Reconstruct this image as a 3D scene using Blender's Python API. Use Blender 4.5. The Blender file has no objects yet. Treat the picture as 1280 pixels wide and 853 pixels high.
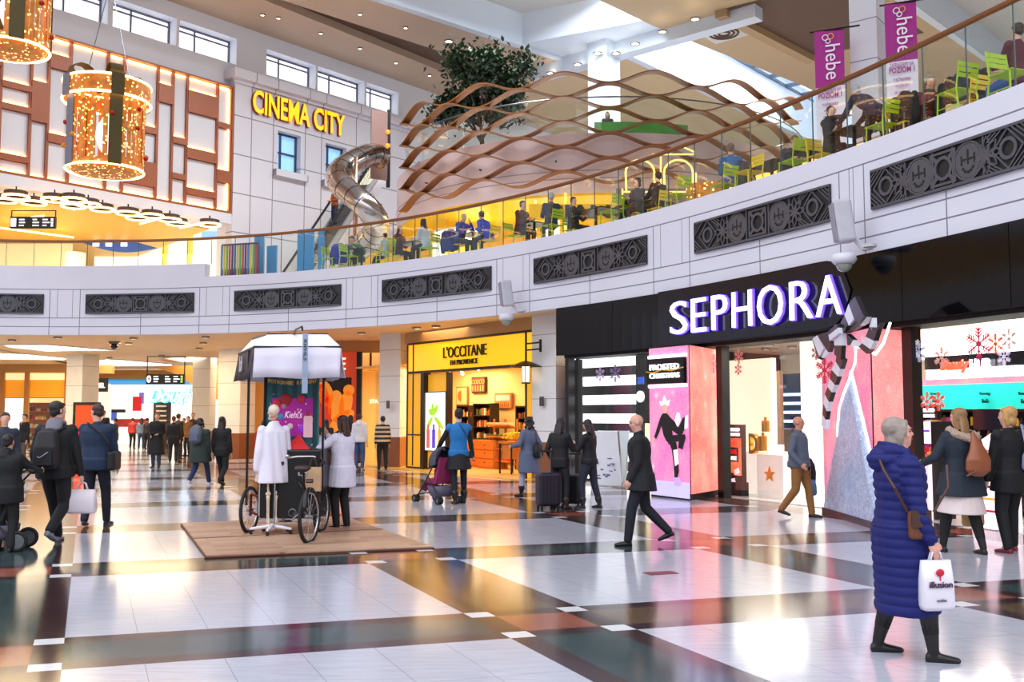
import bpy, math, random
from mathutils import Vector, Matrix
R=math.radians; PI=math.pi
random.seed(7)
sc=bpy.context.scene; col=sc.collection
# ---------------------------------------------------------------- camera
F=1244.; PIT=.0749; CH=1.6224
cp,sp=math.cos(PIT),math.sin(PIT)
cam=bpy.data.cameras.new('camera'); cam.sensor_width=36; cam.lens=36*F/1280; cam.clip_end=400; cam.clip_start=.05
co=bpy.data.objects.new('camera',cam); col.objects.link(co); co.location=(0,0,CH); co.rotation_euler=(PI/2+PIT,0,0); sc.camera=co
def ray(px,py):
    x=(px-640)/F; z=-(py-426.5)/F
    return Vector((x,cp-z*sp,sp+z*cp))
def PZ(px,py,z=0.):
    d=ray(px,py); return d*((z-CH)/d.z)+Vector((0,0,CH))
def PY(px,py,Y):
    d=ray(px,py); return d*(Y/d.y)+Vector((0,0,CH))
def proj(p):
    x,y,z=p[0],p[1],p[2]-CH
    zz=y*cp+z*sp; v=-y*sp+z*cp
    return 640+F*x/zz,426.5-F*v/zz
# ---------------------------------------------------------------- materials
def lin(c):
    c=c/255.
    return c/12.92 if c<=.04045 else ((c+.055)/1.055)**2.4
def rgb(t): return (lin(t[0]),lin(t[1]),lin(t[2]),1)
_m={}
def mat(name,c,rough=.55,metal=0,emit=0,var=.10,scale=9.,bump=0,spec=.5,ecol=None,coat=0):
    if name in _m: return _m[name]
    m=bpy.data.materials.new(name); m.use_nodes=True; nt=m.node_tree; n=nt.nodes; b=n['Principled BSDF']; l=nt.links
    c=rgb(c)
    if var>0:
        tc=n.new('ShaderNodeTexCoord'); no=n.new('ShaderNodeTexNoise'); no.inputs['Scale'].default_value=scale; no.inputs['Detail'].default_value=3
        l.new(tc.outputs['Object'],no.inputs['Vector'])
        mx=n.new('ShaderNodeMixRGB'); mx.inputs[1].default_value=tuple(max(0,v*(1-var)) for v in c[:3])+(1,); mx.inputs[2].default_value=tuple(min(1,v*(1+var)) for v in c[:3])+(1,)
        l.new(no.outputs['Fac'],mx.inputs[0]); l.new(mx.outputs[0],b.inputs['Base Color'])
        if bump:
            bp=n.new('ShaderNodeBump'); bp.inputs['Strength'].default_value=bump; bp.inputs['Distance'].default_value=.02
            l.new(no.outputs['Fac'],bp.inputs['Height']); l.new(bp.outputs[0],b.inputs['Normal'])
    else: b.inputs['Base Color'].default_value=c
    b.inputs['Roughness'].default_value=rough; b.inputs['Metallic'].default_value=metal; b.inputs['Specular IOR Level'].default_value=spec
    if coat: b.inputs['Coat Weight'].default_value=coat
    if emit:
        b.inputs['Emission Color'].default_value=rgb(ecol) if ecol else c; b.inputs['Emission Strength'].default_value=emit
    _m[name]=m; return m
class NX:
    'tiny node expression helper'
    def __init__(s,nt): s.nt=nt
    def m(s,op,a,b=None,c=None):
        n=s.nt.nodes.new('ShaderNodeMath'); n.operation=op
        for i,v in enumerate((a,b,c)):
            if v is None: continue
            if isinstance(v,(int,float)): n.inputs[i].default_value=v
            else: s.nt.links.new(v,n.inputs[i])
        return n.outputs[0]
    def mix(s,f,a,b):
        n=s.nt.nodes.new('ShaderNodeMixRGB')
        for i,v in enumerate((f,a,b)):
            if isinstance(v,(int,float,tuple)): n.inputs[i].default_value=v
            else: s.nt.links.new(v,n.inputs[i])
        return n.outputs[0]
    def noise(s,vec,scale,detail=3,dist=0):
        n=s.nt.nodes.new('ShaderNodeTexNoise'); n.inputs['Scale'].default_value=scale; n.inputs['Detail'].default_value=detail; n.inputs['Distortion'].default_value=dist
        s.nt.links.new(vec,n.inputs['Vector']); return n.outputs['Fac']
    def mapv(s,vec,sc):
        n=s.nt.nodes.new('ShaderNodeMapping'); n.inputs['Scale'].default_value=sc; s.nt.links.new(vec,n.inputs['Vector']); return n.outputs[0]
def newmat(name):
    m=bpy.data.materials.new(name); m.use_nodes=True; _m[name]=m
    return m,NX(m.node_tree),m.node_tree.nodes['Principled BSDF'],m.node_tree
def glass_mat(name,c=(225,240,235),tr=.86,rough=.02):
    m=bpy.data.materials.new(name); m.use_nodes=True; nt=m.node_tree; n=nt.nodes; n.clear(); l=nt.links
    o=n.new('ShaderNodeOutputMaterial'); t=n.new('ShaderNodeBsdfTransparent'); t.inputs[0].default_value=rgb(c)
    g=n.new('ShaderNodeBsdfGlossy'); g.inputs['Roughness'].default_value=rough; g.inputs[0].default_value=(.9,.95,1,1)
    f=n.new('ShaderNodeLayerWeight'); f.inputs[0].default_value=.5
    nx=NX(nt); fac=nx.m('ADD',.035,nx.m('MULTIPLY',nx.m('POWER',f.outputs['Facing'],5.),.6))
    mx=n.new('ShaderNodeMixShader'); l.new(fac,mx.inputs[0]); l.new(t.outputs[0],mx.inputs[1]); l.new(g.outputs[0],mx.inputs[2]); l.new(mx.outputs[0],o.inputs[0])
    _m[name]=m; return m
# ---------------------------------------------------------------- mesh builder
def frame(d,up=Vector((0,0,1))):
    d=Vector(d).normalized()
    if abs(d.dot(up))>.98: up=Vector((0,1,0))
    a=d.cross(up).normalized(); b=a.cross(d).normalized()
    return a,b
class MB:
    def __init__(s): s.v=[]; s.f=[]; s.mi=[]; s.uv=None; s.cur=0
    def add(s,vs,fs):
        o=len(s.v); s.v+= [tuple(p) for p in vs]; s.f+= [tuple(i+o for i in f) for f in fs]; s.mi+=[s.cur]*len(fs); return s
    def box(s,c,sz,rz=0,M=None):
        x,y,z=sz[0]/2,sz[1]/2,sz[2]/2; q=Matrix.Rotation(rz,4,'Z') if M is None else M
        vs=[Vector(c)+(q@Vector((a*x,b*y,d*z))) for a in(-1,1) for b in(-1,1) for d in(-1,1)]
        return s.add(vs,[(0,1,3,2),(4,6,7,5),(0,4,5,1),(2,3,7,6),(0,2,6,4),(1,5,7,3)])
    def prism(s,poly,z0,z1):
        n=len(poly); vs=[(p[0],p[1],z0) for p in poly]+[(p[0],p[1],z1) for p in poly]
        return s.add(vs,[tuple(range(n))[::-1],tuple(range(n,2*n))]+[(i,(i+1)%n,n+(i+1)%n,n+i) for i in range(n)])
    def slab(s,pts,off):
        'polygon of 3d points extruded by vector off'
        n=len(pts); off=Vector(off); vs=[Vector(p) for p in pts]+[Vector(p)+off for p in pts]
        return s.add(vs,[tuple(range(n))[::-1],tuple(range(n,2*n))]+[(i,(i+1)%n,n+(i+1)%n,n+i) for i in range(n)])
    def rings(s,rs,cap=True,close=False):
        n=len(rs[0]); fs=[]
        for i in range(len(rs)-1+(1 if close else 0)):
            j=(i+1)%len(rs)
            for k in range(n): fs.append((i*n+k,i*n+(k+1)%n,j*n+(k+1)%n,j*n+k))
        if cap and not close: fs+= [tuple(range(n))[::-1],tuple(range((len(rs)-1)*n,len(rs)*n))]
        return s.add([p for r in rs for p in r],fs)
    def tube(s,pts,r,n=10,close=False,cap=True,flat=1.):
        pts=[Vector(p) for p in pts]; rs=[]; m=len(pts); pa=None
        for i,p in enumerate(pts):
            if close: d=pts[(i+1)%m]-pts[i-1]
            else: d=pts[min(i+1,m-1)]-pts[max(i-1,0)]
            if d.length<1e-9: d=Vector((0,0,1))
            d.normalize()
            if pa is None: a,b=frame(d)
            else:
                a=(pa-d*pa.dot(d)).normalized(); b=a.cross(d).normalized()
            pa=a; rr=r[i] if isinstance(r,(list,tuple)) else r
            rs.append([p+a*math.cos(t*2*PI/n)*rr+b*math.sin(t*2*PI/n)*rr*flat for t in range(n)])
        return s.rings(rs,cap,close)
    def loft(s,cs,rad,n=16,xd=(1,0,0),sq=2.,cap=True):
        'elliptic sections; rad=(rx,ry) rx along xd'
        cs=[Vector(c) for c in cs]; rs=[]; xd=Vector(xd)
        for i,c in enumerate(cs):
            d=(cs[min(i+1,len(cs)-1)]-cs[max(i-1,0)]).normalized()
            a=(xd-d*xd.dot(d)).normalized(); b=d.cross(a).normalized(); rx,ry=rad[i]
            ring=[]
            for t in range(n):
                u=math.cos(t*2*PI/n); w=math.sin(t*2*PI/n)
                if sq!=2.:
                    u=math.copysign(abs(u)**(2/sq),u); w=math.copysign(abs(w)**(2/sq),w)
                ring.append(c+a*u*rx+b*w*ry)
            rs.append(ring)
        return s.rings(rs,cap)
    def ball(s,c,r,n=12,M=None):
        if isinstance(r,(int,float)): r=(r,r,r)
        rs=[]; c=Vector(c); m=max(4,n//2)
        for i in range(m+1):
            t=PI*(.02+.96*i/m)
            ring=[]
            for k in range(n):
                p=Vector((r[0]*math.sin(t)*math.cos(k*2*PI/n),r[1]*math.sin(t)*math.sin(k*2*PI/n),-r[2]*math.cos(t)))
                ring.append(c+(M@p if M is not None else p))
            rs.append(ring)
        return s.rings(rs,True)
    def lathe(s,prof,c=(0,0,0),n=20,cap=True,M=None):
        c=Vector(c); rs=[]
        for r,z in prof:
            rs.append([c+(M@Vector((r*math.cos(k*2*PI/n),r*math.sin(k*2*PI/n),z)) if M is not None else Vector((r*math.cos(k*2*PI/n),r*math.sin(k*2*PI/n),z))) for k in range(n)])
        return s.rings(rs,cap)
    def limb(s,pts,rad,n=12):
        pts=[Vector(p) for p in pts]
        for i in range(len(pts)-1):
            s.tube([pts[i].lerp(pts[i+1],k/4) for k in range(5)],[rad[i]+(rad[i+1]-rad[i])*k/4 for k in range(5)],n)
        for p,r in zip(pts,rad): s.ball(p,r,n)
        return s
    def torus(s,c,Rr,r,n=24,k=8,M=None,arc=1.):
        c=Vector(c); pts=[]
        m=int(n*arc)+ (0 if arc>=1 else 1)
        for i in range(m):
            t=2*PI*i/n; p=Vector((Rr*math.cos(t),0,Rr*math.sin(t))); pts.append(c+(M@p if M is not None else p))
        return s.tube(pts,r,k,close=arc>=1)
    def mesh(s,name,mats,smooth=False):
        me=bpy.data.meshes.new(name); me.from_pydata(s.v,[],s.f)
        if not isinstance(mats,(list,tuple)): mats=[mats]
        for m in mats: me.materials.append(m)
        if len(mats)>1: me.polygons.foreach_set('material_index',s.mi)
        if s.uv:
            ul=me.uv_layers.new(name='UVMap')
            for lp in me.loops: ul.data[lp.index].uv=s.uv[lp.vertex_index]
        if smooth: me.polygons.foreach_set('use_smooth',[True]*len(me.polygons))
        me.update(); return me
    def build(s,name,mats,parent=None,smooth=False,loc=None):
        o=bpy.data.objects.new(name,s.mesh(name,mats,smooth)); col.objects.link(o)
        if parent: o.parent=parent
        if loc is not None: o.location=loc
        return o
def autosmooth(o,a=40):
    m=o.modifiers.new('es','EDGE_SPLIT'); m.split_angle=R(a); o.data.polygons.foreach_set('use_smooth',[True]*len(o.data.polygons)); return o
def bevel(o,w=.01,n=2):
    m=o.modifiers.new('bevel','BEVEL'); m.width=w; m.segments=n; m.limit_method='ANGLE'; return o
_ts=bpy.data.scenes.new('scratch')
def evalmesh(o):
    _ts.collection.objects.link(o); vl=_ts.view_layers[0]; vl.update(); dg=vl.depsgraph
    me=bpy.data.meshes.new_from_object(o.evaluated_get(dg)); _ts.collection.objects.unlink(o); return me
def remesh(mb,name,m,parent=None,vox=.012,sm=3,loc=None):
    o=mb.build(name,m)
    r=o.modifiers.new('r','REMESH'); r.mode='VOXEL'; r.voxel_size=vox
    if sm:
        q=o.modifiers.new('s','SMOOTH'); q.iterations=sm; q.factor=.5
    me=evalmesh(o); old=o.data; o.modifiers.clear(); o.data=me; bpy.data.meshes.remove(old); me.name=name
    if not me.materials: me.materials.append(m)
    me.polygons.foreach_set('use_smooth',[True]*len(me.polygons))
    if parent: o.parent=parent
    if loc is not None: o.location=loc
    return o
def tag(o,label=None,cat=None,group=None,kind=None):
    if label: o['label']=label
    if cat: o['category']=cat
    if group: o['group']=group
    if kind: o['kind']=kind
    return o
def empty(name,loc=(0,0,0),rz=0,label=None,cat=None,group=None):
    o=bpy.data.objects.new(name,None); col.objects.link(o); o.location=loc; o.rotation_euler=(0,0,rz); o.empty_display_size=.2
    return tag(o,label,cat,group)
def struct(o): o['kind']='structure'; return o
def copy_tree(o,parent=None,loc=None,rz=None,label=None):
    c=o.copy(); col.objects.link(c)
    if parent: c.parent=parent
    if loc is not None: c.location=loc
    if rz is not None: c.rotation_euler=(0,0,rz)
    if label: c['label']=label
    for ch in list(o.children): copy_tree(ch,c)
    return c
def text_mesh(txt,size=1,ext=.02,font=None,align='CENTER',sx=1.,bold=0.,shear=0,res=3):
    cu=bpy.data.curves.new('txt','FONT'); cu.body=txt; cu.size=size; cu.extrude=ext; cu.align_x=align; cu.align_y='CENTER'; cu.offset=bold; cu.shear=shear; cu.resolution_u=res
    o=bpy.data.objects.new('txt',cu); col.objects.link(o); me=evalmesh(o); bpy.data.objects.remove(o); bpy.data.curves.remove(cu)
    for v in me.vertices: v.co.x*=sx
    return me
def text(name,txt,size,m,parent=None,loc=(0,0,0),rot=(PI/2,0,0),ext=.02,**k):
    me=text_mesh(txt,size,ext,**k); me.materials.clear(); me.materials.append(m); me.name=name
    o=bpy.data.objects.new(name,me); col.objects.link(o); o.parent=parent; o.location=loc; o.rotation_euler=rot; return o
# a few common materials
M_white=mat('white_paint',(226,226,236),.5,var=.03,scale=2)
M_black=mat('black_gloss',(12,12,16),.12,var=.1)
M_blackm=mat('black_matte',(20,20,24),.6)
M_chrome=mat('chrome',(200,200,205),.15,1,var=.02)
M_steel=mat('steel_grey',(120,122,128),.35,.8)
M_glass=glass_mat('clear_glass',(250,254,252))
M_shopglass=glass_mat('shop_glass',(245,248,248))
M_rubber=mat('black_rubber',(22,22,24),.7)
M_wood=mat('warm_wood',(150,90,45),.45,scale=20,var=.25)
# ---------------------------------------------------------------- balcony curve
_pc=(0.4182158949750152,-3.9658335909704685,8.960868624986015,-6.501136616155371,22.61486733867609)
def _r(a):
    a=max(-.1,min(1.72,a)); v=0
    for c in _pc: v=v*a+c
    return v
CC=Vector((-15.,10.,0))
_tab=[]; _s=0; _prev=None
for i in range(0,1201):
    a=1.95-i*(1.95+.12)/1200
    p=CC+Vector((math.cos(a),math.sin(a),0))*_r(a)
    if _prev is not None: _s+=(p-_prev).length
    _tab.append((_s,p,a)); _prev=p
SL=_tab[-1][0]
def C(s,off=0,z=0):
    's metres along the balcony edge from its left end, off metres behind it'
    s=max(0,min(SL,s)); i=min(1199,int(s/SL*1200))
    while i<1199 and _tab[i+1][0]<s: i+=1
    while i>0 and _tab[i][0]>s: i-=1
    s0,p0,_=_tab[i]; s1,p1,_=_tab[i+1]; t=(s-s0)/(s1-s0)
    p=p0.lerp(p1,t); i0=max(0,i-12); i1=min(1200,i+13)
    d=(_tab[i1][1]-_tab[i0][1]).normalized(); n=Vector((-d.y,d.x,0))
    q=p+n*off; return Vector((q.x,q.y,z))
def CT(s):
    d=(C(s+.3)-C(s-.3)).normalized(); return math.atan2(d.y,d.x)     # tangent heading, running left to right
def S_at(px,z,off=0):
    lo,hi=0,SL; best=None
    for k in range(401):
        s=SL*k/400; q=proj(C(s,off,z)); e=abs(q[0]-px)
        if best is None or e<best[0]: best=(e,s)
    s=best[1]; st=SL/400
    for _ in range(14):
        for t in (s-st,s+st):
            e=abs(proj(C(t,off,z))[0]-px)
            if e<best[0]: best=(e,t)
        s=best[1]; st*=.5
    return s
def curve_wall(name,s0,s1,z0,z1,off0,off1,m,parent=None,n=None,uv=False):
    'solid curved wall between two offsets'
    n=n or max(2,int((s1-s0)/.5)); mb=MB(); vs=[];uv_=[]
    for i in range(n+1):
        s=s0+(s1-s0)*i/n
        for off,z in((off0,z0),(off0,z1),(off1,z1),(off1,z0)):
            vs.append(C(s,off,z)); uv_.append((s,z))
    fs=[(0,1,2,3),(n*4+3,n*4+2,n*4+1,n*4)]
    for i in range(n):
        for k in range(4):
            a=i*4+k; b=i*4+(k+1)%4; fs.append((a,a+4,b+4,b))
    mb.add(vs,fs)
    if uv: mb.uv=uv_
    return mb.build(name,m,parent)
# ================================================================ FLOOR
m,N,b,nt=newmat('polished_stone_floor'); tc=nt.nodes.new('ShaderNodeTexCoord'); P=tc.outputs['Object']
sx=nt.nodes.new('ShaderNodeSeparateXYZ'); nt.links.new(P,sx.inputs[0]); X,Y=sx.outputs[0],sx.outputs[1]
ct,st_=math.cos(.4014326),math.sin(.4014326)
u0=N.m('ADD',N.m('MULTIPLY',X,ct),N.m('MULTIPLY',Y,st_))
v0=N.m('ADD',N.m('MULTIPLY',X,-st_),N.m('MULTIPLY',Y,ct))
u=N.m('ADD',u0,.1125)
v=N.m('ADD',N.m('ADD',v0,N.m('MULTIPLY',u0,.09622)),N.m('ADD',N.m('MULTIPLY',N.m('MULTIPLY',u0,u0),.00018),-7.1057))
um=N.m('FLOORED_MODULO',N.m('ADD',u,1.) if False else u,4.) if False else N.m('SUBTRACT',u,N.m('MULTIPLY',N.m('FLOOR',N.m('DIVIDE',N.m('ADD',u,1.),4.)),4.))   # in [-1,3)
vm=N.m('SUBTRACT',v,N.m('MULTIPLY',N.m('FLOOR',N.m('DIVIDE',v,4.)),4.))    # in [0,4)
bu=N.m('LESS_THAN',um,0.); bv=N.m('LESS_THAN',vm,1.)
def inr(x,a,b_): return N.m('MULTIPLY',N.m('GREATER_THAN',x,a),N.m('LESS_THAN',x,b_))
eu=N.m('MULTIPLY',bu,N.m('SUBTRACT',1.,inr(um,-.8,-.2))); ev=N.m('MULTIPLY',bv,N.m('SUBTRACT',1.,inr(vm,.2,.8)))
grout=lambda w,k=.5: N.m('LESS_THAN',N.m('ABSOLUTE',N.m('SUBTRACT',N.m('FRACT',N.m('ADD',N.m('DIVIDE',w,k),.5)),.5)),.006/k*.5)
nz=N.noise(P,1.3,4,.6); nf=N.noise(N.mapv(P,(1,9,1)),3.,5,.3); marb=N.noise(P,5.,8,2.5)
white=N.mix(nf,rgb((164,165,178)),rgb((202,203,214)))
white=N.mix(N.m('MULTIPLY',N.m('MAXIMUM',grout(u),grout(v,1.)),.55),white,rgb((110,108,115)))
green=N.mix(marb,rgb((22,38,42)),rgb((72,92,92)))
brown=N.mix(marb,rgb((72,52,40)),rgb((128,96,66)))
# fields alternate by cell
cu_=N.m('FLOOR',N.m('DIVIDE',N.m('ADD',u,1.),4.)); cv=N.m('FLOOR',N.m('DIVIDE',v,4.))
fa=N.m('MULTIPLY',N.m('GREATER_THAN',N.m('SINE',N.m('ADD',N.m('MULTIPLY',cu_,2.1),N.m('MULTIPLY',cv,3.7))),.2),1.)
field=N.mix(N.m('MULTIPLY',fa,.8),green,brown)
field=N.mix(N.m('MULTIPLY',N.m('MAXIMUM',grout(u),grout(v)),.5),field,rgb((30,26,26)))
dark=N.mix(nf,rgb((46,30,34)),rgb((68,46,48)))
red=N.mix(marb,rgb((120,58,46)),rgb((170,104,84)))
c=N.mix(N.m('MAXIMUM',bu,bv),white,field)
c=N.mix(N.m('MULTIPLY',bu,bv),c,red)
c=N.mix(N.m('MAXIMUM',N.m('MULTIPLY',eu,N.m('SUBTRACT',1.,N.m('MULTIPLY',bv,0.))),ev),c,dark)
c=N.mix(N.m('MULTIPLY',eu,ev),c,rgb((222,222,226)))
nt.links.new(c,b.inputs['Base Color']); b.inputs['Roughness'].default_value=.13
rr=N.m('ADD',.10,N.m('MULTIPLY',nz,.07)); nt.links.new(rr,b.inputs['Roughness']); b.inputs['Specular IOR Level'].default_value=.65
M_floor=m
struct(MB().box((-5,26,-.1),(90,76,.2)).build('floor',m))
# ================================================================ BALCONY
GR=[(-80,55),(107,243),(293,427),(478,615),(668,810),(869,1040),(1090,1290)]
GS=[(S_at(a,5.17),S_at(b_,5.17)) for a,b_ in GR]
m,N,b,nt=newmat('white_fascia_panels'); uvn=nt.nodes.new('ShaderNodeUVMap'); sx=nt.nodes.new('ShaderNodeSeparateXYZ'); nt.links.new(uvn.outputs[0],sx.inputs[0]); U,V=sx.outputs[0],sx.outputs[1]
ln=None
def addl(e):
    global ln
    ln=e if ln is None else N.m('MAXIMUM',ln,e)
hline=lambda z,w=.012: N.m('LESS_THAN',N.m('ABSOLUTE',N.m('SUBTRACT',V,z)),w)
inb=N.m('LESS_THAN',V,5.66)
for z in (4.46,4.74,5.66): addl(hline(z))
vl=None
for a,b_ in GS:
    for s,zz in ((a-.18,5.66),(b_+.18,5.66),((a+b_)/2,4.86)):
        e=N.m('MULTIPLY',N.m('LESS_THAN',N.m('ABSOLUTE',N.m('SUBTRACT',U,s)),.012),N.m('LESS_THAN',V,zz)); addl(e)
for (a,b_),(a2,b2) in zip(GS,GS[1:]):
    for s in (b_+.42,a2-.42):
        addl(N.m('MULTIPLY',N.m('LESS_THAN',N.m('ABSOLUTE',N.m('SUBTRACT',U,s)),.008),inr(V,4.74,5.66)))
nf=N.noise(uvn.outputs[0],.8,2)
c=N.mix(nf,rgb((222,222,236)),rgb((232,232,244))); c=N.mix(ln,c,rgb((120,120,135)))
nt.links.new(c,b.inputs['Base Color']); b.inputs['Roughness'].default_value=.35
S_step=S_at(256,6.1)
fw=curve_wall('wall_balcony',0,SL,4.2,6.0,0,.3,m,uv=True); struct(fw)
struct(curve_wall('trim_1',0,S_step,6.0,6.42,0,.3,m,uv=True))
m_slab=mat('cream_plaster',(250,214,164),.55,var=.04,scale=1)
struct(curve_wall('ceiling_lower',0,SL,4.2,4.3,.3,34,m_slab))
m_fl2=mat('upper_tiles',(200,198,200),.3,var=.06,scale=2)
struct(curve_wall('floor_upper',0,SL,5.9,5.99,.3,34,m_fl2))
# ---- ornamental grilles
M_gdark=mat('grille_black',(14,14,16),.5); M_gmet=mat('grille_metal',(92,92,100),.4,.5,var=.08)
def grille(s0,s1,z0,z1):
    W=s1-s0; H=z1-z0; root=empty('ventilation_grille',C(s0,0,z0),0)
    org=C(s0,0,z0)
    def mp(x,y,o): return C(s0+x,-o,z0+y)-org
    mb=MB(); n=16
    for k in range(n):
        a,b_=W*k/n,W*(k+1)/n
        mb.add([mp(a,0,.0),mp(b_,0,.0),mp(b_,H,.0),mp(a,H,.0),mp(a,0,.02),mp(b_,0,.02),mp(b_,H,.02),mp(a,H,.02)],[(4,5,6,7),(0,3,2,1),(0,1,5,4),(3,7,6,2)])
    mb.build('backing',M_gdark,root)
    mb=MB()
    def strip(pl,w,close=False):
        m_=len(pl); L=[];Rr=[]
        for i in range(m_):
            p=pl[i]; q0=pl[(i-1)%m_] if (close or i>0) else p; q1=pl[(i+1)%m_] if (close or i<m_-1) else p
            dx,dy=q1[0]-q0[0],q1[1]-q0[1]; l=math.hypot(dx,dy) or 1; nx,ny=-dy/l*w/2,dx/l*w/2
            L.append((p[0]+nx,p[1]+ny)); Rr.append((p[0]-nx,p[1]-ny))
        o=len(mb.v); vs=[]
        for a,b_ in zip(L,Rr): vs+= [mp(a[0],a[1],.02),mp(a[0],a[1],.05),mp(b_[0],b_[1],.05),mp(b_[0],b_[1],.02)]
        fs=[]
        for i in range(m_ if close else m_-1):
            j=(i+1)%m_
            for k in (0,1,2): fs.append((i*4+k,j*4+k,j*4+k+1,i*4+k+1))
        mb.add(vs,fs)
    def circ(cx,cy,r,w,n=20,a0=0,a1=2*PI):
        cl=abs(a1-a0-2*PI)<1e-6; strip([(cx+r*math.cos(a0+(a1-a0)*i/n),cy+r*math.sin(a0+(a1-a0)*i/n)) for i in range(n if cl else n+1)],w,cl)
    def disc(cx,cy,r,n=16):
        o=[mp(cx,cy,.045)]+[mp(cx+r*math.cos(2*PI*i/n),cy+r*math.sin(2*PI*i/n),.045) for i in range(n)]
        mb.add(o,[(0,1+i,1+(i+1)%n) for i in range(n)])
    cy=H/2
    strip([(.02,.02),(W-.02,.02),(W-.02,H-.02),(.02,H-.02)],.04,True)
    for sgn in (0,1):
        X=lambda x: x if not sgn else W-x
        cx=.115*W; circ(X(cx),cy,.13,.05); 
        strip([(X(cx),.04),(X(cx+.26),cy),(X(cx),H-.04),(X(cx-.26),cy)],.035,True)
        for k in range(3):
            d=.1+.09*k
            strip([(X(.03+d*.9),.04),(X(.03),.04+d*.8)],.022); strip([(X(.03+d*.9),H-.04),(X(.03),H-.04-d*.8)],.022)
            strip([(X(cx+.36-d*.9),.04),(X(cx+.36),.04+d*.6)],.022); strip([(X(cx+.36-d*.9),H-.04),(X(cx+.36),H-.04-d*.6)],.022)
        fx=.235*W                                                   # leaf star
        for k in range(8):
            a=k*PI/4; L_=.26 if k%2==0 else .24; 
            pts=[(X(fx+math.cos(a)*t*L_+math.sin(a)*q*.055*math.sin(PI*t)),cy+math.sin(a)*t*L_-math.cos(a)*q*.055*math.sin(PI*t)) for q,ts in((1,(0,.25,.5,.75,1)),(-1,(.75,.5,.25))) for t in ts]
            strip(pts,.024,True)
        hx=.345*W; circ(X(hx),cy,H/2-.05,.03); disc(X(hx),cy,H/2-.07)
        strip([(X(hx)-.3+.02,.04),(X(hx)-.3+.02,H-.04)],.03); strip([(X(hx)+.3-.02,.04),(X(hx)+.3-.02,H-.04)],.03)
    q=.23; strip([(W/2-q,cy-q),(W/2+q,cy-q),(W/2+q,cy+q),(W/2-q,cy+q)],.05,True); circ(W/2,cy,.155,.05)
    for k in range(4):
        a=PI/4+k*PI/2; strip([(W/2+math.cos(a)*.17,cy+math.sin(a)*.17),(W/2+math.cos(a)*.3,cy+math.sin(a)*.3)],.06)
    mb.build('ornament',M_gmet,root)
    def bar(x0,y0,x1,y1):
        mb.add([mp(x0,y0,.052),mp(x1,y0,.052),mp(x1,y1,.052),mp(x0,y1,.052)],[(0,1,2,3)])
    for hx in (.345*W,.655*W):
        mb=MB(); bar(hx-.012,cy-.05,hx+.012,cy+.16); bar(hx-.13,cy+.01,hx+.13,cy+.035); bar(hx-.13,cy-.05,hx-.105,cy+.09); bar(hx+.105,cy-.05,hx+.13,cy+.09)
        for k in range(5):
            a=-PI*.15-k*PI*.175; x,y=hx+.1*math.cos(a),cy-.06+.1*math.sin(a); bar(x-.02,y-.02,x+.02,y+.02)
        mb.build('emblem',M_gdark,root)
    return root
gl=['black ornamental grille at the left edge of the white balcony front','black ornamental grille, second from the left, left of the cart canopy','black ornamental grille above the cart canopy','black ornamental grille above the yellow shop sign','black ornamental grille above the corner between the yellow shop and the white letters','black ornamental grille right above the big white letters','black ornamental grille at the right edge, above the bow and the shop window']
for (a,b_),t in zip(GS,gl):
    g=grille(a,b_,4.87,5.5); tag(g,t,'grille','ornamental grilles in the balcony front')
# ---- balustrade
M_cop=mat('copper_handrail',(150,98,62),.3,.7,var=.05)
bal=empty('glass_balustrade',C(S_step,.15,6.0),0,'frameless glass balustrade with a copper handrail along the curved upper balcony','balustrade')
o0=C(S_step,.15,6.0)
def T(p): return p-o0
ss=[SL*i/160 for i in range(161)]
MB().tube([T(C(s,.15,7.24)) for s in ss],.045,10).build('handrail',M_cop,bal,True)
npan=46; s_a,s_b=S_at(-30,6.5),SL-.2; ds=(s_b-s_a)/npan
M_edge=mat('glass_edge',(70,90,88),.2)
for i in range(npan):
    a,b_=s_a+ds*i+.012,s_a+ds*(i+1)-.012; z0=6.42 if b_<S_step+.5 else 6.0
    mb=MB(); vs=[T(C(s,o,z)) for s in(a,b_) for o,z in((.145,z0),(.145,7.2),(.155,7.2),(.155,z0))]
    mb.add(vs,[(0,1,2,3),(7,6,5,4),(0,4,5,1),(1,5,6,2),(2,6,7,3),(3,7,4,0)]); g=mb.build('glass_panel',M_glass,bal)
mb=MB()
for i in range(npan+1):
    s=s_a+ds*i; z0=6.42 if s<S_step+.5 else 6.0; mb.box(T(C(s,.15,(z0+7.2)/2)),(.012,.02,7.2-z0),CT(s))
mb.build('panel_joints',M_edge,bal)
# ================================================================ BIG BACK WALL (cinema)
Wd=Vector((.648,.761,0)).normalized(); Wn=Vector((.761,-.648,0)).normalized(); W0=Vector((-12.4,44,0)); Wa=math.atan2(Wd.y,Wd.x)
def W(s,t,z): return W0+Wd*s+Wn*t+Vector((0,0,z))
def onW(px,py,t=0):
    'point of the pixel ray on the wall plane t in front'
    d=ray(px,py); o=Vector((0,0,CH)); p0=W0+Wn*t; k=(p0-o).dot(Wn)/d.dot(Wn); return o+d*k
def sW(p): return (p-W0).dot(Wd)
M_wallg=mat('pale_grey_wall',(236,241,252),.5,var=.02,scale=.5)
M_wallb=mat('pale_blue_white',(214,226,242),.5,var=.03,scale=.5)
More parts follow.
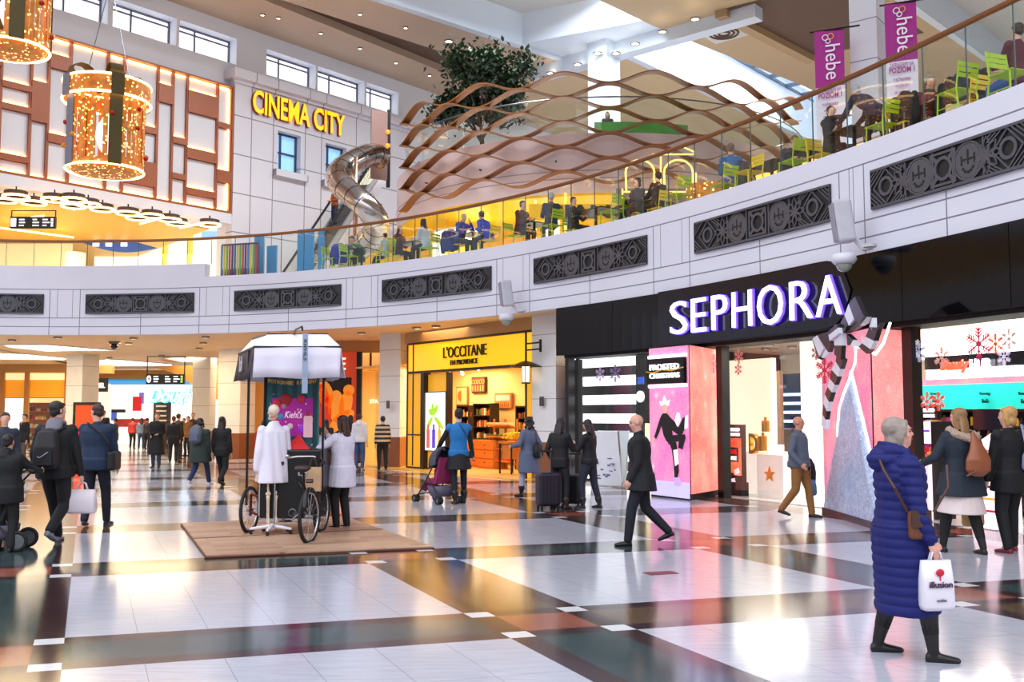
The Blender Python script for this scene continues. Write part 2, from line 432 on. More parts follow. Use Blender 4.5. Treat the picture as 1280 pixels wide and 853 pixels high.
# upper wall with clerestory openings built from strips
WIN=[(sW(onW(a,y)),sW(onW(b_,y)),t_) for a,b_,y,t_ in((-40,50,10,0),(60,135,10,0),(141,221,27,0),(224,296,52,0),(333,395,88,0),(397,456,108,0),(458,498,122,0))]
zt,zb=None,None
z_w0=onW(258,54).z-.55; z_w1=z_w0+1.2
mb=MB()
def wbox(mb,s0,s1,t0,t1,z0,z1):
    mb.slab([W(s0,t0,z0),W(s1,t0,z0),W(s1,t1,z0),W(s0,t1,z0)],(0,0,z1-z0))
s1w=sW(onW(289,180,.4))+.15
wbox(mb,-22,s1w,-.8,0,10.1,z_w0); wbox(mb,s1w,24,-.8,0,6,z_w0); wbox(mb,-22,24,-.8,0,z_w1,19.6)
e=-22
for a,b_,_ in WIN:
    wbox(mb,e,a,-.8,0,z_w0,z_w1); e=b_
wbox(mb,e,24,-.8,0,z_w0,z_w1)
struct(mb.build('wall_back',M_wallg))
M_pane=glass_mat('window_glass',(250,252,255)); M_frame=mat('grey_window_frame',(120,120,140),.4)
M_lens=mat('daylit_frosted_glass',(250,252,255),.5,emit=1.35,var=0)
for k,(a,b_,_) in enumerate(WIN):
    mb=MB(); 
    for x in (a+.04,(a+b_)/2-.35,b_-.04): wbox(mb,x-.035,x+.035,-.62,-.55,z_w0,z_w1)
    for z in (z_w0+.04,z_w1-.25,z_w1-.04): wbox(mb,a,b_,-.62,-.55,z-.035,z+.035)
    fr=struct(mb.build('window_%d'%(k+1),M_frame))
    mb=MB(); wbox(mb,a,b_,-.72,-.70,z_w0,z_w1); mb.build('pane',M_lens,fr)
# protruding cinema front
c0=sW(onW(292,200,.5)); c1=sW(onW(530,200,.5)); zc=onW(310,100,.5).z
w1=(sW(onW(347,190,.5)),sW(onW(376,190,.5)),onW(348,213,.5).z,onW(348,163,.5).z)
w2=(sW(onW(407,190,.5)),sW(onW(433,190,.5)),onW(408,232,.5).z,onW(408,180,.5).z)
w2=(w2[0],w2[0]+(w1[1]-w1[0]),w1[2],w1[3])
m,N,b,nt=newmat('grey_wall_panels'); tc=nt.nodes.new('ShaderNodeTexCoord'); sx=nt.nodes.new('ShaderNodeSeparateXYZ'); nt.links.new(tc.outputs['Object'],sx.inputs[0])
sw=N.m('ADD',N.m('MULTIPLY',sx.outputs[0],Wd.x),N.m('MULTIPLY',sx.outputs[1],Wd.y)); base=W0.dot(Wd)
l1=None
for s in (c0+.9,w1[0]-.25,w1[1]+.25,w2[0]-.25,w2[1]+.6):
    e=N.m('LESS_THAN',N.m('ABSOLUTE',N.m('SUBTRACT',sw,s+base)),.025); l1=e if l1 is None else N.m('MAXIMUM',l1,e)
for k in range(5):
    z=zc-1.75-k*1.75; e=N.m('LESS_THAN',N.m('ABSOLUTE',N.m('SUBTRACT',sx.outputs[2],z)),.025); l1=N.m('MAXIMUM',l1,e)
nt.links.new(N.mix(l1,rgb((222,219,228)),rgb((140,136,146))),b.inputs['Base Color']); b.inputs['Roughness'].default_value=.5
M_wp=m
mb=MB(); 
for (a,b_,z0,z1) in ((c0,w1[0],6,zc),(w1[1],w2[0],6,zc),(w2[1],c1,6,zc),(w1[0],w1[1],6,w1[2]),(w1[0],w1[1],w1[3],zc),(w2[0],w2[1],6,w2[2]),(w2[0],w2[1],w2[3],zc)): wbox(mb,a,b_,0,.5,z0,z1)
struct(mb.build('wall_cinema',M_wp))
mb=MB(); wbox(mb,c0-.1,c1,.5,.62,zc-.28,zc-.12); wbox(mb,c0-.25,c1,.0,.85,zc-.12,zc+.3); struct(mb.build('trim_2',M_wp))
M_lb=mat('blue_daylight_glass',(150,200,245),.4,emit=.75,var=0)
for k,(a,b_,z0,z1) in enumerate((w1,w2)):
    mb=MB()
    for x in (a+.04,a+.3*(b_-a),b_-.04): wbox(mb,x-.04,x+.04,.1,.18,z0,z1)
    for z in (z0+.04,z0+.5*(z1-z0),z1-.04): wbox(mb,a,b_,.1,.18,z-.04,z+.04)
    fr=struct(mb.build('window_%d'%(k+8),mat('dark_blue_frame',(60,70,95),.4)))
    mb=MB(); wbox(mb,a,b_,.04,.06,z0,z1); mb.build('pane',M_lb,fr)
    mb=MB(); wbox(mb,a-.25,b_+.3,.5,.75,z0-.3,z0); mb.build('window_sill',M_wp,fr)
# cinema letters
M_cin=mat('orange_lit_letters',(255,170,20),.4,emit=1.6,var=0,ecol=(255,165,15)); M_cins=mat('orange_letter_side',(150,45,10),.5,var=.05)
p0=onW(313,130,.52); p1=onW(428,158,.52); L=(sW(p1)-sW(p0))
root=empty('cinema_sign',W((sW(p0)+sW(p1))/2,.55,(p0.z+p1.z)/2),Wa,'orange glowing letters CINEMA CITY on the grey wall','sign')
me=text_mesh('CINEMA CITY',1.55,.12,bold=.035); wid=max(v.co.x for v in me.vertices)-min(v.co.x for v in me.vertices)
bpy.data.meshes.remove(me)
t=text('letters','CINEMA CITY',1.45,M_cins,root,(0,0,0),ext=.12,bold=.035,sx=L/wid*1.55/1.45)
t=text('letter_face','CINEMA CITY',1.45,M_cin,root,(0,-.125,0),ext=.01,bold=.03,sx=L/wid*1.55/1.45)
# ---- lit cladding with white panels and copper strips
cl=empty('lit_wall_cladding',W(-12,0,10.7),0,'white wall cladding with copper strips and warm hidden lights, left of the orange letters','wall cladding')
s1=sW(onW(289,180,.4)); s0=-19.; zb=10.6; ztp=onW(230,93,.4).z
def cb(name,lst,mt,t0,t1):
    mb=MB(); o=cl.location
    for (a,b_,z0,z1) in lst:
        mb.slab([W(a,t0,z0)-o,W(b_,t0,z0)-o,W(b_,t1,z0)-o,W(a,t1,z0)-o],(0,0,z1-z0))
    return mb.build(name,mt,cl)
M_warm=mat('warm_light_strip',(255,215,150),.5,emit=11,var=0,ecol=(255,185,95)); M_clad=mat('cladding_white',(222,222,228),.45,var=.02); M_copp=mat('copper_cladding',(160,92,62),.4,.15,var=.06)
cb('backing',[(s0,s1,zb,ztp)],mat('warm_backing',(255,225,180),.6,var=.02),.05,.12)
# columns read off the photo: x edges at mid height
xs=[-75,-40,0,38,60,87,134,155,197,216,234,272,289]
se=[sW(onW(x,150,.4)) for x in xs]
H=ztp-zb
cs_=[[(.3,.36),(.7,.76)],[(.15,.3),(.55,.6)],[(.39,.43),(.54,.58),(.88,.92)],[(.34,.62)],[(.12,.22),(.68,.74)],[],[(.1,.22),(.6,.66)],[(.47,.52),(.74,.92)],[(.12,.26)],[(.5,.55),(.78,.82)],[(.11,.28),(.56,.64),(.87,.92)],[(.3,.34),(.68,.78)]]
for k,cc_ in enumerate(cs_):
    a,b_=se[k],se[k+1]; prev=0.; 
    for (f0,f1) in cc_+[(1.,1.)]:
        if f0-prev>.02: cb('panel',[(a+.05,b_-.05,ztp-f0*H+.02,ztp-prev*H-.02)],M_clad,.24,.3)
        if f1<1.: cb('copper_strip',[(a,b_,ztp-f1*H,ztp-f0*H)],M_copp,.12,.46)
        if k%2==0 or f0-prev>.3 or f0==1.: cb('light_strip',[(a+.1,b_-.1,ztp-f0*H+.03,ztp-f0*H+.07)],M_warm,.31,.36)
        if prev==0.: cb('light_strip',[(a+.1,b_-.1,ztp-.1,ztp-.05)],M_warm,.31,.36)
        prev=f1
for a in se: cb('copper_mullion',[(a-.045,a+.045,zb,ztp)],M_copp,.12,.42)
cb('copper_frame',[(s0,s1+.1,zb-.1,zb)],M_copp,.12,.46); cb('copper_frame',[(s0,s1+.1,ztp,ztp+.08)],M_copp,.12,.46); cb('copper_frame',[(s1-.02,s1+.1,zb,ztp)],M_copp,.12,.46)
cb('side_light',[(se[-1]-.12,se[-1]-.08,zb+.1,ztp-.1)],M_warm,.31,.36)
# white beam under the cladding, level 2 yellow ceiling
mb=MB(); wbox(mb,-22,s1+.15,-1.2,.45,10.05,10.5); struct(mb.build('trim_3',M_white))
M_yel=mat('yellow_ceiling',(250,190,60),.5,var=.05,scale=.6)
mb=MB(); 
q=[W(-24,-1.2,10.0),W(s1,-1.2,10.0),W(s1+4,-22,10.0),W(-24,-22,10.0)]
mb.slab(q,(0,0,.1)); struct(mb.build('ceiling_gallery',M_yel))
# ================================================================ UPPER CEILING
M_ceil=mat('beige_ceiling',(196,172,150),.55,var=.05,scale=.4); M_ceil2=mat('pale_ceiling',(206,206,206),.55,var=.04,scale=.4); M_slot=mat('brown_recess',(96,72,58),.6,var=.08)
def poly(name,pts,z,th,mt):
    mb=MB(); mb.slab([W(s,t,z) for s,t in pts],(0,0,th)); return struct(mb.build(name,mt))
ZC=19.3
poly('ceiling_1',[(-24,-.2),(24,-.2),(12,2.7),(-1,3.2),(-24,4)],ZC,1.2,M_ceil)
poly('ceiling_2',[(-24,4),(-1,3.2),(12,2.7),(12.6,4.4),(8.3,4.6),(-.6,3.7),(-24,5)],ZC+.35,.9,M_slot)
poly('ceiling_3',[(-24,5),(-.6,3.75),(8.3,4.7),(13,4.6),(12.9,8.2),(1.9,6.6),(-24,5.9)],ZC,1.2,M_ceil)
M_up=M_wallb
mb=MB()                                                            # white stepped sides rising to the skylight
mb.slab([W(-24,5.9,ZC),W(1.9,6.62,ZC),W(12.9,8.22,ZC),W(12.9,8.6,ZC),W(1.9,7.0,ZC),W(-24,6.3,ZC)],(0,0,1.7))
mb.slab([W(-24,9.6,ZC+1.6),W(4.9,11.4,ZC+1.6),W(10.4,12.0,ZC+1.6),W(10.4,12.4,ZC+1.6),W(4.9,11.8,ZC+1.6),W(-24,10,ZC+1.6)],(0,0,2.6))
struct(mb.build('trim_4',M_up))
poly('ceiling_4',[(-24,5.9),(1.9,6.8),(12.9,8.4),(10.6,12.1),(4.9,11.4),(-24,9.8)],ZC+1.6,.3,M_ceil2)
# cross beam block and column
mb=MB(); mb.slab([W(10.2,8.0,ZC+.1),W(13.2,8.0,ZC+.1),W(13.6,20,ZC+.1),W(12.4,20,ZC+.1),W(11.6,14,ZC+.1)],(0,0,4.2))
mb.slab([W(12.9,6.5,ZC-.6),W(13.6,6.5,ZC-.6),W(13.6,19,ZC-.6),W(12.9,19,ZC-.6)],(0,0,1)); struct(mb.build('trim_5',M_up))
poly('ceiling_5',[(8,14.05),(12.2,14.3),(24.7,16.0),(60,18),(60,26.3),(28.8,24.6),(17,23.7),(-2,22.5),(-16,22),(-16,13)],ZC,.25,mat('beige_ceiling_deep',(190,166,132),.55,var=.05,scale=.4))
poly('ceiling_6',[(12.6,17.6),(20.6,18.2),(21,23.4),(13,23)],ZC-.03,.02,M_slot)
poly('trim_6',[(12.5,17.3),(20.5,17.9),(20.6,18.4),(12.6,17.8)],ZC-.35,.35,mat('beige_beam',(176,148,112),.55,var=.05))
poly('ceiling_7',[(12.2,-.2),(60,-.2),(60,12),(13.6,11.0),(13.2,8.2),(13.2,4.6),(12.2,2.6)],ZC+.03,.3,mat('warm_ceiling',(214,190,150),.55,var=.05,scale=.4))
mb=MB(); mb.slab([W(13.6,11.0,ZC),W(60,12,ZC),W(60,12.4,ZC),W(13.6,11.4,ZC)],(0,0,3.2)); mb.slab([W(13.2,15.6,ZC+.26),W(60,20,ZC+.26),W(60,20.4,ZC+.26),W(13.2,16.0,ZC+.26)],(0,0,2.9)); struct(mb.build('trim_7',M_up))
mb=MB(); mb.slab([W(-16,22,ZC),W(-2,22.5,ZC),W(17,23.7,ZC),W(28.8,24.6,ZC),W(60,26.3,ZC),W(60,26.7,ZC),W(17,24.1,ZC),W(-16,22.4,ZC)],(0,0,1.5)); struct(mb.build('trim_8',M_up))
poly('ceiling_8',[(-16,22.3),(17,24),(60,26.6),(60,60),(-16,60)],ZC+1.5,.25,M_ceil2)
# skylights: bars with glass
M_bar=mat('skylight_bar',(96,116,136),.4,.3)
def skylight(label,s0,s1,t0,t1,z,n):
    o=W(s0,t0,z); r=empty('skylight',o,0,label,'skylight','roof skylights')
    mb=MB()
    def bx(a,b_,c_,d,h=.18): mb.slab([W(a,c_,z)-o,W(b_,c_,z)-o,W(b_,d,z)-o,W(a,d,z)-o],(0,0,h))
    for k in range(n+1):
        s=s0+(s1-s0)*k/n; bx(s-.07,s+.07,t0,t1,.22)
    for t in (t0,t1,(t0+t1)/2): bx(s0,s1,t-.07,t+.07,.16)
    mb.build('bars',M_bar,r)
    mb=MB(); mb.slab([W(s0,t0,z+.24)-o,W(s1,t0,z+.24)-o,W(s1,t1,z+.24)-o,W(s0,t1,z+.24)-o],(0,0,.03)); mb.build('glass',M_pane,r)
skylight('roof skylight with blue grey bars left of the white column block',-4,10.5,11.8,14.6,ZC+2.6,7)
skylight('roof skylight with blue grey bars right of the white column, above the lattice',13.6,36,11.8,16.4,ZC+2.6,10)
# ceiling spots (small lamps that read as bright dots)
M_lamp=mat('lamp_glow',(255,245,225),.4,emit=9,var=0); M_ring=mat('lamp_ring',(150,140,130),.4,.3)
def downlight(p,r=.12,label='small round spotlight set in the beige upper ceiling',grp='ceiling spots'):
    e=empty('spotlight',p,0,label,'lamp',grp); MB().lathe([(r,0),(r*1.3,0),(r*1.3,-.06),(r,-.06)],n=12,cap=False).build('rim',M_ring,e); MB().lathe([(r,-.03),(r,-.02)],n=12).build('lens',M_lamp,e); return e
proto=None
for px,py,z in ((328,18,ZC),(348,22,ZC),(401,41,ZC),(450,60,ZC),(495,78,ZC),(537,94,ZC),(450,17,ZC),(507,34,ZC)):
    p=PZ(px,py,z)
    if proto is None: proto=downlight(p,.09)
    else: copy_tree(proto,None,p)
proto=None
for px,py in ((561,51),(747,66),(770,66),(722,80),(688,91),(794,54),(869,23),(828,39)):
    p=PZ(px,py,ZC-.62 if px not in(561,) else ZC)
    lb='bright round spotlight glowing under the white cross beam near the column' if px!=561 else 'bright spotlight in the sunlit beige ceiling above the tree'
    if proto is None: proto=downlight(p,.17,lb,'bright beam spots'); proto['group']='bright beam spots'
    else:
        c=copy_tree(proto,None,p,label='bright round spotlight glowing under the white cross beam near the column')
        if px==561: c['label']=lb
# vent in right ceiling
e=empty('ceiling_diffuser',PZ(905,40,ZC),Wa,'square air diffuser in the beige ceiling left of the purple banners','air vent')
MB().box((0,0,-.03),(1.9,1.9,.06)).build('plate',M_ceil2,e); 
mb=MB()
for r in (.65,.45,.25): mb.torus((0,0,-.08),r,.05,20,6,Matrix.Rotation(PI/2,4,'X'))
mb.build('rings',M_slot,e)
# white column behind the drum
p=PY(755,100,46.5)
e=empty('column',(p.x,p.y,12.2),Wa,'tall white square column behind the copper lattice','column')
MB().box((0,0,4),(1.1,1.1,8)).build('shaft',M_wallb,e); MB().box((0,0,.4),(1.3,1.3,.8)).build('base',M_white,e)
# panelled column by the purple banners
pc=PY(1086,100,22.5); e=empty('column',(pc.x,pc.y,6.0),R(-38),'square white panelled column between the two purple banners','column')
o=MB().box((0,0,7),(.62,.62,14)).build('shaft',mat('white_column_panel',(228,228,234),.45,var=.02),e)
mb=MB()
for k in range(14): mb.box((0,0,.9+k*.95),(.63,.63,.02))
mb.build('joints',mat('joint_grey',(140,140,150),.6),e)
# ================================================================ WORLD + LIGHTS
w=bpy.data.worlds.new('world'); sc.world=w; w.use_nodes=True; wn=w.node_tree; bg=wn.nodes['Background']
NW=NX(wn); tcw=wn.nodes.new('ShaderNodeTexCoord'); sw_=wn.nodes.new('ShaderNodeSeparateXYZ'); wn.links.new(tcw.outputs['Generated'],sw_.inputs[0])
mr=wn.nodes.new('ShaderNodeMapRange'); mr.inputs[1].default_value=.05; mr.inputs[2].default_value=.5; mr.interpolation_type='SMOOTHSTEP'; wn.links.new(sw_.outputs[2],mr.inputs[0])
wn.links.new(NW.mix(mr.outputs[0],(.42,.38,.38,1),(2.2,2.3,2.5,1)),bg.inputs[0]); bg.inputs[1].default_value=1.
def area(name,loc,size,power,c,rot=(0,0,0),sy=None):
    l=bpy.data.lights.new(name,'AREA'); l.energy=power; l.color=c; l.size=size
    if sy: l.shape='RECTANGLE'; l.size_y=sy
    o=bpy.data.objects.new(name,l); col.objects.link(o); o.location=loc; o.rotation_euler=rot; return o
sc.view_settings.view_transform='Standard'; sc.view_settings.look='None'; sc.view_settings.exposure=.0; sc.view_settings.gamma=1; sc.view_settings.use_curve_mapping=False
WARM=(1.,.76,.45)
q_=W(2,13,ZC+2.4); area('skylight_daylight',q_,12,4200,(.92,.96,1),(0,0,Wa),2.6)
q_=W(22,14,ZC+2.4); area('skylight_daylight',q_,14,2600,(.92,.96,1),(0,0,Wa),3.6)
for x,y in ((-20,38),(-13,36),(-20,47),(-12,46),(-6,36)): area('corridor_lamp',(x,y,4.15),3,300,WARM)
area('corridor_lamp',(-1.8,29.3,4.15),2,60,WARM)
# ================================================================ SHOPS, lower level
def CP(px,off,z=2.): s=S_at(px,z,off); return C(s,off,z)
def zat(px,py,off): return PY(px,py,CP(px,off).y).z
def fit_text(name,txt,W_,H_,m,parent,loc,rot=(PI/2,0,0),ext=.02,bold=0.,shear=0):
    me=text_mesh(txt,1,ext,bold=bold,shear=shear); xs_=[v.co.x for v in me.vertices]; ys=[v.co.y for v in me.vertices]
    a,b_=W_/(max(xs_)-min(xs_)),H_/(max(ys)-min(ys)); cx,cy=(max(xs_)+min(xs_))/2,(max(ys)+min(ys))/2
    for v in me.vertices: v.co.x=(v.co.x-cx)*a; v.co.y=(v.co.y-cy)*b_
    me.materials.clear(); me.materials.append(m); me.name=name
    o=bpy.data.objects.new(name,me); col.objects.link(o); o.parent=parent; o.location=loc; o.rotation_euler=rot; return o
def panel(name,px0,px1,off,py0,py1,th,m,label=None,cat=None,parent=None,group=None,z=None):
    p0,p1=CP(px0,off),CP(px1,off)
    z1,z0=(PY(px0,py0,p0.y).z,PY(px0,py1,p0.y).z) if z is None else (z[1],z[0])
    z0=max(z0,0.0); d=(p1-p0); d.z=0; L=d.length; a=math.atan2(d.y,d.x)
    mb=MB(); mb.box((L/2,th/2,(z1-z0)/2),(L,th,z1-z0))
    if parent is None:
        o=mb.build(name,m); o.location=(p0.x,p0.y,z0); o.rotation_euler=(0,0,a); tag(o,label,cat,group)
    else:
        o=mb.build(name,m,parent); q=Vector((p0.x,p0.y,z0))-parent.location; o.location=Matrix.Rotation(-parent.rotation_euler.z,3,'Z')@q; o.rotation_euler=(0,0,a-parent.rotation_euler.z)
    o['L']=L; o['H']=z1-z0; return o
def E_(name,c,e,var=.04,sc_=4): return mat(name,c,.5,emit=e,var=var,scale=sc_)
# stone pillars ---------------------------------------------------------
m,N,b,nt=newmat('pillar_stone'); tc=nt.nodes.new('ShaderNodeTexCoord'); sx=nt.nodes.new('ShaderNodeSeparateXYZ'); nt.links.new(tc.outputs['Object'],sx.inputs[0])
h=N.m('LESS_THAN',N.m('ABSOLUTE',N.m('SUBTRACT',N.m('FRACT',N.m('DIVIDE',sx.outputs[2],.82)),.5)),.009); nf=N.noise(tc.outputs['Object'],2.,3)
nt.links.new(N.mix(h,N.mix(nf,rgb((226,222,222)),rgb((240,238,238))),rgb((150,140,135))),b.inputs['Base Color']); b.inputs['Roughness'].default_value=.4; M_pil=m
M_plinth=mat('brown_granite',(142,84,52),.3,var=.3,scale=30)
def pillar(pts,label,plz=.95,group=None):
    o=Vector((sum(p[0] for p in pts)/4,sum(p[1] for p in pts)/4,0)); e=empty('pillar',o,0,label,'pillar',group)
    pl=[(p[0]-o.x,p[1]-o.y) for p in pts]; MB().prism(pl,plz,4.2).build('shaft',M_pil,e)
    MB().prism([(x*1.03,y*1.03) for x,y in pl],0,plz).build('plinth',M_plinth,e); return e
def pxY(px,Y): p=PY(px,500,Y); return (p.x,p.y)
pillar([pxY(665,25.7),pxY(695,25.0),pxY(712,25.8),(pxY(695,27.3))],'white stone pillar with brown plinth between the yellow shop and the black shop front')
pillar([pxY(474,31.6),pxY(500,31.2),pxY(508,32.3),(pxY(484,32.8))],'white stone pillar with brown plinth left of the yellow shop')
pillar([pxY(272,38.6),pxY(300,38.),pxY(319,39.),(pxY(292,40))],'warm lit stone pillar just behind the left side of the cart canopy')
pillar([pxY(240,44),pxY(262,43.6),pxY(270,44.6),(pxY(250,45.4))],'warm lit stone pillar farther back beside the curved stair underside')
pillar([pxY(82,42),pxY(102,41.4),pxY(123,42.4),(pxY(104,43.5))],'warm lit stone pillar behind the two men walking away at the left')
M_plaq=mat('plaque_bronze',(90,80,78),.4,.5)
for px,py,Y in ((677,502,25.4),(485,506,31.3)):
    p=PY(px,py,Y-.12); a=math.atan2(25.0-25.7,pxY(695,25)[0]-pxY(665,25.7)[0]); e=MB().box((0,0,0),(.14,.03,.24)).build('wall_plaque',M_plaq,loc=p); e.rotation_euler=(0,0,a); tag(e,'small dark plaque on the white pillar '+('right of the yellow shop' if px>600 else 'left of the yellow shop'),'plaque')
# L'Occitane ------------------------------------------------------------
A=Vector((*pxY(508,31.0),0)); B_=Vector((*pxY(665,25.9),0)); la=math.atan2(B_.y-A.y,B_.x-A.x); Ld=Vector((math.cos(la),math.sin(la),0)); Ln=Vector((-Ld.y,Ld.x,0))
LL=(B_-A).length
lo=empty('yellow_shop_front',A,la,'yellow cosmetics shop front with black lettering and yellow panelled jambs','shop front')
def lx(px,y=0.):
    d=ray(px,500); d=Vector((d.x,d.y,0)); o=A+Ln*y; k=o.dot(Ln)/d.dot(Ln); return (d*k-o).dot(Ld)
def lzz(px,py,y=0.):
    q=A+Ld*lx(px,y)+Ln*y; return PY(px,py,q.y).z
def lb(name,px0,px1,z0,z1,y,th,m,par=lo):
    a,b_=lx(px0,y),lx(px1,y); return MB().box(((a+b_)/2,y+th/2,(z0+z1)/2),(b_-a,th,z1-z0)).build(name,m,par)
def lworld(x,y,z): return A+Ld*x+Ln*y+Vector((0,0,z))
m,N,b,nt=newmat('yellow_sign_face'); tc=nt.nodes.new('ShaderNodeTexCoord')
nf=N.noise(tc.outputs['Object'],.4,1); cc=N.mix(nf,rgb((255,196,0)),rgb((255,170,10))); nt.links.new(cc,b.inputs['Base Color']); nt.links.new(cc,b.inputs['Emission Color']); b.inputs['Emission Strength'].default_value=.75; b.inputs['Roughness'].default_value=.25; M_ysign=m
M_ypan=mat('yellow_panel',(250,180,30),.3,emit=.3,var=.05); M_dkb=mat('dark_bronze',(40,26,18),.4,.3)
lb('sign_board',509,664,2.98,3.80,0,.12,M_ysign)
lb('sign_frame',508.5,664.5,3.80,3.86,-.05,.2,M_dkb); lb('sign_frame',508.5,664.5,2.91,2.98,-.06,.25,M_dkb); lb('sign_divider',515.3,516.3,0.1,3.8,-.02,.1,M_dkb)
lb('jamb_panel',509,525.5,.06,2.91,0,.12,M_ypan); lb('jamb_frame',508,509,0,3.8,-.03,.15,M_dkb); lb('jamb_frame',525.5,529.5,0,2.91,-.06,.25,M_dkb); lb('jamb_rail',508,525.5,1.02,1.06,-.03,.1,M_dkb)
lb('poster_panel',529.5,557.5,.06,2.86,.1,.1,M_ypan); lb('jamb_frame',557.5,558.7,0,2.9,.0,.2,M_dkb); lb('right_jamb',657.5,664.5,0,2.95,.0,.2,M_ypan)
lb('plinth_rail',508,529,0,.07,-.04,.15,M_dkb)
me_c=(lx(540)+lx(640))/2
fit_text('letters',"L'OCCITANE",lx(609)-lx(555),.33,M_black,lo,((lx(555)+lx(609))/2,-.03,3.47),bold=.0); fit_text('letters_small','EN PROVENCE',lx(598)-lx(564),.15,M_black,lo,((lx(564)+lx(598))/2,-.03,3.16),bold=.008)
pz0,pz1=lzz(543,563.5),lzz(543,491)
ps=empty('light_box_poster',lworld(lx(531.5),.06,pz0),la,'white illuminated poster with green leaves and coloured bottles in the yellow shop front','poster')
w_=lx(555.5)-lx(531.5); hh=pz1-pz0
MB().box((w_/2,0,hh/2),(w_+.06,.06,hh+.06)).build('frame',M_dkb,ps); MB().box((w_/2,-.04,hh/2),(w_,.02,hh)).build('screen',E_('poster_white',(250,250,245),1.1),ps)
def leaf(mb,cx,cz,L,w,a,y=-.055):
    pts=[]
    for t in (0,.25,.5,.75,1): pts.append((t*L,w*math.sin(PI*t)))
    for t in (.75,.5,.25): pts.append((t*L,-w*math.sin(PI*t)))
    P_=[(cx+math.cos(a)*x-math.sin(a)*q,y,cz+math.sin(a)*x+math.cos(a)*q) for x,q in pts]; mb.add(P_,[tuple(range(8))])
mb=MB()
for a,L_ in ((-.6,.75),(.9,.45),(2.5,.35),(-2.3,.6),(1.7,.4)): leaf(mb,w_*.42,hh*.6,L_,.09,a)
mb.build('leaves',E_('poster_green',(150,200,40),.8),ps)
for k,(x,cl) in enumerate(((.16,(200,90,90)),(.45,(90,60,190)),(.75,(230,160,60)))):
    MB().box((w_*x,-.055,hh*.2),(.17,.012,.55)).build('bottle_print',E_('poster_bottle%d'%k,cl,.7),ps)
    MB().box((w_*x,-.055,hh*.38),(.09,.012,.25)).build('bottle_cap_print',E_('poster_bottle%d'%k,cl,.7),ps)
# bulkhead above
M_bulk=mat('beige_bulkhead',(196,146,84),.4,var=.08,scale=1)
bk=MB().box((LL/2,.12,4.03),(LL+.3,.2,.34)).build('wall_bulkhead',M_bulk,None); bk.location=A; bk.rotation_euler=(0,0,la); struct(bk)
# interior shell
D=3.4; M_cream=mat('cream_wall',(255,222,150),.6,var=.04); M_ofl=mat('shop_floor_ochre',(236,190,110),.3,var=.1)
xa,xb=lx(530),lx(664)+.2
def shell(name,c,sz,m): o=MB().box(c,sz).build(name,m); o.location=A; o.rotation_euler=(0,0,la); return struct(o)
shell('wall_shop_back',((xa+xb)/2-2.4,D,1.6),(xb-xa+5.5,.1,3.2),M_cream); shell('wall_shop_left',(xa-5.2,D/2+.2,1.6),(.08,D-.2,3.2),M_cream); shell('wall_shop_right',(xb+.3,D/2+.3,1.6),(.08,D,3.2),M_cream)
shell('ceiling_shop',((xa+xb)/2-2.4,D/2+.15,3.25),(xb-xa+5.5,D,.06),M_cream); shell('floor_shop',((xa+xb)/2-2.4,D/2,.01),(xb-xa+5.5,D+.8,.02),M_ofl)
shell('floor_threshold',(LL/2,-.5,.006),(LL+.6,.9,.012),mat('threshold_stone',(250,205,120),.2,var=.06))
area('shop_lamp',lworld(xa-1.5,D/2+.3,3.15),2.4,170,(1,.78,.45),(0,0,la),2.)
area('shop_lamp',lworld((xa+xb)/2,D/2,3.15),2.4,110,(1,.78,.45),(0,0,la),2.)
e=None
for px,y in ((560,2.2),(597,1.5),(624,1.2),(634,.8),(650,1.4),(577,3)):
    p=lworld(lx(px,y),y,3.12)
    if e is None: e=empty('spotlight',p,0,'small white ceiling spotlight inside the yellow shop','lamp','shop spotlights'); MB().tube([(0,0,.1),(0,0,0),(.03,-.08,-.06)],.05,10).build('housing',M_white,e); MB().ball((.03,-.1,-.08),.055).build('bulb',M_lamp,e)
    else: copy_tree(e,None,p)
# pictures + sign on back wall
def pic(px0,px1,py0,py1,mfr,mm,label,name='picture',y=D-.12,extra=None):
    x0,x1=lx(px0,y),lx(px1,y); z1,z0=lzz(px0,py0,y),lzz(px0,py1,y)
    r=empty(name,lworld((x0+x1)/2,y,z0),la,label,'picture'); W_=x1-x0; H_=z1-z0
    MB().box((0,0,H_/2),(W_,.05,H_)).build('frame',mfr,r); MB().box((0,-.03,H_/2),(W_*.88,.02,H_*.9)).build('print',mm,r)
    if extra: extra(r,W_,H_)
    return r
def sun(r,W_,H_):
    mb=MB(); pts=[(.0+W_*.32*math.cos(t),-.05,H_*.5+H_*.3*math.sin(t)) for t in [PI*(.5+k/10) for k in range(11)]]; mb.add(pts,[tuple(range(11))]); mb.build('half_disc',mat('orange_print',(205,110,40),.6),r)
pic(571,585,484,507,M_wood,mat('cream_print',(240,205,140),.6,var=.05),'cream picture of an orange half disc in a thin wooden frame in the yellow shop',extra=sun)
def lat(r,W_,H_):
    mb=MB()
    for k in range(5): mb.torus((-W_*.35+W_*.175*k,-.05,H_*.7),W_*.08,.012,10,4); mb.box((-W_*.35+W_*.175*k,-.05,H_*.3),(W_*.05,.02,H_*.35))
    mb.build('pattern',mat('cream_print2',(236,170,90),.6),r)
pic(590,608,472,492,M_dkb,mat('brown_print',(110,60,30),.6),'brown patterned square panel hung high in the yellow shop','decor_panel',extra=lat)
def land(r,W_,H_):
    mb=MB(); mb.box((0,-.045,H_*.68),(W_*.8,.01,H_*.36)); mb.build('sky_print',mat('pink_sky_print',(238,196,190),.6),r)
    mb=MB()
    for k in range(7): mb.add([(W_*(-.38+.11*k),-.05,H_*.12),(W_*(-.31+.11*k),-.05,H_*.12),(W_*(-.35+.11*k),-.05,H_*(.5+.1*(k%2)))],[(0,1,2)])
    mb.build('tree_print',mat('rust_print',(150,70,30),.6),r)
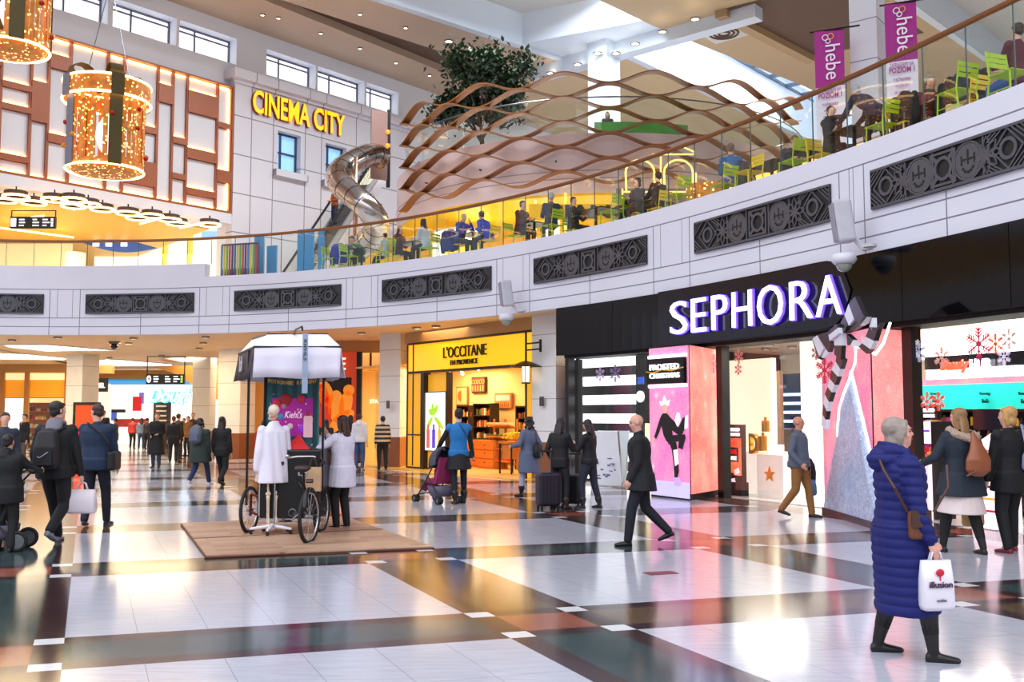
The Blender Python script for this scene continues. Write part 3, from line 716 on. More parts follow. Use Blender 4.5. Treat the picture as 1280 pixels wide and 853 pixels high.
pic(619,641,492,511,M_wood,mat('ochre_print',(214,140,60),.6,var=.3),'landscape picture with a pink sky in a brown frame in the yellow shop',extra=land)
# shelving units with products
prods=[]
PM=[mat('product_%d'%i,c,.35,var=.05) for i,c in enumerate(((236,220,180),(200,60,40),(240,180,60),(120,60,30),(250,245,230),(90,110,60),(210,120,50)))]
def shelfunit(root_loc,rz,W_,H_,n,dep,label,mfr,pgroup,seed,pw=.1,cols_=PM,legs=False,glow=False):
    r=empty('shelf_unit',root_loc,rz,label,'shelf'); rnd=random.Random(seed)
    for x in (-W_/2,W_/2): MB().box((x,dep/2,H_/2),(.04,dep,H_)).build('side_panel',mfr,r)
    MB().box((0,dep,H_/2),(W_,.02,H_)).build('back_panel',mfr,r)
    rot=Matrix.Rotation(rz,3,'Z')
    for k in range(n):
        z=.12+(H_-.15)*k/(n-1) if n>1 else H_
        MB().box((0,dep/2,z),(W_,dep,.03)).build('shelf',mfr,r)
        if k==n-1: break
        x=-W_/2+.06
        while x<W_/2-pw*.6:
            h_=rnd.uniform(.45,.8)*min(.3,(H_-.15)/(n-1)); w2_=rnd.uniform(.6,1)*pw
            mb=MB(); 
            if rnd.random()<.5: mb.box((0,0,h_/2),(w2_,w2_,h_))
            else: mb.lathe([(w2_*.45,0),(w2_*.45,h_*.7),(w2_*.2,h_*.8),(w2_*.2,h_)],n=8)
            p=Vector(root_loc)+rot@Vector((x+w2_/2,dep*.35,z+.015)); o=mb.build('product_box' if len(mb.v)==8 else 'bottle',rnd.choice(cols_),loc=p); o.rotation_euler=(0,0,rz)
            tag(o,pgroup[0],'product',pgroup[1]); x+=w2_+rnd.uniform(.01,.04)
    return r
def lpos(px,y): return lworld(lx(px,y),y,0.02)
shelfunit(lpos(602,2.6),la,.95,2.0,6,.35,'tall dark shelf unit packed with jars in the middle of the yellow shop',M_dkb,('small cosmetics on the tall dark shelf unit inside the yellow shop','cosmetics on the tall dark shelf'),1)
shelfunit(lpos(578,2.9),la,.7,1.95,6,.3,'narrower dark shelf unit at the left in the yellow shop',M_dkb,('small cosmetics on the narrower left shelf unit inside the yellow shop','cosmetics on the left shelf'),2)
shelfunit(lpos(652,2.2),la,.6,1.9,6,.3,'dark shelf unit at the right end of the yellow shop',M_dkb,('small cosmetics on the right end shelf unit inside the yellow shop','cosmetics on the right shelf'),3)
M_owood=mat('orange_wood',(206,122,48),.45,var=.2,scale=12)
ch=empty('drawer_chest',lpos(609,1.7),la,'orange wooden chest of three drawers below the dark shelf unit','drawer chest')
MB().box((0,.2,.42),(.9,.5,.84)).build('body',M_owood,ch)
for k in range(3):
    d=MB().box((0,-.07,.17+.26*k),(.84,.03,.23)).build('drawer',M_owood,ch); MB().ball((0,-.1,.19+.26*k),.02).build('knob',M_dkb,d)
ch2=copy_tree(ch,None,lpos(596,2.0),la,'orange wooden drawer chest partly hidden behind the woman in blue and black')
for px,lab in ((620,'wooden ladder shelf with slanted trays, left of the two in the yellow shop'),(634,'wooden ladder shelf with slanted trays, right of the two in the yellow shop')):
    r=empty('ladder_shelf',lpos(px,1.9),la,lab,'shelf')
    for x in(-.3,.3): MB().box((x,.15,.75),(.045,.045,1.5)).build('post',M_owood,r)
    for k in range(4):
        t=MB().box((0,0,.2+.36*k),(.6,.4,.03),M=Matrix.Rotation(-.25,4,'X')).build('tray',M_owood,r)
        MB().box((0,-.05,.27+.36*k),(.5,.25,.09)).build('packets',PM[(k*2+1)%7],t)
r=empty('display_table',lpos(640,.7),la,'small wooden display table with yellow flowers at the yellow shop entrance','table')
MB().box((0,0,.86),(.6,.5,.05)).build('tabletop',M_owood,r); MB().box((0,.05,.62),(.56,.4,.42)).build('drawer_box',M_owood,r)
for x in(-.27,.27):
    for y in(-.22,.22): MB().box((x,y,.43),(.035,.035,.86)).build('leg',M_dkb,r)
mb=MB(); rnd=random.Random(5)
for k in range(60): mb.ball((rnd.gauss(0,.13),rnd.gauss(0,.1),.97+rnd.random()*.16),.035,6)
o=mb.build('yellow_flowers',mat('flower_yellow',(250,205,10),.6),loc=lpos(640,.7)); tag(o,'bunch of bright yellow flowers on the small display table','flowers',kind='stuff')
# lantern and bracket
p=PY(657.5,500,25.5); r=empty('wall_lantern',(p.x,p.y,0),la,'black wall lantern with a wide shade on a bracket beside the yellow sign','lantern')
zz=lambda py: PY(657,py,25.5).z
MB().tube([(0,0,0),(0,0,zz(416))],.028,8).build('pole',M_dkb,r)
mb=MB()
for py in (430,438): mb.box((.3,0,zz(py)),(.6,.04,.04))
mb.box((.6,0,zz(434.)),(.045,.05,.32)); mb.build('bracket',M_dkb,r)
MB().lathe([(.02,.12),(.14,.09),(.4,-.02),(.42,-.05),(.14,-.03)],(0,0,zz(457)),18).build('shade',M_dkb,r)
MB().lathe([(.09,0),(.1,.4),(.1,.42)],(0,0,zz(478)),14).build('glass',E_('lantern_glow',(255,236,190),2.2),r)
mb=MB(); 
for k in range(4): mb.box((.1*math.cos(k*PI/2+.7),.1*math.sin(k*PI/2+.7),zz(478)+.2),(.015,.015,.42))
mb.lathe([(.11,-.04),(.11,0)],(0,0,zz(478)),14); mb.build('cage',M_dkb,r)
# ---- orange store behind the cart --------------------------------------
def box_Y(name,px0,px1,py0,py1,Y,th,m,label=None,cat=None,parent=None,group=None):
    a=PY(px0,py0,Y); b_=PY(px1,py1,Y); z0=max(b_.z,.0); c=Vector(((a.x+b_.x)/2,Y,z0))
    mb=MB().box((0,th/2,(a.z-z0)/2),(b_.x-a.x,th,a.z-z0))
    if parent: o=mb.build(name,m,parent); o.location=c-parent.location
    else: o=mb.build(name,m,loc=c); tag(o,label,cat,group)
    return o
sf=empty('orange_shop_front',(PY(437,500,34).x,34,0),0,'red and orange shop front with a painted mural behind the cart','shop front')
M_redo=mat('red_orange_lacquer',(214,70,24),.3,emit=.25,var=.05)
box_Y('frame_right',440,446,440,590,34,.3,M_redo,parent=sf); box_Y('sign_band',385,440,440,472,34,.25,M_redo,parent=sf); box_Y('black_post',446,450,440,590,33.95,.3,M_blackm,parent=sf)
box_Y('mural_ground',385,440,472,590,34.1,.1,mat('mural_black',(30,14,10),.5),parent=sf)
fit_text('letter_E','E',.24,.4,E_('white_letter',(255,250,240),1.2),sf,(PY(428,455,34).x-sf.location.x,-.05,PY(428,455,34).z))
M_mo=mat('mural_orange',(244,150,40),.5,emit=.35,var=.15,scale=2); M_mr=mat('mural_red',(220,50,16),.5,emit=.25,var=.1)
def blob(px,py,rx,rz,a,m,nm):
    mb=MB(); pts=[]; c=PY(px,py,33.98); f_=34/F
    for k in range(20):
        t=2*PI*k/20; x,z=rx*f_*math.cos(t),rz*f_*math.sin(t); pts.append((c.x+math.cos(a)*x-math.sin(a)*z-sf.location.x,c.y-sf.location.y,c.z+math.sin(a)*x+math.cos(a)*z))
    mb.slab(pts,(0,.06,0)); return mb.build(nm,m,sf)
blob(404,510,10,30,.1,M_mr,'mural_red_shape')
for px,py,rx,rz,a in ((406,492,10,17,.3),(420,508,10,20,0),(432,506,8,18,-.2),(428,524,17,8,.6),(436,488,7,7,0),(414,536,16,6,.4),(398,480,8,9,0)): blob(px,py,rx,rz,a,M_mo,'mural_petal')
# glass shop right of it
gs=empty('glass_shop_front',(PY(461,500,35).x,35,0),0,'dim glass shop front with warm lights between the orange shop and the white pillar','shop front')
box_Y('bulkhead',440,476,428,440,34.8,.3,M_bulk,parent=gs); box_Y('back_wall',448,478,438,590,37,.1,mat('amber_wall',(150,100,55),.5,var=.4,scale=1.2),parent=gs); box_Y('glazing',450,474,441,590,35,.03,M_shopglass,parent=gs)
box_Y('counter_glow',455,472,516,545,36.8,.1,E_('amber_glow',(240,160,70),.7,.5,3),parent=gs); box_Y('mullion',462,463,441,590,34.95,.06,M_dkb,parent=gs)
fit_text('window_letters','COSTA',.55,.13,E_('letter_reflection',(255,240,220),1.2),gs,(PY(463,502,34.9).x-gs.location.x,-.1,PY(463,502,34.9).z),bold=.02)  # glowing letters imitate lettering reflected in the shop glass
box_Y('wall_corridor',318,448,440,600,40,.2,mat('warm_wall',(226,168,98),.5,var=.05),None); bpy.data.objects['wall_corridor']['kind']='structure'
o=box_Y('bulk',385,500,418,441,34.2,.2,M_bulk); o.name='wall_bulkhead'; struct(o)
# ---- far left shops -----------------------------------------------------
YB=50.
o=box_Y('w',-120,140,455,467,YB,.3,M_bulk); o.name='wall_bulkhead'; struct(o)
o=box_Y('w',120,300,463,476,YB+4,.3,M_bulk); o.name='wall_bulkhead'; struct(o)
o=box_Y('w',-140,400,420,600,YB+11,.3,mat('warm_wall',(226,168,98),.5)); o.name='wall_far'; struct(o)
s1_=empty('amber_shop_front',(PY(30,500,YB).x,YB,0),0,'glazed shop front with an amber glass band and white panels at the far left','shop front')
box_Y('header',-60,85,466,475,YB,.2,E_('warm_header',(255,225,170),.8),parent=s1_)
box_Y('amber_band',-60,82,475,497,YB+.1,.1,mat('amber_band',(236,150,30),.3,emit=.5,var=.25,scale=.7),parent=s1_)
for px in (1,32,82): box_Y('mullion',px-1.2,px+1.2,466,560,YB-.1,.15,mat('ochre_frame',(190,130,60),.4),parent=s1_)
box_Y('white_display',-60,31,498,545,YB+1.5,.1,E_('display_white',(240,240,250),1.2),parent=s1_); box_Y('cream_display',33,82,498,560,YB+2.5,.1,E_('display_cream',(255,226,160),.9),parent=s1_)
box_Y('glass',-60,82,497,556,YB,.03,M_shopglass,parent=s1_)
shelfunit((PY(46,520,YB+1.6).x,YB+1.6,0),0,1.35,2.3,6,.3,'bright bookshelf unit with small boxes in the far left shop window',M_owood,('small colourful box on the shelf of the far left shop','boxes in the far left shop'),11,.16)
# CHANEL sign + perfume shop
r=empty('black_hanging_sign',(PY(124,480,YB+1).x,YB+1,0),0,'black illuminated shop sign reading CHANEL partly behind the left pillar','sign')
box_Y('board',101,133,473,490,YB+1,.2,M_blackm,parent=r); fit_text('letters','CHANEL',1.05,.26,E_('white_letter',(255,250,240),1.2),r,(PY(118,482,YB+.9).x-r.location.x,-.08,PY(118,482,YB+.9).z),bold=.02)
r=empty('perfume_shop_front',(PY(170,500,YB+4).x,YB+4,0),0,'bright white perfume shop with a blue top strip at the end of the hall','shop front')
box_Y('blue_strip',133,300,474,481,YB+4,.15,E_('sky_blue_strip',(70,160,230),.8),parent=r); box_Y('back_wall',120,300,480,560,YB+8,.1,E_('shop_white',(255,246,236),1.05,.03),parent=r)
box_Y('side_wall',126,136,480,558,YB+4,.2,E_('shop_white2',(245,236,226),.8),parent=r)
box_Y('red_poster',166,176,496,514,YB+5,.1,E_('red_poster',(200,30,40),.7),parent=r); box_Y('blue_poster',174,179,491,505,YB+5.2,.1,E_('blue_poster',(120,110,200),.7),parent=r)
box_Y('screen',133,156,512,516,YB+5,.1,M_blackm,parent=r); box_Y('picture',136,145,516,526,YB+5,.1,E_('blue_pic',(60,90,190),.6),parent=r); box_Y('red_display',143,182,524,534,YB+5.5,.5,mat('red_boxes',(214,60,56),.5,var=.5,scale=6),parent=r)
r=empty('dark_info_totem',(PY(205,520,YB+1).x,YB+1,0),0,'tall dark notice board with light lines below the cyan script sign','notice board')
box_Y('board',192,211,497,562,YB+1,.2,mat('dark_brown_board',(56,34,28),.5),parent=r)
for k in range(5): box_Y('line',195,208,501+k*6,503+k*6,YB+.9,.05,mat('line_beige',(200,180,160),.5),parent=r)
r=empty('cyan_script_sign',(PY(214,497,YB).x,YB,0),0,'glowing cyan and white script lettering Douglas at the back of the hall','sign')
pz=PY(214,497,YB).z; W_=PY(250,497,YB).x-PY(184,497,YB).x
fit_text('script_glow','Douglas',W_,.95,E_('cyan_glow',(60,200,240),2.2,0),r,(.2,.06,pz),bold=.09,shear=.35,ext=.03)
fit_text('script','Douglas',W_,.9,E_('script_white',(235,255,255),2.,0),r,(.2,-.02,pz),bold=.015,shear=.35)
# slanted underside of stairs
mb=MB(); a=PY(240,470,46.); pts=[PY(183,458,46),PY(246,457,46),PY(300,500,46),PY(300,512,46),PY(243,480,46),PY(183,470,46)]
mb.slab([PY(190,458,46),PY(300,456,46),PY(300,518,46),PY(236,478,46),PY(215,466,46)],(0,2.5,0)); o=mb.build('stair_underside',mat('ochre_soffit',(214,150,70),.5,var=.05)); tag(o,'slanted ochre underside of a staircase at the back of the hall','staircase')
# digital totem red
r=empty('digital_screen_totem',(PY(110,540,40.5).x,40.5,0),0,'upright advertising screen glowing red behind the man in the blue jacket','screen')
box_Y('housing',91.5,121,503,575,40.5,.25,M_blackm,parent=r); box_Y('screen',95,117,507,561,40.4,.1,mat('red_screen',(226,60,20),.4,emit=.9,var=.3,scale=1),parent=r)
# hanging direction signs
M_hang=mat('sign_black',(16,14,18),.4); M_wtxt=E_('sign_text_white',(235,240,255),1.1,0)
def hsign(px0,px1,pyt,pyb,ptop,Y,num,label,green=False):
    c=PY((px0+px1)/2,pyb,Y); r=empty('hanging_direction_sign',c,0,label,'sign'); f_=Y/F; w=(px1-px0)*f_; h_=(pyb-pyt)*f_; t=(pyb-ptop)*f_
    MB().box((0,0,h_/2),(w,.12,h_)).build('board',M_hang,r)
    for x in(-w/2+.02,w/2-.02): MB().box((x,0,t/2),(.035,.035,t)).build('post',M_hang,r)
    MB().box((0,0,t),(w,.035,.035)).build('top_bar',M_hang,r)
    fit_text('number',num,.11*w,.7*h_,M_wtxt,r,(-w*.42,-.07,h_/2),bold=.02)
    rn=random.Random(3)
    for cidx,x in enumerate((-.24,.06,.28)):
        for k in range(3):
            l_=w*rn.uniform(.09,.17); MB().box((w*x-.06*w+l_/2,-.068,h_*(.25+.25*k)),(l_,.01,h_*.1)).build('text_line',M_wtxt,r)
    for k in range(3): MB().box((w*.43,-.068,h_*(.25+.25*k)),(w*.05,.01,h_*.18)).build('arrow_icon',E_('icon_green',(150,210,90),.9) if green else M_wtxt,r)
hsign(183,231,468,480.5,446,36,'0','black hanging direction sign with the number 0 on the lower level',True)
hsign(13,70,271,286,263,37,'1','black hanging direction sign with the number 1 on the upper level at the left')
# ceiling light coves (lit skylight strips)
M_cove=E_('cove_light',(255,240,205),5.,0)
def cove(pts,label):
    ps_=[PZ(px,py,4.19) for px,py in pts]; o=sum(ps_,Vector())/len(ps_); r=empty('ceiling_light_strip',o,0,label,'lamp','lit ceiling strips')
    mb=MB(); mb.slab([p-o for p in ps_],(0,0,-.01)); mb.build('diffuser',M_cove,r)
    mb=MB(); mb.tube([p-o for p in ps_],.05,6,close=True); mb.build('rim',M_white,r)
cove([(2,430.5),(60,430.5),(145,437.5),(60,438.5),(10,433)],'long glowing ceiling strip nearest the balcony at the left')
cove([(118,450),(150,449.5),(215,455),(215,457),(120,457)],'glowing ceiling strip farther back beyond the first one')
cove([(-30,442),(30,442),(85,447.5),(80,449.5),(-30,448)],'glowing ceiling strip at the far left edge behind the pillar')
cove([(205,447),(272,446.5),(270,452),(228,452)],'glowing ceiling strip beside the hanging sign with the number 0')
proto=None
for px,py in ((15,424.5),(72,421),(167,422),(161,428.5),(257,420.5),(254,428),(249,435),(202,444),(452,415.5),(412,424),(521,409),(545,407),(137,447)):
    p=PZ(px,py,4.2)
    if proto is None: proto=downlight(p,.1,'small round downlight in the warm lower ceiling','lower ceiling downlights')
    else: copy_tree(proto,None,p)
# CCTV dome under left soffit
r=empty('dome_camera',PZ(143,427,4.2),0,'dark dome camera under the warm lower ceiling at the left','camera'); MB().lathe([(.2,0),(.2,-.08),(.12,-.1)],n=14).build('mount',M_steel,r); MB().ball((0,0,-.15),.13).build('dome',M_black,r)
# ================================================================ BLACK SHOP (right)
sR=SL-.05; s695=S_at(695,3.6,-.06)
M_fas=mat('black_gloss_fascia',(10,10,14),.08,var=0,spec=.35)
fas=empty('black_shop_fascia',(0,0,0),0,'glossy black curved shop fascia hanging under the white balcony on the right','shop fascia')
ns=9; 
for k in range(ns):
    a,b_=s695+(sR-s695)*k/ns+.006,s695+(sR-s695)*(k+1)/ns-.006
    curve_wall('fascia_panel',a,b_,3.05,4.19,-.06,.2,M_fas,fas,n=6)
curve_wall('soffit',s695,sR,3.0,3.05,.2,.9,M_blackm,fas)
# illuminated letters
sg=empty('illuminated_letters',(0,0,0),0,'big white glowing letters SEPHORA on a navy oval panel of the black fascia','sign')
m_nav=mat('navy_panel',(8,10,28),.15,var=0)
sa,sb=S_at(822,3.6,-.1),S_at(1062,3.6,-.1)
mb=MB(); vs=[]; n=30
for i in range(n+1):
    t=i/n; s=sa+(sb-sa)*t; e=min(1,math.sqrt(max(0,1-max(0,(t-.88)/.12)**2))) ; hh=.55*e+.02
    for z in (3.64-hh,3.64+hh): vs+=[C(s,-.065,z),C(s,-.085,z)]
fs=[]
for i in range(n):
    a=i*4; b_=a+4; fs+=[(a+1,b_+1,b_+3,a+3),(a,a+2,b_+2,b_),(a,b_,b_+1,a+1),(a+2,a+3,b_+3,b_+2)]
mb.add(vs,fs); mb.build('oval_panel',m_nav,sg)
M_let=mat('letter_white_glow',(255,250,255),.4,emit=2.4,var=0); M_halo=mat('letter_violet_edge',(90,60,220),.4,emit=1.6,var=0,ecol=(110,80,255))
for ch_,pc_,pw,h0,h1 in (('S',848,21,3.27,3.93),('E',873,18,3.27,3.93),('P',899,19,3.27,3.93),('H',927,24,3.27,3.93),('O',962,31,3.24,3.95),('R',1001,28,3.27,3.93),('A',1035,31,3.27,3.93)):
    s=S_at(pc_,3.6,-.2); a=CT(s); s0,s1=S_at(pc_-pw/2,3.6,-.2),S_at(pc_+pw/2,3.6,-.2); w_=(s1-s0)
    o=fit_text('letter',ch_,w_,h1-h0,M_let,sg,C(s,-.2,(h0+h1)/2),(PI/2,0,a),ext=.012,bold=-.006)
    o=fit_text('letter_edge',ch_,w_+.03,h1-h0+.03,M_halo,sg,C(s,-.15,(h0+h1)/2),(PI/2,0,a),ext=.02,bold=0.)
# posts and glass
OF=.55
M_post=mat('black_post',(14,12,14),.3,var=.05)
for px,w_,lab in ((712.5,.12,'slim black post at the left end of the striped shop window'),(904,.17,'black post between the pink lightbox and the bright cream shop interior'),(1141,.2,'black post between the pink lightbox with the bow and the right shop opening')):
    s=S_at(px,2,OF-.05); p=C(s,OF-.05,0); o=MB().box((0,0,1.52),(w_,.2,3.04)).build('shop_post',M_post,loc=p); o.rotation_euler=(0,0,CT(s)); tag(o,lab,'post')
for k,(a,b_) in enumerate(((716,812),(908,1031))):
    sa,sb=S_at(a,2,OF),S_at(b_,2,OF); g=curve_wall('window_%d'%(20+k),sa,sb,.05,3.03,OF,OF+.012,M_shopglass); struct(g)
# interior shell
M_sfl=mat('shop_floor_pale',(236,226,220),.12,var=.03); sp0=S_at(716,2,OF+.1)
struct(curve_wall('floor_black_shop',sp0,sR,0,.012,OF+.05,12,M_sfl,n=40))
struct(curve_wall('wall_shop_rear',sp0-1.2,sR,0,3.5,9,9.2,mat('shop_cream_wall',(250,236,220),.6,var=.03),n=40))
struct(curve_wall('ceiling_black_shop',sp0,sR,3.42,3.5,.95,12,mat('shop_ceiling',(196,172,150),.5,var=.05),n=40))
o=curve_wall('wall_shop_side',sp0-.1,sp0,0,3.5,OF+.3,9,M_blackm,n=2); struct(o)
for px,off,pw in ((760,3.5,150),(880,4.,130),(960,3,160),(1090,3,160),(1200,2.5,180),(1275,3.5,160)):
    p=CP(px,off); area('shop_ceiling_lamp',(p.x,p.y,3.38),1.6,pw,(1,.93,.86))
# A: striped window display
st=empty('striped_display_wall',CP(716,OF+.25,0),CT(S_at(755,2,.8)),'black display wall with glowing white horizontal stripes behind the shop window','display wall')
panel('plum_back',717,792,OF+1.2,447,598,.08,mat('plum_panel',(70,26,48),.3,emit=.12,var=.2,scale=2),parent=st,z=(.02,2.98))
for a,b_ in ((716,727),(757,760),(790,796)): panel('black_upright',a,b_,OF+1.0 if a!=716 else OF+.3,447,600,.1,M_blackm,parent=st,z=(.02,3.0))
M_bar2=mat('stripe_light',(255,252,255),.5,emit=1.9,var=0)
for k,(x0,y0,y1) in enumerate(((716,446,461),(722,472,483.5),(717,495,506.5),(724,517.5,529),(716,540,551.5),(722,563,574),(717,585.5,597))):
    panel('light_stripe',x0+.5,792,OF+.35,y0,y1,.08,M_bar2,parent=st)
# B: black column with badge
bc=panel('black_panel_column',795,806,OF+.2,447,530,.25,M_black,'black glossy panel with a round badge between the striped wall and the pink lightbox','panel',z=(1.45,2.98))
p=CP(801,OF+.15,PY(801,496,CP(801,OF+.15).y).z); o=MB().lathe([(.13,0),(.13,.03)],n=24,M=Matrix.Rotation(PI/2,4,'X')).build('badge',E_('badge_white',(255,240,246),1.2),loc=p); o.rotation_euler=(0,0,CT(S_at(800,2,.7))); tag(o,'round white badge on the black glossy panel column','badge')
p=CP(801,OF+.14,PY(801,476,CP(801,OF+.14).y).z); o=MB().box((0,0,0),(.2,.03,.16)).build('small_screen',mat('blue_red_screen',(40,90,200),.4,emit=.9,var=.6,scale=8)); o.location=p; o.rotation_euler=(0,0,CT(S_at(800,2,.7))); tag(o,'small blue and red screen above the round badge','screen')
panel('lit_wall_strip',806,814,OF+.5,455,600,.1,E_('cream_strip',(255,226,180),1.3),'narrow glowing cream wall strip left of the pink lightbox','panel',z=(.02,2.9))
# C + G : pink lightboxes
def pinkmat(name,c1,c2,e=1.):
    m,N,b,nt=newmat(name); tc=nt.nodes.new('ShaderNodeTexCoord'); nf=N.noise(tc.outputs['Object'],1.3,4)
    v=nt.nodes.new('ShaderNodeTexVoronoi'); v.inputs['Scale'].default_value=17; nt.links.new(tc.outputs['Object'],v.inputs['Vector']); sp_=N.m('LESS_THAN',v.outputs['Distance'],.13)
    v2=nt.nodes.new('ShaderNodeTexVoronoi'); v2.inputs['Scale'].default_value=2.6; nt.links.new(tc.outputs['Object'],v2.inputs['Vector']); gl=N.m('POWER',N.m('MAXIMUM',0.,N.m('SUBTRACT',1.,N.m('MULTIPLY',v2.outputs['Distance'],2.6))),3.)
    ns_=N.noise(tc.outputs['Object'],40,3); ct_=N.m('MULTIPLY',N.m('SUBTRACT',nf,.38),3.2)
    ctc=nt.nodes.new('ShaderNodeClamp'); nt.links.new(ct_,ctc.inputs[0])
    c=N.mix(ctc.outputs[0],rgb(c1),rgb(c2)); c=N.mix(N.m('MULTIPLY',gl,.7),c,rgb((255,225,215))); c=N.mix(N.m('MULTIPLY',sp_,.45),c,rgb((255,235,235))); c=N.mix(N.m('MULTIPLY',N.m('GREATER_THAN',ns_,.6),.25),c,rgb((255,220,215)))
    nt.links.new(c,b.inputs['Base Color']); nt.links.new(c,b.inputs['Emission Color']); b.inputs['Emission Strength'].default_value=e; b.inputs['Roughness'].default_value=.3; return m
M_pk1=pinkmat('pink_print_violet',(214,110,170),(240,140,170),.75); M_pk2=pinkmat('pink_print_coral',(240,110,100),(255,160,140),.85)
M_pk3=pinkmat('pink_print_mauve',(200,110,150),(236,140,150),.75); M_pk4=pinkmat('pink_print_rose',(250,130,130),(255,165,160),.85)
def lightbox(pts,z1,ml,mr,label):
    (xa,ya),(xb,yb),(xc,yc)=pts; o=Vector((xb,yb,0)); r=empty('pink_lightbox',o,0,label,'lightbox')
    A_=Vector((xa,ya,0))-o; C_=Vector((xc,yc,0))-o; back=(A_+C_).normalized()*-0
    nrm=Vector((.35,.93,0)); dd=[A_,Vector((0,0,0)),C_,C_+nrm*.6,A_+nrm*.6]
    MB().prism([(p.x,p.y) for p in dd],.0,z1-.02).build('body',M_blackm,r)
    def face(nm,P,Q,m):
        d=(Q-P).normalized(); n_=Vector((d.y,-d.x,0)); mb=MB(); a=P+d*.02+n_*.005; b_=Q-d*.0+n_*.005
        mb.slab([a+Vector((0,0,.12)),b_+Vector((0,0,.12)),b_+Vector((0,0,z1-.04)),a+Vector((0,0,z1-.04))],n_*.03); return mb.build(nm,m,r)
    face('left_face',A_,Vector((0,0,0)),ml); face('right_face',Vector((0,0,0)),C_,mr)
    return r,A_,C_
def floorpx(px,py): p=PZ(px,py,0); return (p.x,p.y)
lbx,A_,C_=lightbox([floorpx(814,620.5),floorpx(863.5,626),(CP(900,OF+.35).x,CP(900,OF+.35).y)],3.02,M_pk1,M_pk2,'pink sparkling corner lightbox with a leaping skater in black, left of the black post')
dL=(-A_).normalized(); nL=Vector((dL.y,-dL.x,0)); WL=A_.length; aL=math.atan2(dL.y,dL.x)
pA=lbx.location+A_
def fx(px): # metres along left face of the skater poster
    d=ray(px,500); d=Vector((d.x,d.y,0)); k=pA.dot(nL)/d.dot(nL); return (d*k-pA).dot(dL)
def fz(py,px=840): q=pA+dL*fx(px); return PY(px,py,q.y).z
bs=empty('black_square_sign',pA+nL*.05,aL,'black sign reading FROSTED CHRISTMAS in white on the pink skater lightbox','sign')
x0,x1=fx(815.5),fx(862); z0,z1=fz(480),fz(448)
MB().box(((x0+x1)/2,-.05,(z0+z1)/2),(x1-x0,.08,z1-z0)).build('board',M_black,bs)
M_tw=E_('sign_lettering_white',(255,250,250),1.3,0)
fit_text('letters','FROSTED',(x1-x0)*.78,(z1-z0)*.23,M_tw,bs,((x0+x1)/2,-.1,z0+(z1-z0)*.66),bold=.012); fit_text('letters','CHRISTMAS',(x1-x0)*.8,(z1-z0)*.2,M_tw,bs,((x0+x1)/2,-.1,z0+(z1-z0)*.32),bold=.012)
mb=MB(); mb.tube([(x0,-.095,z0+(z1-z0)*.5),(x0+.2,-.095,z0+(z1-z0)*.44),(x0+.5,-.095,z0+(z1-z0)*.55),(x0+.8,-.095,z0+(z1-z0)*.5),(x1,-.095,z0+(z1-z0)*.6)],.012,6); mb.build('gold_ribbon',mat('gold_line',(220,160,60),.3,.6,emit=.3),bs)
MB().box(((x0+x1)/2,-.03,z0-.04),(x1-x0+.02,.04,.06)).build('light_edge',M_bar2,bs); MB().box(((x0+x1)/2,-.03,z1+.04),(x1-x0+.02,.04,.06)).build('light_edge',M_bar2,bs)
# skater figure (flat print)
M_sk=mat('print_black',(22,16,22),.5); M_skin2=mat('print_skin',(232,178,160),.5,emit=.4); M_pw=mat('print_white',(240,236,250),.5,emit=.7)
fig=empty('skater_print',pA+nL*.06,aL,'printed figure of a skater in black suit and white crown on the pink lightbox','poster figure')
def fpoly(nm,pts,m,d=.0):
    mb=MB(); mb.slab([(fx(px),-d,fz(py,px)) for px,py in pts],(0,.012,0)); return mb.build(nm,m,fig)
fpoly('jacket',[(831,517),(836,517),(840,522),(846,528),(851,536),(856,541),(852,545),(846,541),(842,538),(843,546),(847,551),(836,553),(832,545),(829,532),(825,543),(822,549),(820,547),(824,534),(828,522)],M_sk)
fpoly('trouser_raised',[(836,545),(846,544),(858,543),(859,547),(855,562),(850,560),(851,552),(842,553),(838,556)],M_sk,.003)
fpoly('trouser_standing',[(838,550),(847,553),(849,565),(850,590),(848,598),(845,597),(844,580),(842,563)],M_sk,.002)
fpoly('sleeve_raised',[(850,536),(856,523),(859,521),(858,537),(853,544)],M_sk,.003)
fpoly('sheet',[(857,523),(862,519),(862,535),(857,537)],M_pw); fpoly('glove',[(846,526),(849,516),(852,517),(853,526),(849,534)],M_pw)
fpoly('face',[(831,507),(834,505),(837,507),(836.5,514),(834,517),(831.5,514)],M_skin2); fpoly('crown',[(829,508),(827,502),(831,503),(833,495),(836,502),(840,500),(838,508),(834,505)],M_pw,.002)
fpoly('hand',[(819,546),(822,548),(819,553),(817,552)],M_skin2); fpoly('knee_fabric',[(844,563),(849,562),(850,580),(846,583)],M_pw,.004); fpoly('skate',[(844,597),(850,597),(854,605),(851,608),(845,607)],mat('print_lilac',(190,160,220),.5,emit=.6),.003)
fpoly('ice',[(815,600),(863,604),(863,624),(815,618)],mat('print_ice',(190,180,225),.4,emit=.7),-.005)
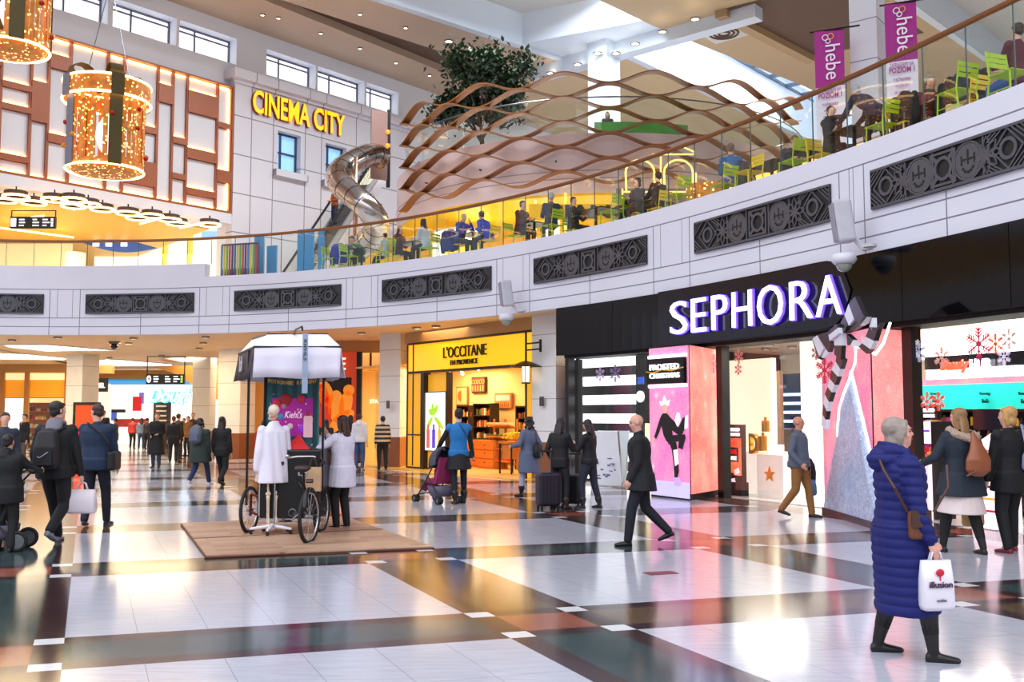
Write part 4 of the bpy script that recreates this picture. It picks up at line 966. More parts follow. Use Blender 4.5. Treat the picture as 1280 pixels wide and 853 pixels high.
# E: bright cream interior
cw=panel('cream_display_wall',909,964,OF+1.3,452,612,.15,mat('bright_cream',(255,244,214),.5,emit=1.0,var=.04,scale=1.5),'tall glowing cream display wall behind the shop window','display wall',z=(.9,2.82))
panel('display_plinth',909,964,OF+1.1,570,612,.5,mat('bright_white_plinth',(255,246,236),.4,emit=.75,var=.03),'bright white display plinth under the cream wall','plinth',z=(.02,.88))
M_gold=mat('gold_metal',(222,160,60),.25,.8,emit=.15)
p=CP(943,OF+1.0,PY(943,555,CP(943,OF+1.).y).z); r=tag(fit_text('gold_letter','D',.24,.42,M_gold,None,p,(PI/2,0,CT(S_at(943,2,1.5))),ext=.05,bold=.02),'gold letter D standing on the bright white display','letter')
for px,py,h_ in ((954,560,.3),(957,540,.22),(949,560,.22)):
    p=CP(px,OF+1.0,.9 if py>550 else PY(px,py,CP(px,OF+1.).y).z); o=MB().lathe([(.08,0),(.08,h_),(.03,h_+.02),(.03,h_+.08)],n=14).build('perfume_bottle',M_gold,loc=p); tag(o,'golden perfume bottle on the bright white display beside the gold letter','bottle','golden bottles')
tt=empty('frosted_totem',CP(922,OF+.45,0),CT(S_at(922,2,1.)),'narrow printed totem with FROSTED CHRISTMAS and orange gift picture behind the window','totem')
w_=.42; h_=PY(922,531,tt.location.y).z
MB().box((0,0,h_/2+.1),(w_,.12,h_-.2)).build('body',mat('totem_black',(34,22,22),.4),tt); MB().box((0,0,.14),(w_+.02,.2,.28)).build('base',M_blackm,tt)
MB().box((0,-.065,h_*.55),(w_*.95,.015,h_*.52)).build('print',pinkmat('orange_print_glitter',(220,80,40),(255,170,110),.7),tt); MB().box((0,-.075,h_*.58),(w_*.6,.015,h_*.2)).build('black_square',M_black,tt)
fit_text('letters','FROSTED',w_*.8,.07,M_tw,tt,(0,-.075,h_-.1)); fit_text('letters','CHRISTMAS',w_*.8,.06,M_tw,tt,(0,-.075,h_-.2))
fit_text('letters_red','-50%',w_*.5,.09,mat('red_print',(220,30,30),.5,emit=.6),tt,(0,-.09,h_*.62)); fit_text('letters','SALE',w_*.45,.08,M_tw,tt,(0,-.09,h_*.53))
for k,(x,z,a) in enumerate(((-.1,.42,.3),(.08,.5,-.4),(.1,.36,.2),(-.05,.3,-.2))): MB().box((x,-.075,z),(.14,.015,.1),M=Matrix.Rotation(a,4,'Y')).build('gift_print',M_pw if k%2 else M_sk,tt)
# brown opening, blue shelves, pedestals
panel('brown_wall_panel',964,975,OF+2.2,480,600,.1,mat('taupe_panel',(120,92,76),.5),'narrow taupe wall panel right of the cream display wall','panel',z=(.02,2.6))
bsf=empty('lit_shelf_unit',CP(988,OF+4.5,0),CT(S_at(988,2,5)),'dark blue shelf unit with glowing blue white shelves deep in the black shop','shelf')
panel('back',975,1001,OF+4.5,478,600,.3,mat('dark_navy_unit',(20,26,50),.4),parent=bsf,z=(.02,2.65))
for k,y in enumerate((492,503,514,525,536,547)): panel('glow_shelf',977 if k<3 else 976,1000,OF+4.4,y,y+3.4,.06,E_('blue_white_glow',(170,205,255),1.5),parent=bsf)
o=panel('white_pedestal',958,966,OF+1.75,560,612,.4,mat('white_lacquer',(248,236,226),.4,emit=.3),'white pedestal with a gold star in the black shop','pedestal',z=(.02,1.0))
p=CP(970,OF+1.1,0)
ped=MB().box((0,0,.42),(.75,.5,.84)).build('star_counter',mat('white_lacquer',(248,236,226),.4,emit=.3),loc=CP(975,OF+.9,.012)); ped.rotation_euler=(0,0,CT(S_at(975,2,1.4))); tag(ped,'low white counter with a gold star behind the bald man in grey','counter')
mb=MB(); pts=[((.16 if k%2==0 else .07)*math.sin(2*PI*k/10),-.27,.45+(.16 if k%2==0 else .07)*math.cos(2*PI*k/10)) for k in range(10)]; mb.slab(pts,(0,.02,0)); mb.build('gold_star',M_gold,ped)
for k,(px,py0,py1,c_) in enumerate(((984,540,612,(46,26,28)),(993,538,575,(200,70,50)))):
    panel('sale_poster_stand',px-5,px+5,OF+1.6+k*.3,py0,py1,.08,mat('poster_dark%d'%k,c_,.5,emit=.2,var=.3,scale=6),('dark' if k==0 else 'red')+' small poster stand behind the bald man in the grey sweater','poster stand',z=(.012,1.35))
# F white panel
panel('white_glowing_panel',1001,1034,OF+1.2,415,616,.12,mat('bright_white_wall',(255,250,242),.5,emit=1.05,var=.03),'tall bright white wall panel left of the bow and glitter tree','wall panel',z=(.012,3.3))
panel('teal_panel',1032,1041,OF+2.4,476,505,.1,E_('teal_panel',(60,200,170),.9),'small teal illuminated panel just left of the pink lightbox with the bow','panel')
spots=None
for px,off in ((930,3.2),(945,4),(962,5),(972,3.2),(985,4.2),(990,6),(968,6.5),(1000,3),(957,6)):
    p=CP(px,off,3.42)
    if spots is None: spots=downlight(p,.09,'small round warm spotlight in the ceiling of the black shop','black shop spotlights')
    else: copy_tree(spots,None,p)
# G lightbox with the bow
fR=(CP(1137,OF+.2).x,CP(1137,OF+.2).y); fB=floorpx(1094,652); fA_=floorpx(1033,634)
lb2,A2,C2=lightbox([fA_,fB,fR],3.02,M_pk3,M_pk4,'pink sparkling corner lightbox behind the glitter tree and striped bow')
d2=(-A2).normalized(); n2=Vector((d2.y,-d2.x,0)); p2=lb2.location+A2; a2=math.atan2(d2.y,d2.x)
def gx(px,o=0.): d=ray(px,500); d=Vector((d.x,d.y,0)); q=p2+n2*o; k=q.dot(n2)/d.dot(n2); return (d*k-q).dot(d2)
def gz(px,py,o=0.): q=p2+n2*o+d2*gx(px,o); return PY(px,py,q.y).z
# glitter tree: slim pyramid-like slab
m,N,b,nt=newmat('silver_glitter'); tc=nt.nodes.new('ShaderNodeTexCoord'); v=nt.nodes.new('ShaderNodeTexVoronoi'); v.inputs['Scale'].default_value=26; nt.links.new(tc.outputs['Object'],v.inputs['Vector'])
nf=N.noise(tc.outputs['Object'],14,4); spk=N.m('LESS_THAN',v.outputs['Distance'],.16); cc=N.mix(nf,rgb((96,106,140)),rgb((190,200,225))); cc=N.mix(spk,cc,rgb((245,245,255)))
nt.links.new(cc,b.inputs['Base Color']); b.inputs['Roughness'].default_value=.35; nt.links.new(cc,b.inputs['Emission Color']); b.inputs['Emission Strength'].default_value=.3
o_=.35; tb=empty('glitter_tree',p2+n2*o_+d2*((gx(1030,o_)+gx(1095,o_))/2),a2,'tall silver glitter cone shaped Christmas tree with glowing white edges','Christmas tree')
tw=(gx(1095,o_)-gx(1030,o_))/2; tz=gz(1063,470,o_)
mb=MB(); mb.add([(-tw,-.05,.1),(tw,-.05,.1),(tw,.12,.1),(-tw,.12,.1),(0,0,tz),(0,.06,tz)],[(0,1,4),(2,3,5),(1,2,5,4),(3,0,4,5),(0,3,2,1)]); mb.build('cone',m,tb)
MB().box((0,.04,.05),(2*tw+.05,.22,.1)).build('base',mat('dark_base',(50,46,60),.3),tb)
mb=MB()
for sgn in(-1,1): mb.tube([(sgn*(tw+.04),.1,.1),(0,.06,tz+.08)],.022,6)
mb.build('light_edge',M_bar2,tb)
# bow
ob=.42; bow=empty('striped_bow',p2+n2*ob,a2,'huge black and white striped ribbon bow hung on the fascia above the glitter tree','bow')
M_bw=mat('ribbon_white',(236,236,248),.35,var=.03); M_bb=mat('ribbon_black',(30,24,30),.35,var=.05)
def ribbon(nm,quads,d0=0.):
    mb=MB()
    for k,(q) in enumerate(quads):
        mb.cur=k%2; pts=[Vector((gx(px,ob),-.06-d0-.0*k,gz(px,py,ob))) for px,py in q]; mb.slab(pts,(0,.07,0))
    return mb.build(nm,[M_bb,M_bw],bow)
# coordinates from the bow close-up: px=1020+x/8.53, py=370+y/8.53
def q(*p): return [(1020+x/8.53,370+y/8.53) for x,y in p]
ribbon('loop_upper',[q((380,290),(425,205),(460,310),(400,400)),q((425,205),(475,85),(530,245),(470,320)),q((475,85),(545,5),(640,220),(570,300),(530,245)),],.08)
ribbon('loop_upper_inner',[q((400,400),(460,310),(530,245),(575,310),(470,375)),q((570,300),(640,225),(610,290),(560,320)),],.04)
ribbon('loop_lower',[q((120,420),(220,390),(275,500),(235,600)),q((65,460),(120,420),(185,560),(135,650)),q((60,460),(135,650),(150,680),(120,670)),],.08)
ribbon('loop_lower_side',[q((220,390),(275,390),(300,480),(275,500)),q((135,655),(185,565),(235,600),(160,665)),],.05)
ribbon('knot',[q((275,390),(370,300),(395,340),(285,420)),q((285,420),(395,340),(405,400),(295,480)),],.14)
ribbon('tail_knot',[q((320,530),(400,530),(385,680),(315,625)),q((315,480),(400,400),(405,530),(320,530))],.1)
ribbon('tail_right',[q((400,405),(470,470),(435,530),(405,525)),q((470,470),(530,545),(435,530)),q((525,545),(565,505),(655,570),(610,618)),q((565,505),(605,435),(695,480),(655,570)),q((605,435),(650,330),(740,345),(695,480)),q((650,330),(680,235),(680,380)),q((680,390),(775,285),(740,350)),],.02)
def lq(k): # long tail going down
    P_=[(315,560,400,540),(300,700,350,780),(255,800,320,870),(215,960,265,1010),(190,1080,225,1110),(170,1250,195,1260),(150,1380,168,1390)]
    a,b_=P_[k],P_[k+1]; return q((a[0],a[1]),(a[2],a[3]),(b_[2],b_[3]),(b_[0],b_[1]))
ribbon('tail_long',[q((315,620),(385,680),(350,780),(300,700)),q((300,700),(350,780),(320,860),(255,790)),q((255,790),(320,860),(285,950),(230,880)),q((230,880),(285,950),(250,1030),(205,970)),q((205,970),(250,1030),(215,1130),(175,1050)),q((175,1050),(215,1130),(190,1230),(155,1150)),q((155,1150),(190,1230),(175,1320),(140,1260)),q((140,1260),(175,1320),(165,1420),(130,1380))],.06)
mb=MB(); P_=[(1020+x/8.53,370+y/8.53) for x,y in ((405,535),(395,700),(330,880),(255,1060),(210,1200),(190,1400),(185,1500))]
mb.tube([Vector((gx(a,ob),.05,gz(a,b_,ob))) for a,b_ in P_],.018,8); mb.build('light_tube',M_bar2,bow)
MB().tube([Vector((gx(a,ob),.05,gz(a,b_,ob))) for a,b_ in [(1020+x/8.53,370+y/8.53) for x,y in((405,540),(500,560),(610,625),(700,500),(775,290))]],.02,8).build('light_tube',M_bar2,bow)
# I: right opening
def P_in(name,a,b_,off,y0,y1,th,m,label,cat,**k): return panel(name,a,b_,off,y0,y1,th,m,label,cat,**k)
M_bwt=E_('band_white',(255,250,246),1.25,.02)
P_in('cream_ceiling_band',1147,1300,OF+3.2,398,447,.1,E_('cream_bulk',(236,200,180),.85,.04),'cream bulkhead over the right shop opening','bulkhead',z=None)
P_in('white_light_band',1150,1300,OF+2.6,441,450,.2,M_bwt,'upper glowing white band in the right shop opening','light band')
hb=empty('beauty_sign_band',CP(1200,OF+2.2,0),CT(S_at(1200,2,2.7)),'black band with red script Beauty and white HUB in the right shop opening','sign')
panel('band',1157,1300,OF+2.4,447,463,.1,M_black,parent=hb)
p=CP(1193,OF+2.2,PY(1193,458,CP(1193,OF+2.2).y).z)-hb.location; rr=-CT(S_at(1200,2,2.7))
rot=Matrix.Rotation(rr,3,'Z')
fit_text('script_red','Beauty',.62,.26,mat('neon_red',(255,60,40),.4,emit=1.6,var=0),hb,rot@p,bold=.04,shear=.3)
p=CP(1225,OF+2.2,PY(1225,456,CP(1225,OF+2.2).y).z)-hb.location
fit_text('letters','HUB',.42,.2,E_('neon_white',(240,235,255),1.7,0),hb,rot@p,bold=.03)
P_in('white_light_band',1158,1300,OF+2.3,463,475,.15,M_bwt,'lower glowing white band under the black sign band in the right shop opening','light band')
P_in('pink_band',1147,1300,OF+2.35,475,482,.1,M_pk3,'sparkling pink band above the turquoise band','band')
tb_=P_in('turquoise_band',1147,1300,OF+2.,483,512,.12,E_('turquoise',(32,205,190),.95,.02),'turquoise illuminated band over the cosmetics shelves','sign band')
for px in (1170,1232,1281):
    s=S_at(px,2,OF+1.95); p=C(s,OF+1.97,PY(px,494,C(s,OF+1.97).y).z)-tb_.location; q_=Matrix.Rotation(-tb_.rotation_euler.z,3,'Z')@p
    fit_text('lettering','beauty',.2,.07,mat('teal_lettering',(10,110,110),.5),tb_,q_+Vector((0,-.03,.02))); fit_text('lettering','hub',.12,.07,mat('teal_lettering',(10,110,110),.5),tb_,q_+Vector((0,-.03,-.1)))
# cosmetics gondolas
CMK=[mat('cosmetic_%d'%i,c,.35,emit=.25,var=.05) for i,c in enumerate(((220,40,50),(240,190,70),(30,20,26),(250,235,230),(190,60,140),(230,120,90),(120,70,50)))]
def gond(px,off,W_,H_,n,dep,label,grp,seed,mfr=M_blackm):
    p=CP(px,off,.012); return shelfunit(p,CT(S_at(px,2,off)),W_,H_,n,dep,label,mfr,(grp[0],grp[1]),seed,.085,CMK)
gond(1173,OF+1.7,.95,1.72,7,.3,'black cosmetics gondola behind the woman in the blue coat',('small cosmetics packet on the black gondola behind the woman in blue','cosmetics on the gondola behind the blue coat'),21)
gond(1208,OF+1.9,.95,1.72,7,.3,'black cosmetics gondola between the hooded woman and the woman at the right edge',('small cosmetics packet on the middle gondola under the turquoise band','cosmetics on the middle gondola'),22)
gond(1262,OF+1.7,1.1,1.72,7,.3,'black cosmetics gondola at the right edge under the turquoise band',('small cosmetics packet on the right gondola under the turquoise band','cosmetics on the right gondola'),23)
# promo counter behind the woman
pcn=empty('promotion_counter',CP(1158,OF+.35,.012),CT(S_at(1158,2,.9)),'white promotion counter with a black header reading FROSTED CHRISTMAS','counter')
y_=pcn.location.y; zz=lambda py: PY(1160,py,y_).z
MB().box((0,0,zz(575)/2),(.5,.35,zz(575))).build('counter_body',mat('pink_white',(252,230,240),.4,emit=.8,var=.02),pcn)
MB().box((.28,.1,zz(528)/2),(.06,.4,zz(528))).build('black_side',M_blackm,pcn)
MB().box((.02,.12,(zz(528)+zz(556))/2),(.46,.06,zz(528)-zz(556))).build('screen',E_('screen_white',(250,246,255),1.1),pcn)
MB().box((-.05,.08,zz(540)),(.16,.03,.03)).build('violet_print',E_('violet_print',(130,40,220),.9),pcn)
MB().box((.02,.1,zz(517)),(.42,.08,zz(508)-zz(526))).build('header',M_black,pcn)
fit_text('letters','FROSTED',.32,.065,M_tw,pcn,(.02,.05,zz(514))); fit_text('letters','CHRISTMAS',.32,.055,M_tw,pcn,(.02,.05,zz(521)))
k_=0
rnd=random.Random(4)
for row in range(2):
    for k in range(6):
        p=pcn.location+Matrix.Rotation(pcn.rotation_euler.z,3,'Z')@Vector((-.2+.08*k,-.05+.12*row,zz(575)-.0)); h_=rnd.uniform(.08,.2); o=MB().box((0,0,h_/2),(.065,.06,h_)).build('gift_box',CMK[(k*3+row)%7],loc=p); tag(o,'small red or gold gift box on the white promotion counter','box','gift boxes on the promotion counter')
# white sloped make-up stand
ms=empty('make_up_stand',CP(1243,OF+.2,.012),CT(S_at(1243,2,.6)),'sloping pink white make-up tester stand with a black screen above','display stand')
mb=MB(); mb.add([(-.22,-.2,0),(.22,-.2,0),(.22,.3,0),(-.22,.3,0),(-.2,.0,1.25),(.2,.0,1.25),(.2,.3,1.4),(-.2,.3,1.4)],[(3,2,1,0),(4,5,6,7),(0,1,5,4),(2,3,7,6),(1,2,6,5),(3,0,4,7)]); mb.build('body',mat('pink_white',(252,230,240),.4,emit=.8,var=.02),ms)
MB().box((-.25,.2,1.55),(.5,.06,.3)).build('screen',M_black,ms)
for k in range(6):
    z=.25+.17*k; MB().box((0,-.19+.15*z,z),(.38,.03,.03)).build('tester_row',CMK[k],ms)
# snowflakes
def snowflake(px,py,r_px,c_,label,off=OF-.06,arms=6,e=.25):
    s=S_at(px,2,off); p=C(s,off); z=PY(px,py,p.y).z; p.z=z; r_=r_px*p.y/F; ro=empty('snowflake_decal',p,CT(s),label,'snowflake','snowflake decorations on the shop window')
    mb=MB(); 
    def bar(a,r0,r1,w_,x0=0,z0=0):
        ca,sa_=math.cos(a),math.sin(a); pts=[(x0+ca*r0-sa_*w_,0,z0+sa_*r0+ca*w_),(x0+ca*r1-sa_*w_,0,z0+sa_*r1+ca*w_),(x0+ca*r1+sa_*w_,0,z0+sa_*r1-ca*w_),(x0+ca*r0+sa_*w_,0,z0+sa_*r0-ca*w_)]; mb.slab(pts,(0,.012,0))
    for k in range(6):
        a=PI/2+k*PI/3; bar(a,0,r_,.035*r_)
        for q_ in(.38,.58,.78):
            for sg_ in(-1,1): bar(a+sg_*.8,0,r_*(.34-.2*(q_-.38)),.03*r_,math.cos(a)*r_*q_,math.sin(a)*r_*q_)
    mb.slab([(.17*r_*math.cos(t),-.005,.17*r_*math.sin(t)) for t in [2*PI*k/12 for k in range(12)]],(0,.02,0))
    mb.build('crystal',mat('flake_%d_%d_%d'%c_,c_,.4,emit=e,var=.03),ro); return ro
for px,py,r_,c_,lab in ((1139,437,18,(245,245,255),'white snowflake on the black post right of the bow'),(1150,441,12,(190,195,225),'pale violet snowflake beside the white one on the black post'),(1225,430,21,(200,40,90),'largest crimson snowflake, upper right of the shop opening'),(1246,430,13,(235,70,40),'orange red snowflake just right of the largest crimson one'),(1263,424,13,(200,180,180),'pale grey snowflake, rightmost upper one'),(1256,446,11,(235,225,245),'small white snowflake below the orange red one'),(1178,447,13,(210,160,150),'beige pink snowflake over the black Beauty band'),(1158,502,12,(225,90,80),'red snowflake above the FROSTED header at the right'),(1172,502,12,(230,80,60),'red orange snowflake on the turquoise band'),(1021,441,9,(200,120,110),'small dull red snowflake on the white panel left of the bow'),(1031,463,17,(205,30,60),'crimson snowflake left of the bow tail'),(924,446,9,(215,130,130),'small rose snowflake hanging in front of the cream wall, upper'),(923,462,7,(200,90,90),'tiny rose snowflake below the other on the cream wall'),(750,468,9,(170,150,185),'small grey violet snowflake on the striped window'),(769,467,11,(120,110,150),'larger dark violet snowflake on the striped window'),(892,455,12,(240,170,190),'pale pink snowflake on the coral face of the skater lightbox')):
    snowflake(px,py,r_,c_,lab)
# A-frame board
af=empty('a_frame_board',PZ(761,609,0),R(-25),'white printed A-frame pavement board in front of the striped shop window','A-frame board')
sc_=1.25
for sg_,nm in ((-1,'front_board'),(1,'rear_board')):
    M_=Matrix.Rotation(sg_*-.22,4,'X')
    o=MB().box((0,sg_*.24,.66),(.72,.03,1.25),M=M_).build(nm,mat('board_white',(244,244,250),.4,var=.05,scale=5),af)
    mb=MB()
    for x in(-.37,.37): mb.box((x,sg_*.24,.62),(.03,.04,1.34),M=M_)
    mb.build('frame',M_chrome,af)
mb=MB(); rnd=random.Random(8)
for k in range(26):
    z=rnd.uniform(.2,1.1); mb.box((rnd.uniform(-.28,.28),-.4+.22*z-.0,z),(rnd.uniform(.03,.12),.01,rnd.uniform(.02,.05)),M=Matrix.Rotation(.22,4,'X'))
mb.build('print_marks',mat('print_violet_grey',(120,110,150),.5),af)
# floor sticker
p=PZ(826,717,0); o=MB().box((0,0,.003),(.33,.17,.004),rz=.35).build('floor_sticker',mat('sticker_red',(120,40,60),.4,var=.4,scale=30),loc=(p.x,p.y,0)); tag(o,'small dark red sticker on the white floor tiles','sticker')
# loudspeakers on the fascia
def speaker(px,py,lab,w_=.3,h_=.85):
    s=S_at(px,5,-.5); p=C(s,-.45); z=PY(px,py,p.y).z; r=empty('wall_loudspeaker',(p.x,p.y,z),CT(s)-.5,lab,'loudspeaker')
    bevel(MB().box((0,0,0),(w_,.28,h_),M=Matrix.Rotation(.12,4,'X')).build('cabinet',mat('speaker_grey',(200,198,208),.5),r),.05,3)
    bevel(MB().box((0,-.15,-.02),(w_*.85,.02,h_*.9),M=Matrix.Rotation(.12,4,'X')).build('grille_cloth',mat('speaker_mesh',(160,158,170),.8,scale=80,var=.2),r),.01,1)
    MB().tube([(0,.1,-.2),(.05,.3,-.45),(.5,.3,-.5)],.045,8).build('arm',mat('speaker_grey',(200,198,208),.5),r); MB().lathe([(.1,0),(.1,.05)],(.5,.28,-.5),n=14,M=None).build('wall_plate',mat('speaker_grey',(200,198,208),.5),r)
    c_=empty('dome_camera',(p.x,p.y,z-.62),CT(s),('large' if w_>.31 else 'small')+' white dome camera below the '+('left' if px<800 else 'right')+' wall loudspeaker','camera'); MB().lathe([(.02,.12),(.17,.1),(.2,0),(.15,-.06)],n=18).build('housing',M_white,c_,True); MB().ball((0,0,-.06),.13,14).build('dome',mat('dome_grey',(150,160,150),.15),c_,True)
speaker(1050,277,'grey wall loudspeaker on a bracket above the black fascia letters',.32,.68); speaker(631,367,'smaller grey wall loudspeaker on the white balcony above the yellow shop',.27,.65)
# ================================================================ UPPER LEVEL
# --- gallery at the left (behind the raised curb)
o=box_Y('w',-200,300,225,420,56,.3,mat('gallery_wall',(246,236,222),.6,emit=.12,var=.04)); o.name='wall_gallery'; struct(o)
area('gallery_lamp',(-20,42,9.8),5,520,(1,.82,.55)); area('gallery_lamp',(-27,40,9.8),4,420,(1,.82,.55)); area('gallery_lamp',(-16,50,9.8),4,300,(1,.85,.6))
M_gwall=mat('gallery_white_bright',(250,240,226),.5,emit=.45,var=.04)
gal=[(0,88,300,345,47,'white gallery wall panel'),(88,100,296,345,46.5,''),(100,200,300,345,49,'')]
r=empty('round_gallery_column',PY(94,330,46),0,'round cream column on the upper gallery at the left','column'); MB().lathe([(.45,-.5),(.45,3.2)],n=18).build('shaft',M_gwall,r,True)
r.location.z=6
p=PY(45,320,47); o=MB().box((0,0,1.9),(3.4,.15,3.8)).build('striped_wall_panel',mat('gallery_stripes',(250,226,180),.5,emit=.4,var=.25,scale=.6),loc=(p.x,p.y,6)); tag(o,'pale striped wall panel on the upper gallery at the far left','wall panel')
# blue lens-shaped signboard
e=empty('blue_lens_sign',PY(149,305,47),0,'long blue lens shaped sign board with white marks over the upper gallery','sign')
pts=[]; c_=e.location
for k in range(25): t=k/24; pts.append((PY(104+92*t,304+6*t-7*math.sin(PI*t),47)-c_))
for k in range(1,24): t=1-k/24; pts.append((PY(104+92*t,304+6*t+8*math.sin(PI*t),47)-c_))
mb=MB(); mb.slab([tuple(p) for p in pts],(0,.15,0)); mb.build('board',E_('deep_blue_board',(40,80,160),.5,.1),e)
for px in (120,136,155): MB().box(PY(px,304.5,46.9)-c_,(.3,.04,.28)).build('white_mark',M_tw,e)
o=box_Y('warm_light_patch',160,180,297,304,48,.1,E_('warm_patch',(255,240,200),1.6,0),'small warm glowing wall light above the blue lens sign','lamp')
for px in (205,236): box_Y('yellow_column',px-2,px+2,290,345,50,.3,mat('yellow_paint',(250,190,50),.5,emit=.5),'slim yellow column on the upper gallery '+('left' if px==205 else 'right')+' of the pair','column',None,'yellow columns')
o=box_Y('blue_window_panel',252,272,289,297,50,.1,E_('blue_panel',(120,160,220),.9),'small blue light panel at the right end of the gallery','panel')
o=box_Y('white_booth',118,258,321,345,52,.3,E_('booth_white',(255,250,244),.95,.03),'long white counter wall at the back of the upper gallery','counter')
# ring lamps
M_ringl=mat('ring_light',(255,225,170),.4,emit=5,var=0,ecol=(255,200,120)); proto=None
for px,py in ((5,251),(42,254),(68,250),(92,250),(92,258),(128,262),(160,267),(172,273),(212,275),(222,280),(262,281),(20,246),(110,256),(190,270)):
    p=PZ(px,py,9.62)
    if proto is None:
        proto=empty('ring_lamp',p,0,'glowing ring lamp hanging under the yellow gallery ceiling','lamp','ring lamps under the yellow ceiling')
        MB().torus((0,0,0),.44,.045,24,6,Matrix.Rotation(PI/2,4,'X')).build('ring',M_ringl,proto); MB().lathe([(.4,.02),(.4,.2)],n=20,cap=False).build('shade',mat('dark_shade',(70,50,40),.5),proto); MB().tube([(0,0,.2),(0,0,.38)],.03,6).build('stem',M_dkb,proto)
    else: copy_tree(proto,None,p)
proto=None
for a,b_ in (((0,285),(92,297)),((55,270),(15,275)),((75,248),(50,252)),((118,254),(92,262)),((205,272),(175,280)),((255,279),(225,285))):
    p,q=PZ(*a,9.7),PZ(*b_,9.7); o=MB().tube([(0,0,0),q-p],.04,6).build('light_tube',M_ringl,loc=p); tag(o,'slim glowing light tube under the yellow gallery ceiling','lamp','light tubes under the yellow ceiling')
# coloured play fence beyond the step
fe=empty('play_area_fence',C(S_step+.2,.5,6),0,'colourful railing of blue, red and yellow bars beside the food court','railing')
sA,sB=S_step+.25,S_at(322,6.5,.5); cols3=[mat('bar_%d'%k,c,.4,var=.05) for k,c in enumerate(((60,130,200),(200,50,60),(236,190,40),(90,40,110),(110,180,60)))]
for k in range(15):
    s=sA+(sB-sA)*k/14; p=C(s,.55,6)-fe.location; MB().tube([p,p+Vector((0,0,1.05))],.035,6).build('bar',cols3[(k*7)%5],fe)
MB().tube([C(sA+(sB-sA)*k/8,.55,7.08)-fe.location for k in range(9)],.03,6).build('top_rail',cols3[3],fe)
for k in range(4):
    a,b_=sA+(sB-sA)*k/4,sA+(sB-sA)*(k+1)/4; curve_wall('base_panel',a,b_,6.0,6.3,.6,.64,(cols3[0],mat('dark_panel',(50,45,55),.5))[k%2],fe,n=2)
for c in list(fe.children):
    if c.name.startswith('base_panel'): c.location=-fe.location
# tall blue glass panels
M_blue=mat('blue_glass_panel',(50,140,200),.2,var=.12,scale=1.5)
for k,(a,b_,h_) in enumerate(((318,330,1.5),(334,346,1.1),(372,392,1.55),(398,405,1.5))):
    sa,sb=S_at(a,6.5,1.2),S_at(b_,6.5,1.2); p=C(sa,1.2,5.99); d=C(sb,1.2,5.99)-p
    o=MB().box((d.length/2,0,h_/2),(d.length,.06,h_)).build('blue_screen_panel',M_blue,loc=p); o.rotation_euler=(0,0,math.atan2(d.y,d.x)); tag(o,'tall glossy blue partition panel beside the food court, number from left: '+('first','second','third','fourth narrow')[k],'partition')
# --- drum of the third level
DC=Vector((4.1,46.6,0))
def dr(a,r,z): return DC+Vector((math.cos(a)*r,math.sin(a)*r,z))
def drum(name,r0,r1,z0,z1,m,a0,a1,n=60,parent=None):
    mb=MB(); vs=[]
    for i in range(n+1):
        a=a0+(a1-a0)*i/n
        for r,z in((r0,z0),(r0,z1),(r1,z1),(r1,z0)): vs.append(dr(a,r,z))
    fs=[(3,2,1,0),(n*4,n*4+1,n*4+2,n*4+3)]
    for i in range(n):
        for k in range(4): fs.append((i*4+k,i*4+(k+1)%4,(i+1)*4+(k+1)%4,(i+1)*4+k))
    mb.add(vs,fs); return mb.build(name,m,parent,smooth=False)
M_drum=mat('drum_rose_white',(246,228,230),.4,var=.04,scale=.7); RD=9.5
A0,A1=R(-205),R(5)
o=drum('wall_drum',RD,RD-.3,10.05,12.35,M_drum,A0,A1); struct(o)
for z in (10.6,10.9): struct(drum('trim_%d'%(20+int(z*10)),RD+.015,RD,z,z+.025,mat('joint_rose',(176,150,160),.6),A0,A1))
o=drum('floor_third',RD-.3,.5,11.9,12.1,m_fl2,A0,A1); struct(o)
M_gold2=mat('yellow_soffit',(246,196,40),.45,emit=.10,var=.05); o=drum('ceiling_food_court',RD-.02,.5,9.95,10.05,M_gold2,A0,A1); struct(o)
# third level glass
r=empty('glass_balustrade',DC+Vector((0,0,12.35)),0,'glass balustrade on top of the rose white drum behind the lattice','balustrade'); o_=r.location
mb=MB()
for k in range(26):
    a,b_=R(-160+k*6),R(-160+k*6+5.8); mb=MB(); vs=[dr(t,rr,z)-o_ for t in(a,b_) for rr,z in((RD-.1,12.35),(RD-.1,13.75),(RD-.13,13.75),(RD-.13,12.35))]
    mb.add(vs,[(0,1,2,3),(7,6,5,4),(0,4,5,1),(1,5,6,2),(2,6,7,3),(3,7,4,0)]); mb.build('glass_panel',M_glass,r)
MB().tube([dr(R(-160+k*3),RD-.11,13.78)-o_ for k in range(53)],.03,6).build('top_rail',M_steel,r)
